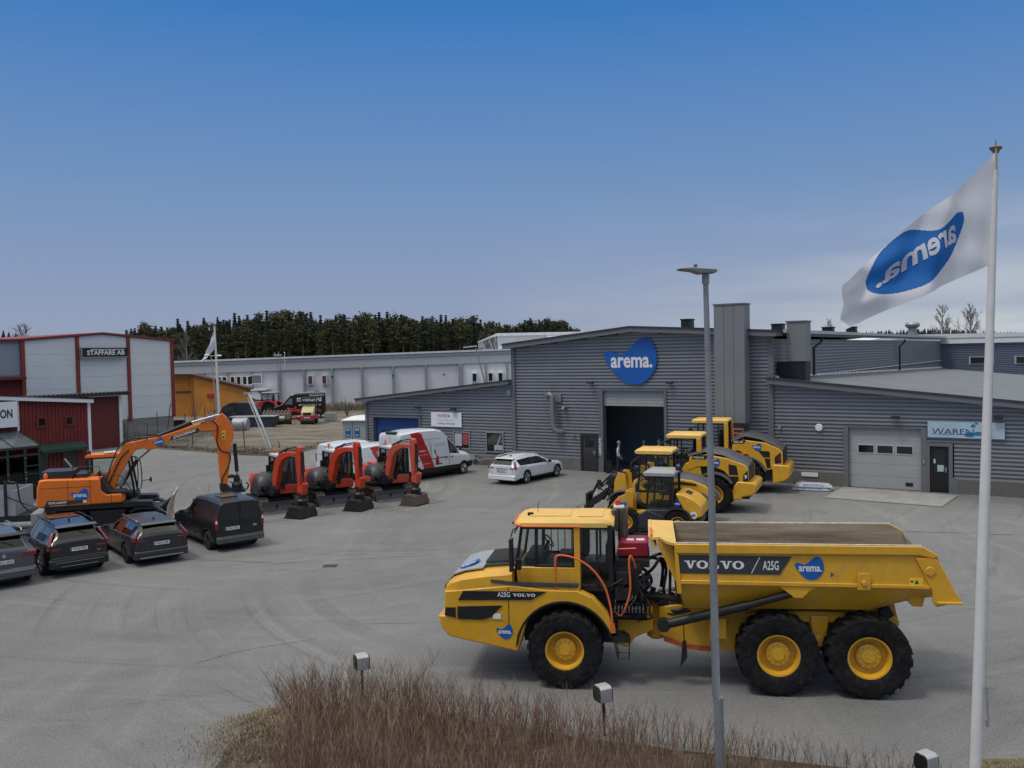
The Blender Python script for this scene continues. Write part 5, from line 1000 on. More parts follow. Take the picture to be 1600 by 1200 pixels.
b=B(); b.prism([(1.6,.30),(1.66,.72),(1.25,1.0),(.55,.72),(.5,.30)],.6,.88,'y'); b.done('door_panel',DGR,T,bevel=.03)
b=B(); b.glyph('40',(-.36,.885,.82),(-.14,0,0),(0,0,.1),(0,1,0),1,.03); b.add([(-.43+.13*math.cos(t*PI/10),.878,.87+.13*math.sin(t*PI/10)) for t in range(20)],[tuple(range(20))],0); b.done('round_sign',[LTW,LTD],T); logo(T,(.26,.84,1.16),(-.22,0,0),(0,0,.19),(0,1,0),.01) 
b=B(); b.prism([(-.02,1.57),(-.22,1.49),(-.26,1.53),(-.06,1.61)],-.3,.3,'y'); b.done('hood_vent',BLK,T)
cab_l(T,.32,1.30,1.0,2.22,.70,mat('grey cab roof',(.30,.31,.31),.55,var=.06),BLK,mid=.45,rz=.16,fwd=.12,back=.06)
b=B(); b.prism([(1.9,.7),(1.85,1.55),(2.15,1.6),(2.25,1.3),(2.2,.7)],-.3,-.22,'y'); b.prism([(1.9,.7),(1.85,1.55),(2.15,1.6),(2.25,1.3),(2.2,.7)],.22,.3,'y'); b.bx(1.5,2.3,-.3,.3,.4,.8); b.done('loader_tower',YEL,T,bevel=.01)
b=B(); b.prism([(2.0,1.5),(2.5,1.3),(3.1,.6),(3.05,.4),(2.4,1.0),(2.0,1.3)],-.12,.12,'y'); b.bx(3.05,3.15,-.5,.5,.2,.8); b.done('lift_arm',YEL,T,bevel=.01)
b=B(); b.tube([(2.0,.2,1.2),(2.8,.1,.9)],.05,8); b.tube([(1.4,.72,2.1),(1.6,.95,2.0),(1.6,.95,1.8)],.02,6); b.cb((1.6,.96,1.8),(.07,.18,.3)); b.cb((.15,.5,2.48),(.2,.14,.12)); b.done('mirror',BLK,T)
# ================= compact tracked excavators (x forward, origin centre on ground)
TRK=mat('muddy rubber track',(.045,.04,.036),.85,var=.3,scale=6,dirt=.6,dcol=(.13,.11,.09))
def kubota(label,loc,rz,red,old=False):
    T=thing('compact_excavator',label,'excavator',loc,rz,'red compact excavators in a row')
    for s in (1,-1):
        L_=1.15; r=.27; pr=[(L_*0+.98+r*math.cos(R(a)),r+r*math.sin(R(a))) for a in range(-90,91,15)]+[(-.98+r*math.cos(R(a)),r+r*math.sin(R(a))) for a in range(90,271,15)]
        pr=[(x,z*1.12) for x,z in pr]; q=[(x*.90,.30+(z-.30)*.72) for x,z in pr]
        b=B(); n=len(pr); y0,y1=s*.60,s*.99
        vs=[(x,y0,z) for x,z in pr]+[(x,y1,z) for x,z in pr]+[(x,y0,z) for x,z in q]+[(x,y1,z) for x,z in q]; fs=[]
        for i in range(n):
            j=(i+1)%n; fs+=[(i,j,n+j,n+i),(2*n+i,3*n+i,3*n+j,2*n+j),(i,2*n+i,2*n+j,j),(n+i,n+j,3*n+j,3*n+i)]
        b.add(vs,fs)
        for i in range(-9,10):
            x=i*.115; b.bx(x-.022,x+.022,min(y0,y1),max(y0,y1),.60,.635); b.bx(x-.022,x+.022,min(y0,y1),max(y0,y1),0,.02)
        tr_=b.done('track',TRK,T)
        b=B()
        for x,rr_ in ((-.98,.20),(.98,.19),(-.5,.11),(-.1,.11),(.3,.11),(.65,.11)): b.lathe([(.001,s*.64),(rr_,s*.64),(rr_,s*.95),(.06,s*.97),(.001,s*.97)],(x,0,.30 if rr_>.15 else .17),'y',16)
        b.bx(-.8,.8,min(s*.66,s*.86),max(s*.66,s*.86),.25,.42); b.done('roller',RUST,tr_,smooth=40)
    b=B(); b.bx(-.7,.7,-.62,.62,.30,.55); b.lathe([(.5,.5),(.5,.72)],(0,0,0),'z',24); b.bx(.5,1.6,-.42,-.32,.25,.42);b.bx(.5,1.6,.32,.42,.25,.42); b.done('undercarriage',BLKM,T)
    b=B(); b.prism([(1.62,.04),(1.56,.12),(1.52,.34),(1.58,.55),(1.64,.56),(1.58,.34),(1.62,.12),(1.68,.04)],-1.02,1.02,'y'); b.bx(1.60,1.69,-1.02,1.02,0.0,.05,1); b.bx(1.5,1.63,-1.035,-1.0,.04,.58); b.bx(1.5,1.63,1.0,1.035,.04,.58); b.done('dozer_blade',[mat('blade grey',(.085,.085,.095),.5,var=.25,dirt=.5,dcol=(.15,.12,.10)),STEEL],T)
    # house
    Rp=[(.98*math.cos(R(a)),.96*math.sin(R(a))) for a in range(112,249,8)]
    cwp=[(-1.12+ (1-math.cos(R(a)))*0,0) for a in ()]
    out=[(-.1,.95)]+[( -.15-1.0*math.cos(R(a-90))**.8 if 90<a<270 and math.cos(R(a-90))>0 else -.15, .95*math.cos(R(a))*-1) for a in ()]
    ring=lambda k,z:[(.75*k,.93*k,z),(-.45,.95*k,z),(-.85*k,.80*k,z),(-1.08*k,.45*k,z),(-1.14*k,0,z),(-1.08*k,-.45*k,z),(-.85*k,-.80*k,z),(-.45,-.95*k,z),(.75*k,-.90*k,z)]
    B().loft([ring(.96,.70),ring(1,.76),ring(1,.84)]).done('turntable_deck',BLKM,T,smooth=40)
    b=B(); ringc=lambda k,z,e=0:[(-.35,.95*k,z),(-.85*k,.80*k,z),(-1.10*k,.45*k,z),(-1.16*k,0,z),(-1.10*k,-.45*k,z),(-.88*k,-.80*k,z),(-.40+e,-.96*k,z),(-.40+e,-.6,z),(-.8,0,z),(-.35,.6,z)]
    b.loft([ringc(1.0,.80),ringc(1.02,.95,.08),ringc(1.01,1.25,.0),ringc(.97,1.50,-.14),ringc(.93,1.56,-.2)]); b.done('counterweight',red,T,smooth=35)
    hd=red if old else DGR
    rg_=[]
    for x,zt,w_ in ((-.56,1.50,.86),(-.46,1.60,.89),(-.25,1.66,.91),(.0,1.66,.92),(.30,1.56,.91),(.56,1.22,.88)):
        rg_.append([(x,-.05,.84),(x,-.05,zt),(x,-.40,zt+.01),(x,-.70*w_/.9,zt-.08),(x,-w_*.97,zt-.32),(x,-w_,.84)])
    B().loft(rg_).done('side_hood',DGR,T,smooth=50)
    if old: 
        b=B(); b.prism([(-.6,.84),(.5,.84),(.5,1.08),(-.6,1.08)],-.945,-.90,'y'); b.bx(-1.0,.0,-.5,.9,1.56,1.66); b.done('side_skirt',red,T,bevel=.03)
    b=B(); b.bx(.1,.84,.0,.93,.72,1.12); b.done('front_panel',red,T,bevel=.03); B().bx(.821,.83,.35,.6,.9,1.0).done('label',LTW,T)
    b=B(); rg=random.Random(5)
    for k in range(9): b.cb((rg.uniform(.5,.72),rg.uniform(-.85,-.1),rg.uniform(.8,1.15)),(.1,.12,.12),ry=rg.random())
    for k in range(6): y=rg.uniform(-.35,.1); b.tube(crom([(.7,y,.95),(.95,y+.02,1.25),(1.05,y,1.0),(1.2,y-.05,1.4)],3,False),.02,5)
    b.done('hydraulics',BLKM,T)
    frame_cab(T,-.55,.80,.0,.90,1.10,2.36,BLK,.06,mid=.2,pw=.085,glassm=glass('smoked cab glass',(.6,.66,.68),.5))
    b=B(); b.loft([[(x,y0,z0),(x,y0,z1),(x,y1,z1),(x,y1,z0)] for x,y0,y1,z0,z1 in ((.86,.04,.86,2.37,2.41),(.75,-.02,.93,2.36,2.45),(-.5,-.02,.93,2.36,2.46),(-.62,.04,.86,2.37,2.42))]); b.done('cab_roof',mat('light cab roof',(.52,.54,.53),.5,var=.05),T,smooth=40)
    b=B(); b.tube([(-.3,.2,2.46),(-.3,.2,2.56)],.02,6); b.lathe([(.001,0),(.065,0),(.06,.13),(.03,.16),(.001,.165)],(-.3,.2,2.56),'z',12,1); b.done('beacon',[BLK,HAND],T,smooth=50)
    b=B(); b.tube([(.78,-.02,2.0),(.85,-.22,1.95)],.015,5); b.cb((.85,-.27,1.88),(.06,.16,.30)); b.done('mirror',BLK,T,bevel=.02)
    logo(T,(-1.04,-.62,1.22) if False else (-.83,-.875,1.20),(.16,-.03,0),(0,0,.15),(-.3,-.95,0),.02)
    # boom
    yb=-.30; before=set(o.name for o in T.children)
    def plate2(pts,w_,name,m): B().prism(pts,yb-w_/2,yb+w_/2,'y').done(name,m,T,bevel=.02)
    b=B(); b.prism([(.8,.75),(.8,1.15),(1.1,1.3),(1.28,1.15),(1.25,.85),(1.1,.7)],yb-.16,yb+.16,'y'); b.done('swing_post',BLKM,T,bevel=.02)
    plate2([(1.02,1.02),(1.10,1.9),(1.32,2.62),(1.62,2.98),(2.2,3.12),(2.98,3.16),(3.0,3.0),(2.3,2.86),(1.85,2.62),(1.62,2.25),(1.45,1.6),(1.25,.98)],.25,'boom',red)
    b=B(); b.tube([(1.45,yb+.17,1.0),(1.85,yb+.17,2.0)],.06,10); b.tube([(1.85,yb+.17,2.0),(1.98,yb+.17,2.5)],.035,8); b.tube([(1.5,yb,2.98),(2.2,yb,3.3)],.055,10); b.tube([(2.2,yb,3.3),(2.95,yb,3.45)],.032,8); b.tube([(3.25,yb,3.2),(3.32,yb,2.1)],.07,10); b.tube([(3.32,yb,2.1),(3.34,yb,1.5)],.035,8)
    b.tube(crom([(1.0,yb+.13,1.1),(1.15,yb+.14,2.0),(1.4,yb+.14,2.7),(1.8,yb+.14,3.08),(2.7,yb+.14,3.25),(3.05,yb+.13,2.9),(3.05,yb+.13,2.0)],4,False),.022,6); b.done('boom_cylinder',BLKM,T,smooth=40)
    plate2([(2.88,3.30),(3.02,3.50),(3.16,3.42),(3.26,3.0),(3.22,1.9),(3.16,1.22),(3.02,1.20),(2.98,1.9),(2.86,2.95)],.22,'stick',red)
    b=B(); b.prism([(3.0,1.3),(3.2,1.32),(3.42,1.5),(3.46,1.42),(3.36,1.0),(3.22,.86),(3.0,.9)],yb-.14,yb+.14,'y'); b.done('link_bracket',red,T,bevel=.01)
    b=B(); b.lathe([(.001,.56),(.2,.56),(.24,.62),(.24,.72),(.16,.80),(.16,.9),(.001,.9)],(3.15,yb,0),'z',20); b.cb((3.15,yb,.52),(.5,.34,.08)); b.cb((3.15,yb,.98),(.34,.3,.12))
    for k in range(7): a=rg.random()*6; b.tube(crom([(3.05,yb+.1*math.cos(a),1.35),(2.95+.2*math.sin(a),yb+.25*math.cos(a),1.05),(3.1+.1*math.sin(a),yb+.2*math.cos(a),.75)],3,False),.016,5)
    b.done('tiltrotator',BLKM,T,smooth=40)
    b=B(); _old=[(2.95,.52),(3.36,.52),(3.50,.34),(3.46,.10),(3.28,.0),(3.0,.02),(2.72,.10),(2.74,.14),(3.0,.10),(3.26,.07),(3.40,.16),(3.42,.32),(3.32,.46),(2.95,.46)]
    MB_=tr((3.15,yb,0),rz=R(18)); sh=[(-.28,.50),(.14,.52),(.26,.44),(.40,.06),(.34,.0),(-.50,.015),(-.50,.05),(.28,.05),(.20,.40),(.12,.46),(-.28,.45)]
    b.prism(sh,-.52,.52,'y',0,MB_); sp_=[(-.28,.50),(.14,.52),(.26,.44),(.40,.06),(.34,.0),(-.52,.012)]
    b.prism(sp_,-.55,-.52,'y',0,MB_); b.prism(sp_,.52,.55,'y',0,MB_); b.prism([(-.50,.012),(-.50,.06),(-.62,.012)],-.55,.55,'y',1,MB_); b.done('bucket',[mat('bucket steel old',(.10,.075,.055),.6,metal=.2,var=.3,dirt=.6,dcol=(.15,.12,.10)) if old else mat('bucket steel',(.022,.021,.021),.5,metal=.3,var=.3,dirt=.5,dcol=(.11,.10,.09)),RUST],T)
    piv=Vector((1.0,yb,0)); q=Matrix.Rotation(R(15),3,'Z'); off=piv-q@piv
    for o in T.children:
        if o.name not in before:
            o.rotation_euler.z=R(15); o.location=off
            if o.name.split('.')[0] in ('boom','stick','boom_cylinder'):
                for v in o.data.vertices:
                    if v.co.z>1.3: v.co.z=1.3+(v.co.z-1.3)*.79
    return T
kubota('orange-red compact excavator with dark bucket, leftmost of three, behind the black van',(-10.9,40.5,0),R(-58),RED)
kubota('orange-red compact excavator with dark bucket, in the middle of the row of three',(-8.75,42.0,0),R(-57),RED)
kubota('faded red older compact excavator with brown bucket, nearest the tall white van',(-6.25,43.2,0),R(-60),mat('faded red paint',(.52,.08,.035),.5,var=.15,dirt=.5,dcol=(.40,.12,.08)),True)
# ================= orange wheeled excavator
T=thing('wheeled_excavator','orange wheeled excavator with boom stretched out over the black van','excavator',(-15.9,35.3,0),R(16))
for x in (-1.35,1.28):
    for s in (1,-1): tread_wheel(T,(x,s*.95,.5),.5,.5,.26,BLKM,s,16,32,lugh=.035)
b=B(); b.bx(-1.9,1.9,-.5,.5,.45,1.05); b.bx(-.65,.6,-1.15,1.15,.5,1.1); b.lathe([(.55,1.0),(.55,1.25)],(-.1,0,0),'z',24); b.done('chassis',BLKM,T,bevel=.02)
for s in (1,-1): b=B(); b.prism([(-2.1,.95),(-1.85,1.12),(-.9,1.12),(-.7,.95),(-.7,.9),(-.95,1.06),(-1.8,1.06),(-2.05,.9)],s*.7,s*1.22,'y'); b.prism([(.75,1.0),(.95,1.12),(1.7,1.12),(1.95,.95),(1.9,.9),(1.65,1.06),(1.0,1.06),(.8,.95)],s*.7,s*1.22,'y'); b.prism([(.6,1.15),(.75,1.38),(1.55,1.34),(1.65,1.2)],s*.6,s*1.15,'y'); b.done('fender',BLKM,T)
b=B(); b.prism([(1.7,.9),(2.0,1.15),(2.18,1.3),(2.2,.9),(2.0,.6)],-.4,.4,'y'); b.prism([(2.15,.25),(2.05,.6),(2.12,1.1),(2.32,1.55),(2.38,1.53),(2.22,1.1),(2.15,.6),(2.25,.25)],-1.2,1.2,'y',1); b.done('dozer_blade',[BLKM,mat('pale worn blade',(.42,.33,.24),.6,var=.2,dirt=.4)],T)
b=B(); b.bx(-2.7,-2.15,-1.05,.9,.72,1.12); b.bx(-2.35,-2.1,-.8,.8,.6,.8,1); b.done('toolbox',[mat('grey toolbox',(.28,.29,.28),.5,var=.1,dirt=.4),BLKM],T,bevel=.02)
hp=[(-2.42,1.35),(-2.45,1.55),(-2.42,2.1),(-2.32,2.36),(-2.15,2.40),(-.22,2.34),(-.20,1.90),(-.02,1.72),(.52,1.72),(.56,1.38),(-1.2,1.36),(-2.0,1.36)]
for s in (-1,): B().prism(hp,-1.28,-.45,'y').done('engine_cover',ORG,T,bevel=.05)
b=B(); b.loft([[(-2.42,-1.0,1.3),(-2.2,-1.2,1.3),(-2.2,1.2,1.3),(-2.42,1.0,1.3)],[(-2.5,-.95,1.7),(-2.2,-1.24,1.7),(-2.2,1.24,1.7),(-2.5,.95,1.7)],[(-2.42,-.95,2.34),(-2.2,-1.22,2.36),(-2.2,1.22,2.36),(-2.42,.95,2.34)]]); b.done('counterweight',ORG,T,bevel=.04)
b=B(); b.bx(-2.3,-.2,.4,1.26,1.36,2.3); b.done('engine_cover',ORG,T,bevel=.05)
b=B(); b.bx(-2.2,.95,-1.2,1.22,1.18,1.36); b.bx(-2.1,-.2,-.45,.45,1.3,2.2); b.bx(-.2,.6,-1.22,-.3,1.70,1.80); b.prism([(-.2,1.8),(-.2,2.36),(.0,2.0),(.1,1.8)],-1.26,-.4,'y'); b.done('deck',BLKM,T)
b=B(); b.prism([(-2.2,1.37),(-2.06,1.60),(-.72,1.56),(-.74,1.46),(-1.95,1.40)],-1.30,-1.275,'y'); b.done('banner',LTD,T); b=B(); b.glyph('DX160W',(-2.02,-1.302,1.47),(.62,0,0),(0,0,.085),(0,-1,0),0,.03); b.glyph('by Powertrain',(-1.95,-1.302,1.385),(.5,0,0),(0,0,.05),(0,-1,0)); b.bx(-.84,-.72,-1.303,-1.3,1.46,1.56); b.done('lettering',LTW,T)
logo(T,(-1.26,-1.285,1.50),(.62,0,0),(0,0,.50),(0,-1,0),.012)
b=B()
for x in (-1.36,-.58,.15): b.bx(x-.008,x+.008,-1.285,-1.278,1.38,2.32 if x<0 else 1.70)
b.bx(-2.3,-.58,-1.285,-1.279,2.06,2.075); b.done('panel_gap',LTD,T)
b=B(); b.bx(-2.3,-1.2,-1.0,.2,2.36,2.66); b.bx(-2.0,-1.4,-1.01,-1.0,2.5,2.56,1); b.bx(-1.15,-.75,-.9,.3,2.36,2.52); b.done('air_intake_box',[DGR,BLK],T,bevel=.02); b=B(); b.lathe([(.001,0),(.08,0),(.08,.14),(.03,.2),(.001,.2)],(-2.15,-1.0,2.42),'z',12); b.done('beacon',HAND,T,smooth=40)
b=B(); b.tube([(-1.2,-1.15,2.35),(-1.2,-1.15,2.8),(-.9,-1.15,2.82),(-.25,-1.15,2.78),(-.25,-1.15,2.35)],.018,6); b.tube([(-1.1,.9,2.3),(-1.1,.9,3.1),(-.9,.9,3.12),(-.9,.9,2.3)],.018,6); b.tube([(-1.5,.4,2.65),(-1.75,.4,3.0)],.04,8,1); b.tube([(-.3,-1.2,2.35),(.35,-1.2,2.45),(.55,-1.2,2.35),(.9,-1.2,1.75)],.018,6)
for z in (2.5,2.65,2.85,3.0): b.tube([(-1.1,.9,z),(-.9,.9,z)],.014,5)
b.done('guard_rail',[BLKM,GALV],T,smooth=40)
frame_cab(T,-.92,.80,.30,1.20,1.45,3.0,BLK,.22,mid=.0,pw=.08)
b=B(); b.loft([[(x,y0,z0),(x,y0,z1),(x,y1,z1),(x,y1,z0)] for x,y0,y1,z0,z1 in ((.42,.34,1.16,3.0,3.04),(.30,.26,1.24,3.0,3.10),(-.9,.26,1.24,3.0,3.10),(-1.0,.34,1.16,3.0,3.06))]); b.done('cab_roof',ORG,T,smooth=40)
b=B(); b.cb((-.1,.6,3.16),(.5,.35,.05),ry=-.06); b.cb((-.85,.5,3.18),(.1,.1,.12),1); b.done('roof_lamp',[WHM,BLK],T,bevel=.01); b=B(); b.bx(-.9,.9,.25,1.25,1.3,1.5); b.done('cab_base',BLKM,T)
b=B(); b.tube(crom([(.62,.9,2.95),(.92,.9,2.8),(1.0,.9,2.3),(.98,.9,1.7),(.85,.9,1.55)],4,False),.022,6); b.tube(crom([(.55,.6,3.0),(.85,.6,2.85),(.9,.6,2.3),(.86,.6,1.6)],4,False),.022,6); b.tube([(1.0,.9,1.9),(1.25,1.25,1.9)],.015,5); b.sph((1.3,1.3,1.9),.12,0,8,(.4,1,1)); b.done('front_guard',BLKM,T,smooth=50)
yb=-.12
def pl(pts,w_,name,m,y=None): 
    y=yb if y is None else y
    return B().prism(pts,y-w_/2,y+w_/2,'y').done(name,m,T,bevel=.02)
pl([(-.42,1.55),(-.30,2.0),(.25,3.05),(.55,3.52),(.78,3.60),(.95,3.52),(1.0,3.36),(.75,3.02),(.30,2.25),(.08,1.65),(.0,1.5)],.36,'lower_boom',ORG)
pl([(.62,3.40),(.72,3.58),(1.75,3.74),(3.4,4.24),(3.95,4.30),(4.12,4.15),(4.02,3.92),(3.3,3.92),(2.2,3.58),(1.72,3.32),(1.40,3.24),(1.25,3.34),(.85,3.26)],.32,'upper_boom',ORG)
pl([(3.92,4.05),(4.0,4.45),(4.22,4.62),(4.40,4.45),(4.62,4.0),(4.66,3.6),(4.50,3.2),(4.46,2.4),(4.34,1.62),(4.12,1.60),(4.05,2.2),(4.0,3.3),(3.86,3.75)],.26,'stick',ORG)
b=B()
b.tube([(1.75,yb,3.76),(3.05,yb,4.28)],.095,12); b.tube([(3.05,yb,4.28),(4.12,yb,4.55)],.045,10,1)
b.tube([(.35,yb+.26,1.9),(.95,yb+.26,2.85)],.08,10); b.tube([(.9,yb+.26,2.8),(1.5,yb+.26,3.3)],.045,8,1); b.tube([(.35,yb-.26,1.9),(.6,yb-.26,2.5)],.08,10,1)
b.tube([(4.68,yb,3.35),(4.74,yb,2.2)],.075,12); b.tube([(4.74,yb,2.2),(4.76,yb,1.75)],.04,8,1); b.done('boom_cylinder',[BLKM,STEEL],T,smooth=40)
b=B()
for k,P in enumerate(([(-.2,yb-.2,2.0),(.1,yb-.22,2.9),(.4,yb-.2,3.5),(.9,yb-.2,3.75),(1.4,yb-.18,3.7)],[(-.1,yb-.2,1.9),(.35,yb-.22,2.9),(.7,yb-.2,3.3)],[(.3,yb-.18,3.4),(.8,yb-.2,3.85),(1.5,yb-.15,3.85),(1.9,yb-.15,3.8)],[(3.4,yb-.18,4.26),(3.9,yb-.18,4.3),(4.05,yb-.18,4.0),(4.0,yb-.16,3.5),(4.15,yb-.15,3.1),(4.45,yb-.15,3.0),(4.5,yb-.15,2.7),(4.35,yb-.15,2.3),(4.15,yb-.15,1.9),(4.2,yb-.15,1.5)],[(4.5,yb-.1,2.1),(4.7,yb-.1,2.0),(4.9,yb-.1,1.8),(4.85,yb-.1,1.45),(4.6,yb-.1,1.3)],[(4.45,yb-.1,1.8),(4.7,yb-.1,1.72),(4.95,yb-.1,1.6),(4.8,yb-.1,1.3)],[(.5,yb+.2,3.4),(1.0,yb+.2,3.7),(1.7,yb+.18,3.75)])): b.tube(crom(P,4,False),.026,6)
b.done('hose',BLK,T,smooth=60)
b=B(); b.prism([(4.05,1.75),(4.3,1.75),(4.45,1.56),(5.0,1.50),(5.05,1.38),(4.4,1.36),(4.08,1.45)],yb-.25,yb+.25,'y'); b.lathe([(.14,1.43),(.2,1.58),(.2,1.70),(.12,1.78),(.12,2.03)],(4.72,yb,0),'z',16); b.tube([(5.0,yb-.2,1.43),(5.15,yb-.2,1.53),(5.18,yb-.2,1.68),(5.08,yb-.2,1.76)],.035,6); b.bx(4.3,4.8,yb-.12,yb+.12,1.96,2.06); b.done('quick_coupler',BLKM,T)
f=B(); f.prism([(2.22,3.60),(2.30,3.76),(3.28,4.06),(3.36,3.98),(3.26,3.86)],yb-.175,yb-.162,'y'); f.done('nameplate',LTD,T)
b=B(); b.glyph('DOOSAN',(2.36,yb-.176,3.66),(.82,0,.245),(.03,0,.12),(0,-1,0),0,.04,.004); b.done('lettering',LTW,T)
logo(T,(1.62,yb-.162,3.36),(.40,0,.10),(-.05,0,.30),(0,-1,0),.012); b=B(); b.bx(4.2,4.34,yb-.142,yb-.13,3.55,3.9); b.bx(4.24,4.30,yb-.146,yb-.142,3.76,3.82,1); b.bx(4.24,4.30,yb-.146,yb-.142,3.6,3.68,1); b.done('warning_sticker',[MATS['sticker yellow'],LTD],T)
# ================= buildings on the left and far away
RP=mat('falu red boards',(.17,.022,.018),.7,var=.15,scale=2,dirt=.15,dcol=(.08,.02,.015)); RPD=mat('dark red sheet',(.12,.018,.018),.6,var=.08); REDT=mat('red steel trim',(.20,.03,.025),.55,var=.08)
PAN=mat('light grey wall panel',(.60,.63,.64),.55,var=.04,scale=.5); WTR=mat('white trim',(.68,.69,.69),.5,var=.04); PLC=mat('grey block plinth',(.20,.20,.19),.85,var=.15)
K_=.885
def kz(z): return 6.75-(6.75-z)*K_
S=thing('grey_hall','pale grey hall with dark red steel posts and black sign board','hall',(-33.2,80.5,0),R(57))
XS=[-12.05*K_,-6.86*K_,-1.5*K_,3.55*K_]; XL=-24
def rf(x): return 8.62+ (x+24)*.0 if False else (kz(9.54)-abs(x-(-4.24*K_))*.083)
b=B()
for x0,x1 in zip(XS,XS[1:]):
    n=7
    for k in range(n):
        z0=kz(1.05)+(kz(8.7)-kz(1.05))*k/n; z1=kz(1.05)+(kz(8.7)-kz(1.05))*(k+1)/n
        if k<n-1: b.bx(x0+.02,x1-.02,0,.2,z0+.012,z1)
        else: b.prism([(x0+.02,z0+.012),(x1-.02,z0+.012),(x1-.02,rf(x1)-.05),(x0+.02 if x0>-5 or x1<-3 else x0+.02,rf(x0)-.05)] if not (x0<-3.75<x1) else [(x0+.02,z0+.012),(x1-.02,z0+.012),(x1-.02,rf(x1)-.05),(-3.75,rf(-3.75)-.05),(x0+.02,rf(x0)-.05)],0,.2,'y')
b.done('wall_panel',PAN,S)
b=B()
for x in XS: b.bx(x-.16,x+.16,-.10,.1,kz(.95),rf(x)+.02)
b.done('steel_post',REDT,S)
b=B(); b.prism([(XS[0]-.2,rf(XS[0])),(-3.75,rf(-3.75)),(3.4,rf(3.4)),(3.4,rf(3.4)+.16),(-3.75,rf(-3.75)+.16),(XS[0]-.2,rf(XS[0])+.16)],-.2,40,'y'); b.done('roof',REDT,S)
b=B(); b.bx(XS[0],XS[-1],.03,.25,0,kz(1.05)); b.done('plinth',PLC,S)
b=B(); b.bx(XL,XS[0]-.16,.1,.3,5.9,8.55); b.done('wall_panel',mat('slate blue panel',(.22,.26,.31),.5,var=.05),S); b=B(); b.bx(XL,XS[0]-.05,-.1,.4,8.55,8.75); b.bx(XL,XS[0]-.05,-.6,.35,5.55,5.75); b.done('roof_edge',RPD,S)
b=B(); 
for k in range(60): x=XL+k*.225; b.bx(x,x+.14,.06,.10,0,5.55)
b.bx(XL,XS[0],.1,.3,0,5.55); b.done('red_sheet_wall',RP,S)
b=B(); b.bx(3.1,3.2,.2,40,0,8.7); b.bx(XL,3.2,39.9,40,0,8.7); b.done('wall_cladding',PAN,S)
sg=B().bx(-5.88,-1.60,-.42,-.22,kz(7.33),kz(8.2)).done('sign_board',mat('sign black',(.015,.017,.02),.4),S)
b=B(); b.bx(-5.95,-5.88,-.45,-.1,kz(7.27),kz(8.24)); b.bx(-5.95,-1.60,-.45,-.4,kz(7.27),kz(7.33)); b.done('sign_frame',GALV,sg); zb,zh=kz(7.5),kz(8.05)-kz(7.5)
b=B(); b.glyph('STAFFARE AB',(-5.45,-.42,zb),(3.5,0,0),(0,0,zh*.85),(0,-1,0),0,.03,.02); b.bx(-5.1,-2.0,-.45,-.42,zb+zh*.93,zb+zh*1.03); b.done('lettering',LTW,sg)
# red timber house with glazed entrance
H2=thing('red_house','red timber house with white corner board and glazed green entrance at the left edge','house',(-22.7,49.0,0),R(57))
zt=lambda x:4.62-.082*(x+.5)
b=B(); b.prism([(-9,0),(-.62,0),(-.62,zt(-.62)),(-9,zt(-9))],0,.15,'y')
x=-9
while x<-.7:
    b.prism([(x,.0),(x+.055,.0),(x+.055,zt(x)-.02),(x,zt(x)-.02)],-.035,0,'y'); x+=.20
b.done('wall',RP,H2)
b=B(); b.bx(-.62,-.46,-.06,.12,0,zt(-.5)); b.bx(-4.42,-4.32,-.06,.0,3.3,zt(-4.4)); b.prism([(-9,zt(-9)-.02),(-.40,zt(-.4)-.02),(-.40,zt(-.4)+.17),(-9,zt(-9)+.17)],-.28,-.2,'y'); b.done('white_trim',WTR,H2)
b=B(); b.prism([(-9,zt(-9)+.17),(-.40,zt(-.4)+.17),(-.40,zt(-.4)+.21),(-9,zt(-9)+.21)],-.3,6.2,'y'); b.prism([(-9,zt(-9)),(-.5,zt(-.5)),(-.5,zt(-.5)+.16),(-9,zt(-9)+.16)],-.19,6,'y'); b.done('roof',ROOFD,H2); b=B(); b.bx(-.62,-.5,.15,6,0,4.5); b.done('side_wall',RP,H2)
def rwin(x0,x1,z0,z1,m=RP):
    f=B(); t=.09; f.bx(x0-t,x1+t,-.07,-.0,z1,z1+t);f.bx(x0-t,x1+t,-.09,-.0,z0-t,z0);f.bx(x0-t,x0,-.07,-.0,z0,z1);f.bx(x1,x1+t,-.07,-.0,z0,z1); f=f.done('window',m,H2); B().bx(x0,x1,-.045,-.036,z0,z1).done('pane',GLW,f)
rwin(-3.35,-2.98,3.55,3.93); rwin(-1.85,-1.52,3.52,3.88); rwin(-3.38,-2.88,.75,2.05,RPD); rwin(-2.05,-1.32,.72,2.1,RPD)
b=B(); n=26; x0,x1=-3.5,-.95
top=[(x0+(x1-x0)*k/n) for k in range(n+1)]
for k in range(n):
    xa,xb=top[k],top[k+1]; dz=.035*abs(math.sin(k*.9)); b.add([(xa,-.02,2.55),(xb,-.02,2.55),(xb,-.55,2.30),(xa,-.55,2.30)],[(0,1,2,3)]); b.add([(xa,-.55,2.30),(xb,-.55,2.30),(xb,-.56,2.17-dz),(xa,-.56,2.17-dz)],[(0,1,2,3)])
b.done('awning',mat('dark green awning',(.012,.05,.035),.8),H2); b=B(); b.tube([(-1.0,-.02,2.1),(-1.0,-.5,2.25),(-1.0,-.55,1.9)],.02,6); b.done('awning_arm',GALV,H2)
f=B().bx(-9,-4.52,-.30,-.22,3.62,4.9).done('sign_board',WHT,H2); b=B()
for k in range(9): b.bx(-4.52,-4.49,-.31,-.30,3.7+k*.14,3.73+k*.14)
b.glyph('STATION',(-6.40,-.30,4.08),(1.62,0,0),(0,0,.44),(0,-1,0),0,.03,.01); b.done('lettering',LTD,f)
GRN=mat('dark green frame',(.018,.035,.028),.45,var=.1)
b=B(); y0,y1=-1.8,0
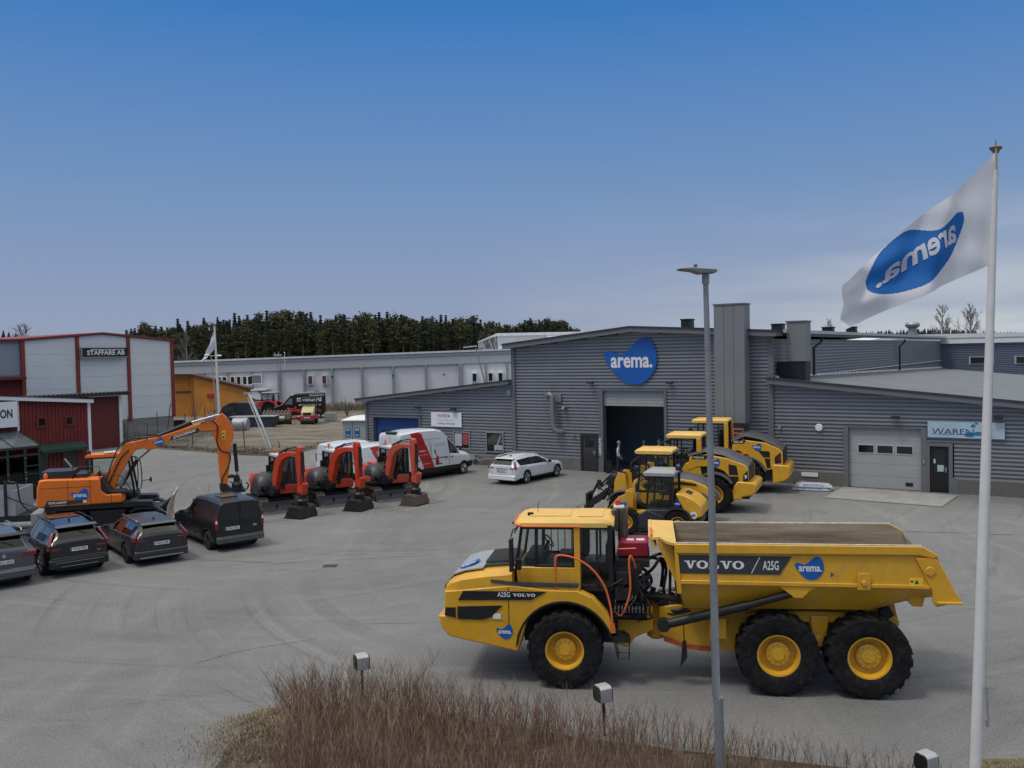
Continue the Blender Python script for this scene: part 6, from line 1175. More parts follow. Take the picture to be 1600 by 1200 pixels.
for x in (-9.5,-6.6,-5.9,-5.06,-4.35): b.bx(x-.06,x+.06,y0-.05,y0+.05,0,2.62)
for z in (.04,2.3,2.66): b.bx(-9.5,-4.3,y0-.055,y0+.055,z-.05,z+.05)
for z in (.75,1.35,1.75): b.bx(-5.06,-4.35,y0-.04,y0+.04,z-.03,z+.03)
b.bx(-4.37,-4.27,y0,y1,2.58,2.68); b.bx(-4.36,-4.28,y0,y1,0,.08)
for x in (-9.5,-7.2,-5.6,-4.33): b.add([(x-.03,y0,2.7),(x+.03,y0,2.7),(x+.03,y1,3.35),(x-.03,y1,3.35),(x-.03,y0,2.76),(x+.03,y0,2.76),(x+.03,y1,3.41),(x-.03,y1,3.41)],[(0,1,2,3),(4,5,6,7),(0,3,7,4),(1,2,6,5)])
b.done('entrance_frame',GRN,H2)
b=B(); quad(b,[(-9.5,y0,.1),(-4.35,y0,.1),(-4.35,y0,2.6),(-9.5,y0,2.6)]); quad(b,[(-4.33,y0,.1),(-4.33,y1,.1),(-4.33,y1,2.6),(-4.33,y0,2.6)]); b.done('entrance_glass',GLD,H2)
b=B(); b.add([(-9.5,y0,2.73),(-4.33,y0,2.73),(-4.33,y1,3.38),(-9.5,y1,3.38),(-9.5,y0,2.71),(-4.33,y0,2.71),(-4.33,y1,3.36),(-9.5,y1,3.36)],[(0,1,2,3),(4,5,6,7),(0,1,5,4)]); b.done('entrance_roof',mat('grey roof glass',(.10,.12,.13),.12,var=.2),H2)  # glossy grey stands in for sky light reflected by the roof glass
b=B(); b.bx(-9.5,-4.3,y0-.3,y1,0,.06); b.done('entrance_step',CONC,H2); b=B(); b.bx(-8.6,-6.4,-1.4,-.2,.06,.9); b.bx(-5.8,-5.3,-1.2,-.4,.06,1.4); b.done('entrance_furniture',BLK,H2)
b=B(); 
for z in (.35,1.15,1.45,2.15): b.cb((-5.06,y0-.07,z),(.1,.04,.05)); b.cb((-5.92,y0-.07,z),(.08,.04,.05))
b.done('hinge',CHR,H2)
# darker rear shed with corrugated roof


D2=thing('red_shed','low dark red shed with dark corrugated roof edge, behind the red house','shed',(-22.7,49.0,0),R(57))
Yd=19.6
b=B(); b.bx(8.5,14.1,Yd,Yd+.1,0,4.1); b.bx(14.05,14.15,Yd,Yd+8,0,3.95); b.done('wall',RPD,D2)
b=B(); b.bx(14.1,14.32,Yd-.1,Yd+.12,0,4.1); b.done('corner_board',WTR,D2)
b=B(); rings=[]
for k in range(97):
    x=6.6+k*.0845; z=4.42+.055*math.sin(k*PI/2.0*1.0)
    rings.append([(x,Yd-.7,z),(x,Yd+8,z-.30),(x,Yd+8,z-.34),(x,Yd-.7,z-.05)])
b.loft(rings); b.bx(6.6,14.7,Yd-.66,Yd-.55,4.15,4.36); b.done('corrugated_roof',ROOFD,D2)
# long pale building
L1=thing('long_building','long low whitish building with dark posts in front of the spruce forest','industrial building',(0,0,0))
WP=mat('white grey sandwich panel',(.62,.62,.635),.55,var=.04,scale=.2); WP2=mat('whiter sandwich panel',(.70,.72,.74),.55,var=.04,scale=.2); BND=mat('grey parapet band',(.40,.41,.425),.5,var=.05,scale=.1); WED=mat('white roof edge',(.60,.61,.62),.5)
tz=lambda x:6.70+(x+46)*.0175
def strip(name,m,x0,x1,f0,f1,y0,y1): B().prism([(x0,f0(x0)),(x1,f0(x1)),(x1,f1(x1)),(x0,f1(x0))],y0,y1,'y').done(name,m,L1)
zero=lambda x:0.0
strip('wall',WP,-60,-6.9,zero,lambda x:tz(x)-1.7,118,160); strip('wall',WP2,-6.9,14,zero,lambda x:tz(x)-1.7,117.9,160)
strip('parapet',BND,-60,14,lambda x:tz(x)-1.7,lambda x:tz(x)-.18,117.7,160.2); strip('roof_edge',WED,-60,14,lambda x:tz(x)-.18,lambda x:tz(x)+.05,117.5,160.4); strip('cornice',GALV,-60,14,lambda x:tz(x)-.62,lambda x:tz(x)-.56,117.62,117.7)
for x in (-43.6,-40.6,-37.5,-34.3,-30.6,-27.3,-23.6,-19.7,-15.6,-11.3,-6.7,-3.4,-.6): B().bx(x-.12 if x!=-6.7 else x-.3,x+.12 if x!=-6.7 else x+.3,117.6,118,0,tz(x)-1.7).done('pilaster',GALV,L1)
for x in (-23.6,-15.6,-8.9): B().cb((x,117.55,4.3+.0*x),(.22,.2,.22)).done('wall_lamp',BLK,L1)
def w3(x,z,w_,h,m=GLW):
    f=B(); f.bx(x-.12,x+w_+.12,117.5,117.95,z-.12,z+h+.12); f=f.done('window',WTR,L1); B().bx(x,x+w_,117.46,117.49,z,z+h).done('pane',m,f)
for x in (-40.2,-39.4,-38.6,-37.9,-36.85,-36.05,-35.25,-34.6): w3(x,3.55,.42,1.0)
w3(-34.1,3.7,1.2,1.0,mat('grey vent pane',(.15,.16,.17),.5)); CUR=mat('red curtain',(.10,.03,.035),.7)
w3(-26.7,3.45,.5,1.0,CUR); w3(-24.85,3.45,.5,1.0,CUR)
for x in (-5.15,-3.05,-1.75): w3(x,3.35,.5,1.0)
b=B(); b.prism([(-36,2.9),(-33.2,2.9),(-31.8,1.6),(-33,1.6)],115.5,117.9,'y'); b.bx(-36.5,-31.8,115.4,117.9,2.75,2.95); b.done('porch_roof',WTR,L1)
# second and third pale halls
L2=thing('tall_hall','taller pale hall with patterned dark end wall, behind the long building','industrial building',(0,0,0))
b=B(); P=[(-2.2,150),(40,150),(40,234),(-8.5,234)]; b.prism(P,0,8.4,'z'); b.done('wall',WP2,L2); b=B(); b.prism([(-2.3,149.8),(40,149.8),(40,234),(-8.6,234)],8.4,9.9,'z'); b.done('parapet',BND,L2); b=B(); b.prism([(-2.4,149.7),(40,149.7),(40,234.2),(-8.7,234.2)],9.9,10.35,'z'); b.done('roof_edge',WED,L2)
b=B(); rg=random.Random(3)
for k in range(26):
    t=k/26; x=-2.25-6.2*t; y=150+84*t
    for z in (6.2,7.2,8.2,9.1): 
        if rg.random()<.75: b.add([(x-.12,y,z),(x-.12-.24,y+3.2,z),(x-.12-.24,y+3.2,z+.85),(x-.12,y,z+.85)],[(0,1,2,3)])
b.done('dark_cladding',mat('dark cladding tiles',(.10,.105,.11),.5),L2)
b=B(); b.bx(6,14,149.6,149.78,8.6,9.8); b.done('pale_panel',WP2,L2)
L3=thing('flat_white_hall','long white flat-roofed hall beyond the workshop, right side','industrial building',(0,0,0))
b=B(); b.prism([(52.6,7.55),(58,8.45),(130,8.6),(130,0),(52.6,0)],135,170,'y'); b.done('wall',WP2,L3); b=B(); b.prism([(52.5,7.6),(58,8.52),(130,8.67),(130,8.1),(58,7.9),(52.5,7.2)],134.8,170.2,'y'); b.done('roof_edge',WTR,L3)
# yellow shed
YS=thing('ochre_shed','ochre yellow shed with sloping dark roof beside the grey hall','shed',(0,0,0))
OC=mat('ochre wall',(.50,.20,.03),.7,var=.10,scale=.6,dirt=.15,dcol=(.25,.10,.03))
B().prism([(-38.2,0),(-31.7,0),(-31.7,3.25),(-38.2,4.95)],107,108.6,'y').done('wall',OC,YS); B().prism([(-42.5,0),(-38.2,0),(-38.2,4.95),(-42.5,5.1)],107.6,108.6,'y').done('wall',OC,YS)
B().prism([(-42.6,5.10),(-38.2,5.0),(-31.3,3.22),(-31.3,3.38),(-38.1,5.18),(-42.6,5.28)],106.7,108.7,'y').done('roof',mat('brown roof',(.06,.025,.02),.7),YS); B().bx(-40.4,-38.3,107.45,107.6,3.0,3.12).done('ledge',MATS['brown roof'],YS); B().bx(-38.3,-38.12,106.9,107.1,0,4.9).done('corner_board',mat('ochre dark',(.25,.10,.03),.7),YS)
B().cb((-36.0,106.9,2.6),(.9,.2,.35)).done('red_sign',REDP,YS)
# ================= vegetation
def leafmat(name,c,var=.5):
    M=bpy.data.materials.new(name); M.use_nodes=True; t=M.node_tree; b=t.nodes['Principled BSDF']; b.inputs['Roughness'].default_value=.8; b.inputs['Specular IOR Level'].default_value=.2
    oi=t.nodes.new('ShaderNodeObjectInfo'); tc=t.nodes.new('ShaderNodeTexCoord'); n=t.nodes.new('ShaderNodeTexNoise'); n.inputs['Scale'].default_value=.9; t.links.new(tc.outputs['Object'],n.inputs[0])
    k=math_('ADD',math_('MULTIPLY',oi.outputs['Random'],.6,tree=t),math_('MULTIPLY',n.outputs[0],.5,tree=t),tree=t)
    r=t.nodes.new('ShaderNodeValToRGB'); t.links.new(k,r.inputs[0]); e=r.color_ramp.elements
    e[0].position=.15; e[0].color=(c[0]*(1-var),c[1]*(1-var),c[2]*(1-var),1); e[1].position=.85; e[1].color=(c[0]*(1+var)*1.25,c[1]*(1+var),c[2]*(1+var*.6),1)
    t.links.new(r.outputs[0],b.inputs['Base Color']); return M
SPR=leafmat('spruce needles',(.018,.030,.018)); PIN=leafmat('pine needles',(.036,.045,.022)); BRK=mat('pine bark',(.24,.17,.125),.9,var=.3,scale=1.5); BRB=mat('birch bark',(.33,.30,.27),.9,var=.3,scale=3)
def spruce(seed):
    rg=random.Random(seed); b=B(); n=26
    for k in range(n):
        t=k/n; z=.10+.90*t; r=(.125*(1-t)**.85+.004)*rg.uniform(.75,1.2)
        for j in range(rg.randint(9,12)):
            a=rg.uniform(0,2*PI); rr=r*rg.uniform(.6,1.15); dz=rg.uniform(-.012,.02)-.03*(1-t)
            c,s_=math.cos(a),math.sin(a); w_=.028+.02*(1-t)
            p=[(0,0,z+.02),(rr*.5*c-w_*s_,rr*.5*s_+w_*c,z+dz*.4),(rr*c,rr*s_,z+dz),(rr*.5*c+w_*s_,rr*.5*s_-w_*c,z+dz*.4)]
            b.add(p,[(0,1,2,3)]); b.add([(rr*.35*c,rr*.35*s_,z+.01),(rr*.75*c-w_*s_*.7,rr*.75*s_+w_*c*.7,z-.035),(rr*.95*c,rr*.95*s_,z-.02)],[(0,1,2)])
    return b
def pine(seed):
    rg=random.Random(seed); b=B()
    for k in range(60):
        t=rg.random()**.8; z=.48+.50*t; r=.13*(1-abs(t-.35)**1.3*1.15)*rg.uniform(.2,1); a=rg.uniform(0,2*PI); cx,cy=r*math.cos(a),r*math.sin(a)
        for j in range(11):
            d=Vector((rg.gauss(0,1),rg.gauss(0,1),rg.gauss(0,.6)))*.026; e_=Vector((rg.gauss(0,1),rg.gauss(0,1),rg.gauss(0,.7)))*.020; c=Vector((cx,cy,z))+d
            b.add([c-e_,c+e_*.6+Vector((0,0,.016)),c+e_+d*.5],[(0,1,2)])
    return b
protos=[]
def tproto(kind,seed):
    t=thing('spruce_tree' if kind=='s' else 'pine_tree','dark spruce in the dense forest behind the long building' if kind=='s' else 'olive green pine with bare pale trunk in the forest behind the long building','tree',(0,-200,0),0,'spruces in the forest behind' if kind=='s' else 'pines in the forest behind')
    (spruce if kind=='s' else pine)(seed).done('crown',SPR if kind=='s' else PIN,t); b=B(); b.tube([(0,0,0),(0.004,0,.5),(0,0,.97)],[.013,.009,.002],6); b.done('trunk',BRK,t); return t
protos=[tproto('s',i) for i in range(5)]+[tproto('p',10+i) for i in range(4)]
prof=[(165,520),(200,511),(250,502),(300,497),(335,493),(400,487),(450,484),(500,488),(560,490),(600,486),(650,490),(700,492),(750,493),(785,499),(800,512)]
rg=random.Random(21); used=set(); cnt=0
def place_tree(x,y,h,kinds):
    global cnt
    i=rg.choice(kinds); p=protos[i]; a=rg.uniform(0,6.28); sx=h*rg.uniform(.85,1.15)*(1.05 if i<5 else .95)
    if i not in used: used.add(i); p.location=(x,y,0); p.rotation_euler.z=a; p.scale=(sx,sx,h); cnt+=1; return
    dup(p,(x,y,0),a,sc_=(sx,sx,h)); cnt+=1
for row,(Z,n) in enumerate(((262,46),(272,60),(284,76),(297,78))):
    for k in range(n):
        px=168+(800-168)*(k+rg.uniform(.1,.9))/n; yp=lerpL(prof,px)
        ht=CAMH+(568-.02*px-yp+ (0))*Z/1400.0
        h=ht*rg.uniform(.80,1.04)*(1 if row>1 else rg.uniform(.84,1.0)); place_tree((px-800)/1400*Z,Z+rg.uniform(-4,4),h,[0,1,2,3,4,0,1,2,3,4,5,6,7,8] if row>0 else [5,6,7,8,5,6,0,1,3])
for k in range(30):   # small wooded rise to the right of the gap
    px=808+100*(k/30)+rg.uniform(-2,2); Z=rg.uniform(290,330); yp=lerpL([(805,502),(825,494),(860,499),(890,504),(905,512),(915,513)],px); place_tree((px-800)/1400*Z,Z,(CAMH+(552-yp)*Z/1400)*rg.uniform(.85,1.02),[0,1,5,6,7])
def hill(name,x0,x1,y0,y1,hf,m,nx=60,ny=10):
    vs=[];fs=[]
    for j in range(ny+1):
        for i in range(nx+1):
            x=x0+(x1-x0)*i/nx; y=y0+(y1-y0)*j/ny; vs.append((x,y,.05+hf(x)*min(1,j/4)*(.9+.1*mn.noise(Vector((x*.05,y*.05,0))))))
    for j in range(ny):
        for i in range(nx): k=j*(nx+1)+i; fs.append((k,k+1,k+nx+2,k+nx+1))
    return tag(B().add(vs,fs).done(name,m,smooth=60),kind='structure')
hill('forest_hill',-170,60,300,380,lambda x:11*max(0,min(1,(x+150)/30,(30-x)/40)),ground_mat('forest floor',(.02,.02,.014),(.035,.030,.022),(.05,.045,.03),.2))
# far-off woods that read as one mass
fb=B(); rg2=random.Random(8)
def far_tree(x,y,h):
    r=h*.17
    for k in range(7):
        z0=h*(.12+.125*k); rr=r*(1-k/7.6)*rg2.uniform(.8,1.2); zt_=z0+h*.24; a0=rg2.uniform(0,1); n=6
        ring=[(x+rr*math.cos(a0+2*PI*j/n)*rg2.uniform(.7,1.2),y+rr*math.sin(a0+2*PI*j/n),z0+rg2.uniform(-.02,.03)*h) for j in range(n)]; fb.add(ring+[(x,y,min(h,zt_))],[(j,(j+1)%n,n) for j in range(n)])
for k in range(620):
    px=rg2.uniform(1195,1680); Z=rg2.uniform(480,560); yp=lerpL([(1195,516),(1260,515),(1330,517),(1400,514),(1470,511),(1540,515),(1600,518),(1680,518)],px); far_tree((px-800)/1400*Z,Z,(CAMH+(568-.02*px-yp)*Z/1400)*rg2.uniform(.8,1.05))
for k in range(140):
    px=rg2.uniform(-120,66); Z=rg2.uniform(290,340); yp=lerpL([(-120,512),(10,516),(30,520),(66,526)],px); far_tree((px-800)/1400*Z,Z,(CAMH+(568-.02*px-yp)*Z/1400)*rg2.uniform(.8,1.05))
for k in range(90):
    px=rg2.uniform(915,1190); Z=rg2.uniform(480,560); far_tree((px-800)/1400*Z,Z,(CAMH+(568-.02*px-519)*Z/1400)*rg2.uniform(.6,1.05))
for k in range(900):
    px=rg2.uniform(163,800); Z=rg2.uniform(298,345); far_tree((px-800)/1400*Z,Z,(CAMH+(568-.02*px-lerpL(prof,px))*Z/1400)*rg2.uniform(.70,.93))
tag(fb.done('distant_forest',SPR),kind='stuff')
hill('far_ridge',110,420,560,700,lambda x:13,MATS['forest floor'] if 'forest floor' in MATS else ground_mat('ridge floor',(.03,.035,.025),(.05,.05,.035),(.07,.065,.045),.05),40,6)
# bare trees
def bare(name,label,loc,h,w_,seed,m=BRB,n0=16):
    rg=random.Random(seed); T=thing('birch_tree',label,'tree',loc); tb=B(); cb_=B()
    tb.tube([(0,0,0),(.1,0,h*.4),(0,.1,h*.7),(.05,0,h*.96)],[h*.012,h*.009,h*.006,h*.002],6)
    def br(p,d,l,r,k):
        q=p+d*l; cb_.tube([p,(p+q)/2+Vector((rg.gauss(0,l*.05),0,rg.gauss(0,l*.04))),q],[r,r*.8,r*.5],3,cap=False)
        if k: 
            for j in range(3 if k>1 else 5): 
                t=rg.uniform(.35,1); dd=(d+Vector((rg.gauss(0,.45),rg.gauss(0,.45),rg.gauss(.35,.3)))).normalized(); br(p+(q-p)*t,dd,l*rg.uniform(.4,.62),r*.6,k-1)
    for j in range(n0*2):
        t=rg.uniform(.28,.95); a=rg.uniform(0,6.28); d=Vector((math.cos(a)*.6,math.sin(a)*.6,1.1)).normalized(); br(Vector((0,0,h*t)),d,w_*.55*(1.15-t)*1.2,h*.0042,2)
    tb.done('trunk',m,T); cb_.done('crown',mat('bare twigs',(.11,.10,.09),.9,var=.2),T); return T
bare('b','bare birch with upright twigs, behind the long building on the left',(-79,130,0),13.8,8,1); bare('b','bare leafless tree, smaller and to the right of the left birch',(-74,136,0),12.5,7,2)
bare('b','tall bare birch left of the big flagpole, beyond the white roofs',(77,160,0),14.6,6,3); bare('b','broad bare tree close left of the big flagpole, beyond the white roofs',(83,162,0),14.0,8,4)
bare('b','faint small bare tree between the roof cowls',(60,170,0),12.0,6,5); bare('b','thin bare tree by the corner of the grey hall, before the forest',(-58,160,0),13,5,6)
# twiggy hedge in the foreground
TW=mat('red brown twigs',(.21,.125,.085),.85,var=.5,scale=4); rg=random.Random(11); hv=[];hf=[];hmi=[]
def rib(P,r):
    k=len(hv); n=len(P)
    for i,(p,rr) in enumerate(zip(P,r)):
        hv.extend([(p[0]-rr,p[1]-rr*.6,p[2]),(p[0]+rr,p[1]-rr*.6,p[2]),(p[0],p[1]+rr,p[2])])
    for i in range(n-1):
        a=k+3*i; hf.extend([(a,a+1,a+4,a+3),(a+1,a+2,a+5,a+4),(a+2,a,a+3,a+5)])
def hedge_back(x): return lerpL([(-5,16.6),(-4,17.1),(-2.5,16.9),(1,15.9),(3.5,15.1),(6.2,14.3),(7.4,13.6)],x)
def hedge_h(x): return lerpL([(-4.9,.55),(-4.2,.98),(-2.5,1.05),(-1,.86),(1,.82),(2.5,.75),(3.5,.62),(5,.48),(7,.36)],x)
for k in range(5200):
    x=-4.35+rg.random()**1.15*11.4; yb=hedge_back(x)-.22*max(0,min(1,(x+2)/3)); y=yb-rg.random()**1.3*3.6; h=hedge_h(x)*rg.uniform(.42,1.10)*(1.25 if rg.random()<.03 else 1)
    if x<-4.0 and y<16.0: continue
    dens=1-max(0,(x+1.0)/10.5); 
    if rg.random()>dens: continue
    lx,ly=rg.gauss(-.12 if x<-3.6 else .03,.22)*h,rg.gauss(-.03,.18)*h
    if x<-4.2: lx-=.25*h
    smi=1 if rg.random()<.3 else 0; nf0=len(hf)
    P=[(x,y,0),(x+lx*.25,y+ly*.25,h*.35),(x+lx*.6,y+ly*.6,h*.72),(x+lx,y+ly,h)]; r0=rg.uniform(.0035,.006)
    rib(P,[r0,r0*.8,r0*.6,r0*.3])
    for j in range(rg.randint(3,6)):
        t=rg.uniform(.25,.9); i=min(2,int(t*3)); f=t*3-i; p=[P[i][q]+(P[i+1][q]-P[i][q])*f for q in range(3)]; a=rg.uniform(0,6.28); l=h*rg.uniform(.14,.34)
        rib([p,(p[0]+math.cos(a)*l*.5,p[1]+math.sin(a)*l*.5,p[2]+l*.9)],[r0*.5,r0*.22])
    hmi.extend([smi]*(len(hf)-nf0))
hb=B(); hb.v=hv; hb.f=hf; hb.mi=hmi; tag(hb.done('hedge_twigs',[TW,mat('tan twigs',(.34,.25,.18),.85,var=.4,scale=5)]),kind='stuff')
# flower bed soil with litter, dry grass mound
vs=[];fs=[]; nx,ny=110,40
for j in range(ny+1):
    for i in range(nx+1):
        x=-5.05+13.5*i/nx; yb=hedge_back(x)+.12-.5*max(0,min(1,(x+2)/3)); y=yb-(yb-9.5)*j/ny; e=min(1,j/4,i/4); mound=.26*math.exp(-(((x+4.5)/.75)**2+((y-15.75)/.95)**2))
        if x<-4.2: y=min(y,yb-(-4.2-x)*1.1)
        vs.append((x+.12*mn.noise(Vector((y*1.2,i*.1,0))),y,.006+e*(.05+.03*mn.noise(Vector((x*2,y*2,0)))+mound)))
for j in range(ny):
    for i in range(nx): k=j*(nx+1)+i; fs.append((k,k+1,k+nx+2,k+nx+1))
tag(B().add(vs,fs).done('planting_bed',ground_mat('bed litter',(.035,.027,.02),(.085,.066,.05),(.16,.13,.10),3.5),smooth=60),kind='structure')
DG=mat('dry grass',(.31,.245,.15),.9,var=.4,scale=2.5); hv=[];hf=[]
def blade(x,y,z,h,w_=.006):
    a=rg.uniform(0,6.28); k=len(hv); dx,dy=rg.gauss(0,.6)*h,rg.gauss(0,.6)*h; c,s_=math.cos(a)*w_,math.sin(a)*w_
    hv.extend([(x-c,y-s_,z),(x+c,y+s_,z),(x+dx*.5+c*.7,y+dy*.5+s_*.7,z+h*.7),(x+dx*.5-c*.7,y+dy*.5-s_*.7,z+h*.7),(x+dx,y+dy,z+h*.85)]); hf.extend([(k,k+1,k+2,k+3),(k+3,k+2,k+4)])
for k in range(5200):
    x=rg.gauss(-4.5,.55); y=rg.gauss(15.7,.75)
    if y>16.9+(x+4.5)*.5: continue
    blade(x,y,.04+.26*math.exp(-(((x+4.5)/.75)**2+((y-15.75)/.95)**2)),rg.uniform(.04,.12))
for k in range(2600):
    x=rg.uniform(7.45,9.5); y=rg.uniform(13.2,14.35)-.10*abs(rg.gauss(0,1)); blade(x,y,.02,rg.uniform(.02,.06))
for k in range(2500):
    x=rg.uniform(-5.2,7); y=hedge_back(x)-rg.uniform(.4,4); blade(x,y,.03,rg.uniform(.05,.16),.004)
hb=B(); hb.v=hv; hb.f=hf; hb.mi=[0]*len(hf); tag(hb.done('dry_grass',DG),kind='stuff')
b=B(); b.add([(7.35+.1*math.sin(k),14.42-.0*k,.008) for k in range(1)]+[(7.4,12,.008),(11,12,.008),(11,14.1,.008),(8.6,14.38,.008)],[(0,1,2,3,4)]); tag(b.done('grass_verge',ground_mat('verge soil',(.10,.085,.05),(.16,.135,.08),(.22,.19,.12),4)),kind='structure')
# rough growth by the fence and in front of the long building
hv=[];hf=[]
for k in range(9000):
    x=rg.uniform(-37,-14.8); y=edge_y(x)+abs(rg.gauss(.9,1.3)); blade(x,y,.1,rg.uniform(.06,.34),.014)
for k in range(3500):
    x=rg.uniform(-38,-26); y=rg.uniform(72,86); blade(x,y,.15,rg.uniform(.15,.6),.016)
for k in range(5200):
    x=rg.uniform(-34,-6); y=rg.uniform(108,116.5); blade(x,y,.3,rg.uniform(.3,1.2),.025)
hb=B(); hb.v=hv; hb.f=hf; hb.mi=[0]*len(hf); tag(hb.done('rough_weeds',mat('rough weeds',(.15,.125,.085),.9,var=.45,scale=.8)),kind='stuff')
b=B()
for k in range(900):
    x=rg.uniform(-26,-15); y=edge_y(x)+abs(rg.gauss(.3,.7)); s_=rg.uniform(.02,.09); b.cb((x,y,.08),(s_,s_,s_*.7),rz=rg.random()*3,rx=rg.random())
tag(b.done('rubble',mat('pale rubble',(.26,.23,.19),.9,var=.4)),kind='stuff')
rg=random.Random(2)
for i,(x,y,h) in enumerate(((-21.5,100,3.2),(-19,103,2.6),(-16.8,104,3.0),(-34.2,96,3.4),(-33.0,98,2.8))):
    T=thing('sapling',('thin bare sapling behind the road roller','bare sapling right of the wire fence cage','leaning bare sapling near the pale posts','bare sapling before the ochre shed, left one','bare sapling before the ochre shed, right one')[i],'sapling',(x,y,0)); b=B()
    for k in range(9): 
        a=rg.uniform(0,6.28); q=Vector((math.cos(a)*.35,math.sin(a)*.35,1))*h*rg.uniform(.6,1); b.tube([(0,0,0),q*.5+Vector((rg.gauss(0,.1),0,0)),q],[.03,.02,.008],4)
    b.done('stems',MATS['bare twigs'],T)
# ================= flagpoles, lamp posts, bollards
def lerp3(a,b_,t): return tuple(a[i]+(b_[i]-a[i])*t for i in range(3))
P0=(6.80,13.2,0.0); P1=(7.14,13.2,9.55)
T=thing('flagpole','tall white flagpole in the right foreground, carrying the large emblem flag','flagpole',(0,0,0))
B().tube([P0,lerp3(P0,P1,.35),lerp3(P0,P1,.7),P1],[.082,.076,.060,.045],20).done('pole',mat('white pole',(.64,.63,.61),.4,var=.05,scale=4,dirt=.1),T,smooth=60)
b=B(); b.lathe([(.001,-.04),(.045,-.03),(.045,.0),(.085,.045),(.09,.065),(.05,.085),(.012,.10),(.006,.18),(.001,.19)],(P1[0],P1[1],P1[2]+.02),'z',20); b.done('finial',mat('brass finial',(.22,.17,.09),.4,metal=.6),T,smooth=50)
b=B(); b.tube([(P1[0]-.05,13.1,9.6),(P1[0]-.055,13.1,9.3)],.012,5); b.tube([(6.93,13.1,1.7),(6.95,13.1,1.2)],.018,5); b.cb((6.94,13.1,1.15),(.04,.04,.1)); b.tube([(P1[0]-.02,13.12,9.5),(6.92,13.1,1.6)],.004,4); b.done('halyard',GALV,T)
T0=thing('banner_flag','large white flag with blue emblem and mirrored lettering, flying left from the tall pole','flag',(0,0,0))
def flagpt(u,v,off=0):
    top=crom([(7.075,9.50),(6.62,9.06),(6.32,8.84),(5.97,8.56),(5.35,8.02),(4.93,7.68)],6,False); bot=crom([(7.09,7.93),(6.93,7.87),(6.45,7.66),(6.05,7.48),(5.45,7.22),(5.02,7.02)],6,False)
    i=u*(len(top)-1); a=min(len(top)-2,int(i)); f=i-a
    t_=[top[a][q]+(top[a+1][q]-top[a][q])*f for q in (0,1)]; b_=[bot[a][q]+(bot[a+1][q]-bot[a][q])*f for q in (0,1)]
    x=b_[0]+(t_[0]-b_[0])*v; z=b_[1]+(t_[1]-b_[1])*v
    y=13.17+.10*math.sin(u*8.5+v*2.2)*u**.5+.05*math.sin(u*19+v*5)*min(1,u*3)+.035*math.sin(v*11-u*14)*(.3+u)+.30*u
    return (x,y-off,z)
NU,NV=230,130
def inblob(a,c):
    ins=False; n=len(LBP); j=n-1
    for i in range(n):
        (x1,y1),(x2,y2)=LBP[i],LBP[j]
        if (y1>c)!=(y2>c) and a<(x2-x1)*(c-y1)/(y2-y1)+x1: ins=not ins
        j=i
    return ins
b=B(); b.v=[flagpt(i/NU,j/NV) for j in range(NV+1) for i in range(NU+1)]
for j in range(NV):
    for i in range(NU):
        k=j*(NU+1)+i; b.f.append((k,k+1,k+NU+2,k+NU+1)); u=(i+.5)/NU; v=(j+.5)/NV; a=(u-.215)/.60; c=(v-.13)/.86; b.mi.append(1 if 0<=a<=1 and 0<=c<=1 and inblob(a,c) else 0)
def cloth(name,c,tr=.25):
    M=mat(name,c,.8,var=.03); t=M.node_tree; p=t.nodes['Principled BSDF']; o=t.nodes['Material Output']; tl=t.nodes.new('ShaderNodeBsdfTranslucent'); tl.inputs[0].default_value=tuple(c)+(1,); x=t.nodes.new('ShaderNodeMixShader'); x.inputs[0].default_value=tr; t.links.new(p.outputs[0],x.inputs[1]); t.links.new(tl.outputs[0],x.inputs[2]); t.links.new(x.outputs[0],o.inputs[0]); return M
FW=cloth('flag white cloth',(.66,.66,.70)); b.done('cloth',[FW,cloth('flag blue cloth',(.012,.13,.42))],T0,smooth=80)
import bmesh
vs,fs=text2d('arema.',.025); bm=bmesh.new(); V=[bm.verts.new((a,c,0)) for a,c in vs]
for f_ in fs:
    try: bm.faces.new([V[i] for i in f_])
    except Exception: pass
bmesh.ops.triangulate(bm,faces=bm.faces)
bmesh.ops.subdivide_edges(bm,edges=[e_ for e_ in bm.edges if e_.calc_length()>.06],cuts=3,use_grid_fill=False); bmesh.ops.triangulate(bm,faces=bm.faces)
bm.verts.index_update(); vv=[(v.co.x,v.co.y) for v in bm.verts]; ff=[tuple(v.index for v in f.verts) for f in bm.faces]; bm.free()
for off in (.012,-.012):
    b=B(); b.add([flagpt(.215+.60*(.13+.80*a),.13+.86*(.36+.25*c),off) for a,c in vv],ff); b.done('lettering',FW,T0)
T=thing('street_lamp','grey lamp post with flat lamp head, in front of the dump truck','street lamp',(3.05,13.5,0))
b=B(); b.tube([(.02,0,0),(-.0,0,1.45)],.075,16); b.tube([(-.0,0,1.45),(-.03,0,1.5),(-.05,0,3.5),(-.11,0,7.75)],[.075,.062,.058,.040],16); b.tube([(-.11,0,7.75),(-.112,0,7.90)],.055,12); b.done('post',mat('weathered grey post',(.23,.24,.255),.5,metal=.3,var=.12,scale=3),T,smooth=60)
b=B(); b.prism([(-.53,7.985),(-.35,7.995),(.02,7.965),(.05,7.94),(.02,7.91),(-.22,7.90),(-.33,7.94),(-.52,7.965)],-.13,.13,'y'); b.cb((-.26,0,8.03),(.05,.05,.05)); b.done('lamp_head',mat('lamp head',(.16,.17,.165),.4,metal=.4),T,bevel=.012)
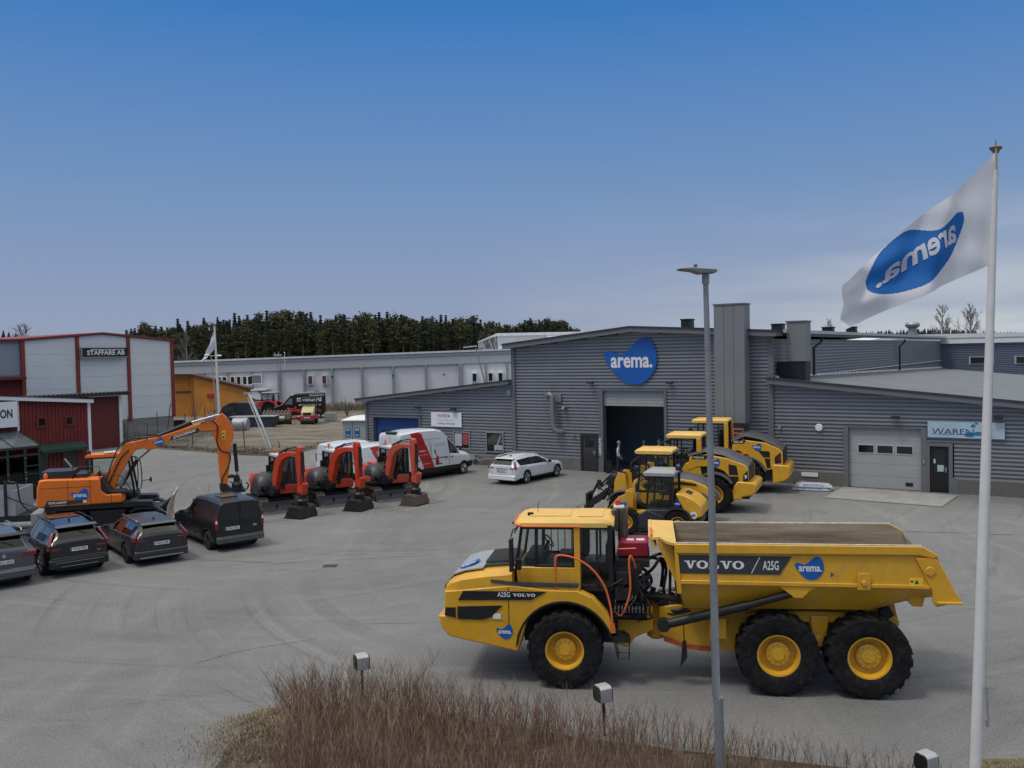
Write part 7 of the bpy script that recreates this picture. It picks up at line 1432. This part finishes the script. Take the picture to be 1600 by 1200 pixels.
def bollard(loc,h,label,rz):
    T=thing('bollard_lamp',label,'bollard lamp',loc,rz,'bollard lamps in the hedge'); b=B(); b.tube([(0,0,0),(0,0,h-.3)],.03,10); b.done('post',BLKM,T)
    s=.112; b=B(); b.prism([(-s,h-.28),(-s,h-.04),(-s*.55,h),(s,h),(s,h-.28)],-s,s,'y'); b.done('hood',mat('silver lamp hood',(.42,.43,.43),.4,metal=.3,var=.06),T,bevel=.01)
    b=B(); 
    for q in (1,-1): b.prism([(-s*.9,h-.27),(-s*.9,h-.07),(-s*.5,h-.02),(s*.96,h-.02),(s*1.25,h-.10),(s*1.25,h-.22),(s*.9,h-.27)],q*s,q*(s+.02),'y')
    b.done('dark_cheek',BLK,T)
bollard((-2.97,16.9,0),1.10,'silver-hooded bollard lamp standing in the twigs, leftmost of the three',R(115)); bollard((1.50,15.6,0),.90,'silver-hooded bollard lamp in front of the front wheel of the dump truck',R(115)); bollard((6.28,13.6,0),.50,'silver-hooded bollard lamp cut off by the bottom edge beside the flagpole',R(115))
T=thing('flagpole','distant white flagpole rising in front of the ochre shed','flagpole',(-31.75,97,0)); b=B(); b.tube([(0,0,0),(-.28,0,10.5)],[.16,.09],12); b.done('pole',MATS['white pole'],T,smooth=60); b=B(); b.sph((-.28,0,10.62),.16); b.done('finial',MATS['brass finial'],T)
T=thing('banner_flag','small limp white flag hanging on the distant pole','flag',(-31.75,97,0)); b=B(); rr=[]
for k in range(14):
    t=k/13; z=10.35-3.75*t; wl=-.30-1.55*t**1.35; wr_=-.26+.05*t if t<.62 else -.24-1.25*((t-.62)/.38); rr.append([(wl,.12*math.sin(k*1.3),z),((wl+wr_)/2,.3*math.sin(k*.8),z+.08),(wr_,0,z+.12)])
b.loft(rr,cap=False,closed=False); b.done('cloth',FW,T,smooth=70)
T=thing('street_lamp','double-headed lamp post beside the distant flagpole','street lamp',(-29.6,90,0)); b=B(); b.tube([(0,0,0),(-.55,0,7.3)],[.10,.06],8); b.tube([(-.95,0,7.25),(.25,0,7.2)],.04,6); b.done('post',GALV,T); b=B(); b.sph((-.95,0,7.3),.22,0,8,(1.3,1,.5)); b.sph((.25,0,7.22),.22,0,8,(1.3,1,.5)); b.done('lamp_head',WHM,T)
T=thing('street_lamp','lamp post with flat head rising behind the left wing of the workshop','street lamp',(-1.1,72,0)); b=B(); b.tube([(0,0,0),(-1.75,0,7.35)],[.08,.05],8); b.done('post',GALV,T); b=B(); b.cb((-2.2,0,7.45),(1.1,.3,.08),ry=-.1); b.done('lamp_head',WHM,T)
T=thing('lattice_mast','slim steel lattice mast beside the long building','mast',(-30.1,116,0)); b=B()
for x,y in ((-.2,-.2),(.2,-.2),(.2,.2),(-.2,.2)): b.tube([(x,y,0),(x,y,7.4)],.025,4)
for k in range(18): z=k*.41; b.tube([(-.2,-.2,z),(.2,-.2,z+.41)],.016,3); b.tube([(.2,.2,z),(.2,-.2,z+.41)],.016,3); b.tube([(.2,-.2,z),(-.2,-.2,z+.0)],.014,3)
b.done('lattice',GALV,T); b=B(); b.tube([(-.7,0,7.3),(.4,0,7.3)],.03,4); b.tube([(-.5,0,7.1),(-.5,0,7.6)],.03,4); b.tube([(.0,0,7.1),(.0,0,7.7)],.03,4); b.tube([(.75,0,5.5),(.75,0,7.6)],.03,4); b.sph((.75,0,7.6),.09); b.done('antenna',WHM,T)
# wire fence
FP=mat('rusty dark post',(.05,.045,.04),.8)
T=thing('wire_fence','dark wire mesh fence on thin leaning posts along the gravel yard','fence',(0,0,0)); pts=[(-31.5,72.6),(-28.9,70.6),(-24.3,67.8),(-20.0,66.6),(-17.2,66.0)]
for (x,y),lean,h in zip(pts,(0,.05,-.02,-.1,-.12),(1.75,1.85,2.2,2.05,.6)): b=B(); b.tube([(x,y,0),(x+lean,y,h+.1)],.035,6); b.done('post',FP,T)
b=B()
for (x0,y0),(x1,y1) in zip(pts[:3],pts[1:4]):
    n=int(math.hypot(x1-x0,y1-y0)/.14)
    for k in range(n): t=k/n; x=x0+(x1-x0)*t; y=y0+(y1-y0)*t; b.tube([(x,y,.1),(x+.03,y,1.65)],.005,3,cap=False)
    for k in range(11): b.tube([(x0,y0,.1+k*.155),(x1,y1,.1+k*.155)],.005,3,cap=False)
b.done('wire_mesh',GALV,T)
T=thing('fence_posts_row','older row of leaning thin posts nearer the grey hall','fence',(0,0,0))
for i,(px_,py_,hh,ln) in enumerate(((-33.2,77,2.1,.1),(-31.2,78.5,2.3,.0),(-31.0,80,3.0,.45),(-30.4,83,1.9,.0),(-29.5,86,2.3,-.1),(-29.0,87,2.0,0),(-27.4,88,1.5,.05),(-26.6,90,1.4,.3))): b=B(); b.tube([(px_,py_,0),(px_+ln,py_,hh)],.035,6); b.done('post',FP,T)
# cabin, cage, posts, sacks
T=thing('grey_cabin','small grey cabin with pale curved roof and two blue posters','cabin',(-12.75,68.0,0),R(-8)); b=B(); b.bx(-.2,1.72,0,1.6,0,1.95); b.done('wall',mat('cabin grey',(.30,.33,.33),.6,var=.06),T)
b=B(); b.loft([[(x,-.12,1.95),(x,-.12,2.02),(x,.8,2.02+dz),(x,1.75,2.02),(x,1.75,1.95)] for x,dz in ((-.3,.05),(.3,.25),(1.0,.33),(1.9,.35))]); b.done('roof',WHM,T)
b=B(); b.bx(.02,.42,-.03,-.0,.75,1.45);b.bx(.72,1.14,-.03,-.0,.75,1.45); b.bx(.06,.38,-.035,-.03,1.2,1.4,1);b.bx(.76,1.10,-.035,-.03,1.2,1.4,1);b.bx(.06,.38,-.035,-.03,.8,.92,1);b.bx(.76,1.10,-.035,-.03,.8,.92,1); b.done('poster',[mat('poster blue',(.02,.09,.24),.5),mat('poster pale',(.25,.35,.5),.5)],T); b=B(); b.bx(.55,.58,-.02,0,0,1.95); b.bx(1.72,1.80,-.05,.05,0,2.15); b.done('corner_strip',DGR,T)
T=thing('wire_cage','pale square wire cage tank standing by the road roller','cage',(-19.1,94,0)); b=B(); b.bx(-.55,.55,-.5,.5,.15,1.0); b.done('tank',mat('cloudy plastic',(.36,.36,.33),.6,var=.1),T); b=B()
for k in range(7): x=-.6+k*.2; b.tube([(x,-.56,.0),(x,-.56,1.1)],.018,4)
for z in (.1,.4,.7,1.05): b.tube([(-.6,-.56,z),(.6,-.56,z)],.018,4)
b.bx(-.6,.6,-.55,.55,0,.12); b.done('cage',GALV,T)
for i,(x,y,h) in enumerate(((-14.9,80,1.3),(-14.1,80,1.75),(-13.7,80,1.6),(-12.9,80.5,1.5))): B().tube([(x,y,0),(x,y,h)],.11,10).done('pale_post',mat('pale post',(.48,.47,.44),.7,var=.1),None,smooth=60); o=[q for q in COL.objects if q.name.startswith('pale_post')][-1]; tag(o,'short pale round post, '+('leftmost of four','second of four, the tallest','third of four','rightmost of four')[i]+', behind the grey cabin','post','pale posts behind the cabin')
T=thing('cement_sacks','pair of white plastic sacks lying against the plinth by the section door','sack',(14.2,42.5,0),R(-20)); 
for k,(x,z) in enumerate(((-.02,.0),(.06,.15))):
    b=B(); b.loft([[(x+X,-w_,z+.04),(x+X,-w_*.8,z+.04+h),(x+X,w_*.8,z+.04+h),(x+X,w_,z+.04)] for X,w_,h in ((-.92,.22,.02),(-.80,.27,.13),(-.3,.30,.17),(.3,.30,.16),(.70,.28,.14),(.85,.24,.03))]); b.glyph('BETONG',(-.45+x,-.285,z+.09),(.9,0,0),(0,.03,.08),(0,-1,0),1,0,.012); b.done('sack',[mat('sack plastic',(.46,.50,.52),.45,var=.15,scale=5),LBL],T,bevel=.03)
b=B(); b.cb((13.9,43.35,.16),(.5,.3,.32)); tag(b.done('wooden_block',mat('weathered wood',(.24,.21,.17),.8,var=.3,scale=8),bevel=.01),'weathered grey wooden block behind the white sacks','block')
b=B(); b.prism([(-6.25,28.75),(-5.8,28.75),(-5.8,29.1),(-6.25,29.1)],.002,.012,'z'); b2=b.done('drain_cover',mat('cast iron',(.03,.03,.03),.6)); tag(b2,'black cast iron drain cover set in the asphalt','drain cover')
for k in range(0): pass
# ================= machines in the gravel yard
T=thing('farm_tractor','red farm tractor with big rear wheels by the corner of the ochre shed','tractor',(-27.6,103,0),R(172))
for s in (1,-1): tread_wheel(T,(0,s*.95,.95),.95,.5,.5,RUST,s,18,28); tread_wheel(T,(2.6,s*.8,.65),.65,.4,.34,RUST,s,14,24)
TRR=mat('tractor red',(.42,.02,.03),.4,var=.1); b=B(); b.prism([(.9,1.0),(.9,1.95),(2.3,1.9),(3.2,1.65),(3.3,1.0)],-.4,.4,'y'); b.done('hood',TRR,T,bevel=.05)
for s in (1,-1): b=B(); b.prism([(-1.0,1.3),(-.7,1.85),(0,2.08),(.6,1.95),(.95,1.3),(.85,1.3),(.5,1.85),(0,1.98),(-.6,1.8),(-.9,1.3)],s*.6,s*1.25,'y'); b.done('fender',TRR,T)
b=B(); b.bx(-.8,3.0,-.35,.35,.6,1.1); b.tube([(1.2,.3,1.9),(1.2,.3,2.9)],.06,8); b.prism([(3.2,1.0),(3.3,1.9),(3.35,1.0)],-.35,.35,'y'); b.done('chassis',BLKM,T); frame_cab(T,-.5,.95,-.65,.65,1.7,2.85,BLK,.1); b=B(); b.bx(-.65,1.0,-.75,.75,2.85,3.0); b.done('cab_roof',mat('tractor roof',(.30,.36,.33),.5),T,bevel=.04)
T=thing('box_truck','black van with white lettering parked in the gravel yard','van',(-23.5,100,0),R(190))
b=B(); b.prism([(-2.6,.5),(-2.6,2.9),(.6,2.9),(1.2,2.75),(2.1,1.75),(3.0,1.45),(3.1,.5)],-1.0,1.0,'y'); b.done('body',PB,T,bevel=.08); b=B(); b.prism([(1.15,2.6),(1.95,1.75),(2.05,1.78),(1.25,2.7)],-.85,.85,'y'); b.prism([(1.0,1.7),(1.0,2.4),(1.25,2.4),(1.75,1.75)],.99,1.01,'y'); b.done('windscreen',mat('pale reflecting glass',(.18,.21,.23),.15,var=.4,scale=1),T)
b=B(); b.glyph('STRANGNAS',(.5,1.01,2.0),(-2.7,0,0),(0,0,.45),(0,1,0),0,.04,.01); b.glyph('SERVICE OCH VERKSTAD',(.3,1.01,1.55),(-2.4,0,0),(0,0,.18),(0,1,0),0,.02,.01); b.glyph('MASKIN',(-.9,1.01,2.6),(-1.5,0,0),(0,0,.16),(0,1,0),0,.02,.01); b.done('lettering',LTW,T)
for x in (-1.7,2.2):
    for s in (1,-1): car_wheel(T,(x,s*.88,.38),.38,.24,s,RIMS)
b=B(); b.bx(-2.2,.4,-.8,.8,2.95,3.0); b.cb((-1.6,0,3.12),(.5,.3,.2),rz=.4); b.done('roof_rack',GALV,T)
T=thing('road_roller','cream and red road roller with black canopy facing the yard','road roller',(-20.8,91.5,0),R(-88))
b=B(); b.prism([(-.6,.95),(-.4,1.95),(.5,1.75),(1.1,1.35),(1.15,.95)],-.62,.62,'y'); b.done('hood',mat('cream paint',(.50,.44,.22),.45,var=.08),T,bevel=.06); b=B(); b.bx(-1.2,1.2,-.72,.72,.62,.98); b.done('red_frame',TRR,T,bevel=.03)
b=B(); 
for x in (.85,-.95): b.lathe([(.001,-.66),(.42,-.66),(.42,.66),(.001,.66)],(x,0,.42),'y',24)
b.done('drum',BLKM,T,smooth=40); b=B(); b.bx(-1.1,.2,-.75,.75,2.65,2.8); b.bx(1.15,1.2,-.4,.4,1.05,1.3)
for x in (-1.0,.1):
    for y in (-.68,.68): b.tube([(x,y,1.0),(x,y,2.65)],.045,6)
b.tube([(.1,.7,2.3),(.3,1.0,2.3)],.02,5); b.cb((.3,1.0,2.15),(.06,.18,.3)); b.done('canopy',BLKM,T); b=B(); quad(b,[(.16,-.62,1.8),(.16,.62,1.8),(.12,.62,2.6),(.12,-.62,2.6)]); b.done('windscreen',GLS,T); b=B(); b.glyph('DYNAPAC',(1.205,.5,.72),(0,-.0,0) if False else (0,.001,0),(0,0,.12),(1,0,0)) if False else b.bx(1.201,1.21,-.3,.3,.76,.84); b.done('name_strip',LTW,T)
T=thing('grab_bucket','large rusty toothed bucket resting on the gravel beside the roller','bucket',(-24.0,91.3,0),R(4))
b=B(); b.prism([(.0,.0),(.9,.0),(1.25,.5),(1.2,1.1),(.9,1.4),(.8,1.36),(1.05,1.05),(1.1,.55),(.85,.12),(.0,.10)],-.02,.02,'x') if False else None
b=B(); pf=[(0,.05),(-.55,.2),(-.75,.65),(-.55,1.15),(-.05,1.45),(.05,1.40),(-.4,1.05),(-.6,.65),(-.42,.28),(.05,.15)]
b.prism(pf,-1.35,1.35,'x'); b.prism([(-.02,.05),(-.7,.4),(-.75,.8),(-.5,1.2),(0,1.45),(.25,.8)],-1.42,-1.35,'x'); b.prism([(-.02,.05),(-.7,.4),(-.75,.8),(-.5,1.2),(0,1.45),(.25,.8)],1.35,1.42,'x')
b.done('shell',RUST,T); b=B()
for k in range(8): b.prism([(-.1,1.42),(-.42,1.5),(-.1,1.56)],-1.3+k*.35,-1.2+k*.35,'x')
b.done('tooth',STEEL,T); b=B()
for k in range(3): b.lathe([(.001,-.9+k*.62),(.26,-.9+k*.62),(.26,-.4+k*.62),(.001,-.4+k*.62)],(0,-.62,.72),'x',16)
b.done('cylinder_cover',GALV,T,smooth=40)
T=thing('red_implement','red and rusty farm implement lying behind the toothed bucket','implement',(-22.8,94.5,0)); b=B(); rg=random.Random(9)
for k in range(34): x=rg.uniform(-1.6,2.2); z=rg.uniform(.2,1.5); b.tube([(x,rg.uniform(-.5,.5),z),(x+rg.uniform(-.7,.7),rg.uniform(-.5,.5),max(.05,z+rg.uniform(-.5,.3)))],rg.uniform(.03,.09),5,rg.choice((0,0,1)))
b.cb((-.2,-.3,1.35),(1.5,.3,.28),0,ry=.15); b.cb((1.2,-.3,1.2),(1.0,.3,.25),0,ry=-.3); b.bx(.6,2.2,-.3,.3,.1,.9,1); b.done('frame',[TRR,RUST],T)
T=thing('glazed_cab_shell','dark rounded machine cab shell with pale glass strip, standing on the gravel','cab',(-28.0,92.5,0),R(2))
b=B(); b.loft([[(x,-.8,.55),(x,-.8,z),(x,.7,z+.05),(x,.7,.55)] for x,z in ((-2.1,1.25),(-1.7,2.0),(-1.0,2.35),(.8,2.38),(1.5,2.1),(1.9,1.2))]); b.done('shell',mat('smoked shell',(.05,.055,.062),.12,var=.5,scale=2),T,smooth=40); b=B(); b.bx(-2.1,2.3,-.9,.8,.35,.58); b.bx(-2.9,-1.5,-1.1,-.2,.5,.9,1); b.bx(-1.7,.8,-.85,.6,0,.35,2); b.done('base',[GALV,mat('grey hood',(.2,.21,.21),.5),BLKM],T)
T=thing('grey_drum','grey steel drum lying on its side left of the leaning pipe','drum',(-25.6,84.2,0)); b=B(); b.lathe([(.001,-.7),(.62,-.7),(.66,-.6),(.66,.6),(.62,.7),(.001,.7)],(0,0,.66),'x',24); b.done('shell',GALV,T,smooth=40)
T=thing('dark_skip','low dark blue skip behind the grey drum','skip',(-25.4,88,0)); b=B(); b.prism([(-1.8,.0),(-2.2,1.15),(2.2,1.15),(1.8,0)],-.9,.9,'y'); b.done('shell',mat('dark blue steel',(.02,.03,.05),.5,var=.2,dirt=.4),T); b=B(); b.bx(-2.25,2.25,-.95,.95,1.15,1.22); b.done('rim',GALV,T)
b=B(); b.tube([(-18.1,66.7,.1),(-18.9,67.3,1.9),(-20.3,69,4.15)],.10,8); b.tube([(-18.4,66.9,.1),(-20.5,69.1,4.1)],.05,6); b.cb((-20.4,69.1,4.15),(.55,.4,.15)); tag(b.done('leaning_pipe',mat('pale zinc pipe',(.36,.37,.36),.45,metal=.3)),'long pale zinc pipe leaning up behind the leftmost compact excavator','pipe')
b=B(); b.tube([(-20.4,69.1,4.1),(-23.0,71,4.55)],.03,6); tag(b.done('thin_brace',BLKM),'thin dark brace running left from the top of the leaning pipe','brace')
for i,(x,y,w_,h,lab) in enumerate(((-32.3,86,1.4,.9,'black crate near the wire fence'),(-29.2,84,2.0,.55,'flat dark slab pile left of the grey drum'),(-31,93,1.6,1.0,'grey slab stack below the distant flagpole'))): b=B(); b.cb((x,y,h/2+.1),(w_,.9,h),rz=.2); b.cb((x+.2,y-.1,h+.15),(w_*.7,.7,.14),rz=-.1); tag(b.done('yard_pile',BLKM if i<2 else PLC,bevel=.02),lab,'pile')
# trailer and hose at the left edge
T=thing('flat_trailer','low black trailer with grey side board, cut off by the left edge beside the excavator','trailer',(-20.3,36.3,0),R(10)); b=B(); b.bx(-6,1.0,-1.0,1.0,.5,.75); b.prism([(1.0,.5),(1.9,.52),(1.9,.6),(1.0,.75)],-.15,.15,'y'); b.done('chassis',BLKM,T); b=B(); b.bx(-5.9,.35,-1.0,-.95,.75,1.75); b.bx(-5.9,.35,.95,1.0,.75,1.75); b.bx(.3,.35,-.95,.95,.75,1.75); b.done('side_board',mat('grey side board',(.28,.30,.32),.5,var=.08),T)
for x in (-3.2,-2.2):
    for s in (1,-1): car_wheel(T,(x,s*.85,.38),.38,.24,s,RIMB)
b=B(); b.tube(crom([(.2,-1.05,2.1),(.45,-1.05,2.0),(.6,-1.05,1.2),(1.2,-.9,.75),(1.9,-.5,.9),(2.2,-.3,1.05)],5,False),.03,6); b.tube(crom([(.0,-1.02,1.55),(.8,-.95,1.15),(1.5,-.8,1.0),(2.2,-.3,1.1)],5,False),.022,6); b.bx(-.05,.05,-1.06,-.98,.7,2.15); b.done('hose',BLK,T,smooth=60)
# ================= people in the workshop doorway
def person(label,wx,wy,rz,hair,torso,sleeve,legs,hgt=1.78,vest=None):
    T=thing('person',label,'person',(wx,wy,0),rz); s=hgt/1.78
    def skin(name,V,E,m,par=T):
        me=bpy.data.meshes.new(name); me.from_pydata([tuple(c*s for c in v[:3]) for v in V],E,[]); me.materials.append(m); o=bpy.data.objects.new(name,me); COL.objects.link(o); o.parent=par
        md=o.modifiers.new('skin','SKIN'); md.use_smooth_shade=True
        for i,v in enumerate(V): sv=me.skin_vertices[0].data[i]; sv.radius=(v[3]*s,v[3]*s*(v[4] if len(v)>4 else 1)); sv.use_root=(i==0)
        sd=o.modifiers.new('sub','SUBSURF'); sd.levels=1; sd.render_levels=2; return o
    SK=mat('skin',(.42,.24,.17),.6,var=.05)
    V=[(0,0,.95,.13),(0,0,1.15,.12),(.01,0,1.36,.14),(.01,0,1.47,.06),(.03,0,1.56,.06),(.04,0,1.66,.095,1.1),(.03,0,1.75,.05),
       (0,.19,1.40,.055),(-.02,.24,1.14,.042),(.10,.22,.92,.032),(.16,.20,.84,.025),(0,-.19,1.40,.055),(-.02,-.24,1.14,.042),(.10,-.22,.92,.032),(.16,-.20,.84,.025),
       (0,.10,.88,.09),(.02,.11,.48,.06),(-.02,.12,.10,.045),(.12,.13,.04,.04),(0,-.10,.88,.09),(-.03,-.11,.48,.06),(-.06,-.12,.10,.045),(.08,-.13,.04,.04),
       (.20,.20,.80,.012),(.22,.19,.76,.009),(.20,-.20,.80,.012),(.22,-.19,.76,.009)]
    E=[(0,1),(1,2),(2,3),(3,4),(4,5),(5,6),(2,7),(7,8),(8,9),(9,10),(2,11),(11,12),(12,13),(13,14),(0,15),(15,16),(16,17),(17,18),(0,19),(19,20),(20,21),(21,22),(10,23),(23,24),(14,25),(25,26)]
    bd=skin('body',V,E,SK)
    skin('trousers',[(0,0,.98,.15),(0,.10,.86,.108),(.02,.11,.48,.078),(-.02,.12,.10,.068),(0,-.10,.86,.108),(-.03,-.11,.48,.078),(-.06,-.12,.10,.068)],[(0,1),(1,2),(2,3),(0,4),(4,5),(5,6)],legs)
    skin('jacket',[(0,0,.96,.155),(0,0,1.18,.145),(.01,0,1.36,.16),(.01,0,1.44,.09)],[(0,1),(1,2),(2,3)],torso)
    for q in (1,-1): skin('sleeve',[(.0,q*.15,1.39,.075),(0,q*.20,1.38,.070),(-.02,q*.24,1.14,.058),(.09,q*.22,.94,.045)],[(0,1),(1,2),(2,3)],sleeve)
    for q in (1,-1): b=B(); x=-.02 if q>0 else -.06; b.prism([((x-.08)*s,0),((x+.20)*s,0),((x+.20)*s,.05),((x+.06)*s,.11),((x-.08)*s,.11)],(q*.12-.05)*s,(q*.12+.05)*s,'y'); b.done('boot',BLK,T,bevel=.02)
    b=B(); b.sph((.02*s,0,1.70*s),.108*s,0,10,(1.0,.9,.95)); b.v=[v for v in b.v]; b.done('hair',hair,T,smooth=60)
    b=B(); b.cb((.135*s,0,1.65*s),(.03,.025,.04)); b.cb((.05*s,.085*s,1.65*s),(.03,.02,.05)); b.cb((.05*s,-.085*s,1.65*s),(.03,.02,.05)); b.done('face_feature',SK,T,bevel=.008)
    return T
HG=mat('grey hair',(.22,.21,.20),.8); WS=mat('pale shirt',(.55,.57,.62),.7); NB=mat('navy workwear',(.012,.018,.06),.8); BV=mat('black vest',(.012,.012,.014),.8)
person('person in dark vest, pale sleeves and navy trousers standing inside the open doorway',5.86,49.75,R(-15),HG,BV,WS,NB,1.82)
person('person with grey hair and dark jacket deeper in the doorway, between the other two',7.45,50.9,R(-120),HG,BV,BV,NB,1.72)
person('person in dark hooded jacket at the right of the doorway behind the loader',8.15,49.8,R(-100),mat('grey hood cloth',(.12,.12,.125),.9),BV,BV,NB,1.85)
T=thing('sack_truck','black upright trolley leaning beside the person in the vest','trolley',(5.35,50.0,0),R(-10)); b=B(); b.tube([(-.15,0,.1),(-.3,0,1.9)],.03,6); b.tube([(.1,0,.1),(-.05,0,1.3)],.03,6); b.bx(-.2,.15,-.1,.3,.05,.7); b.done('frame',BLK,T)
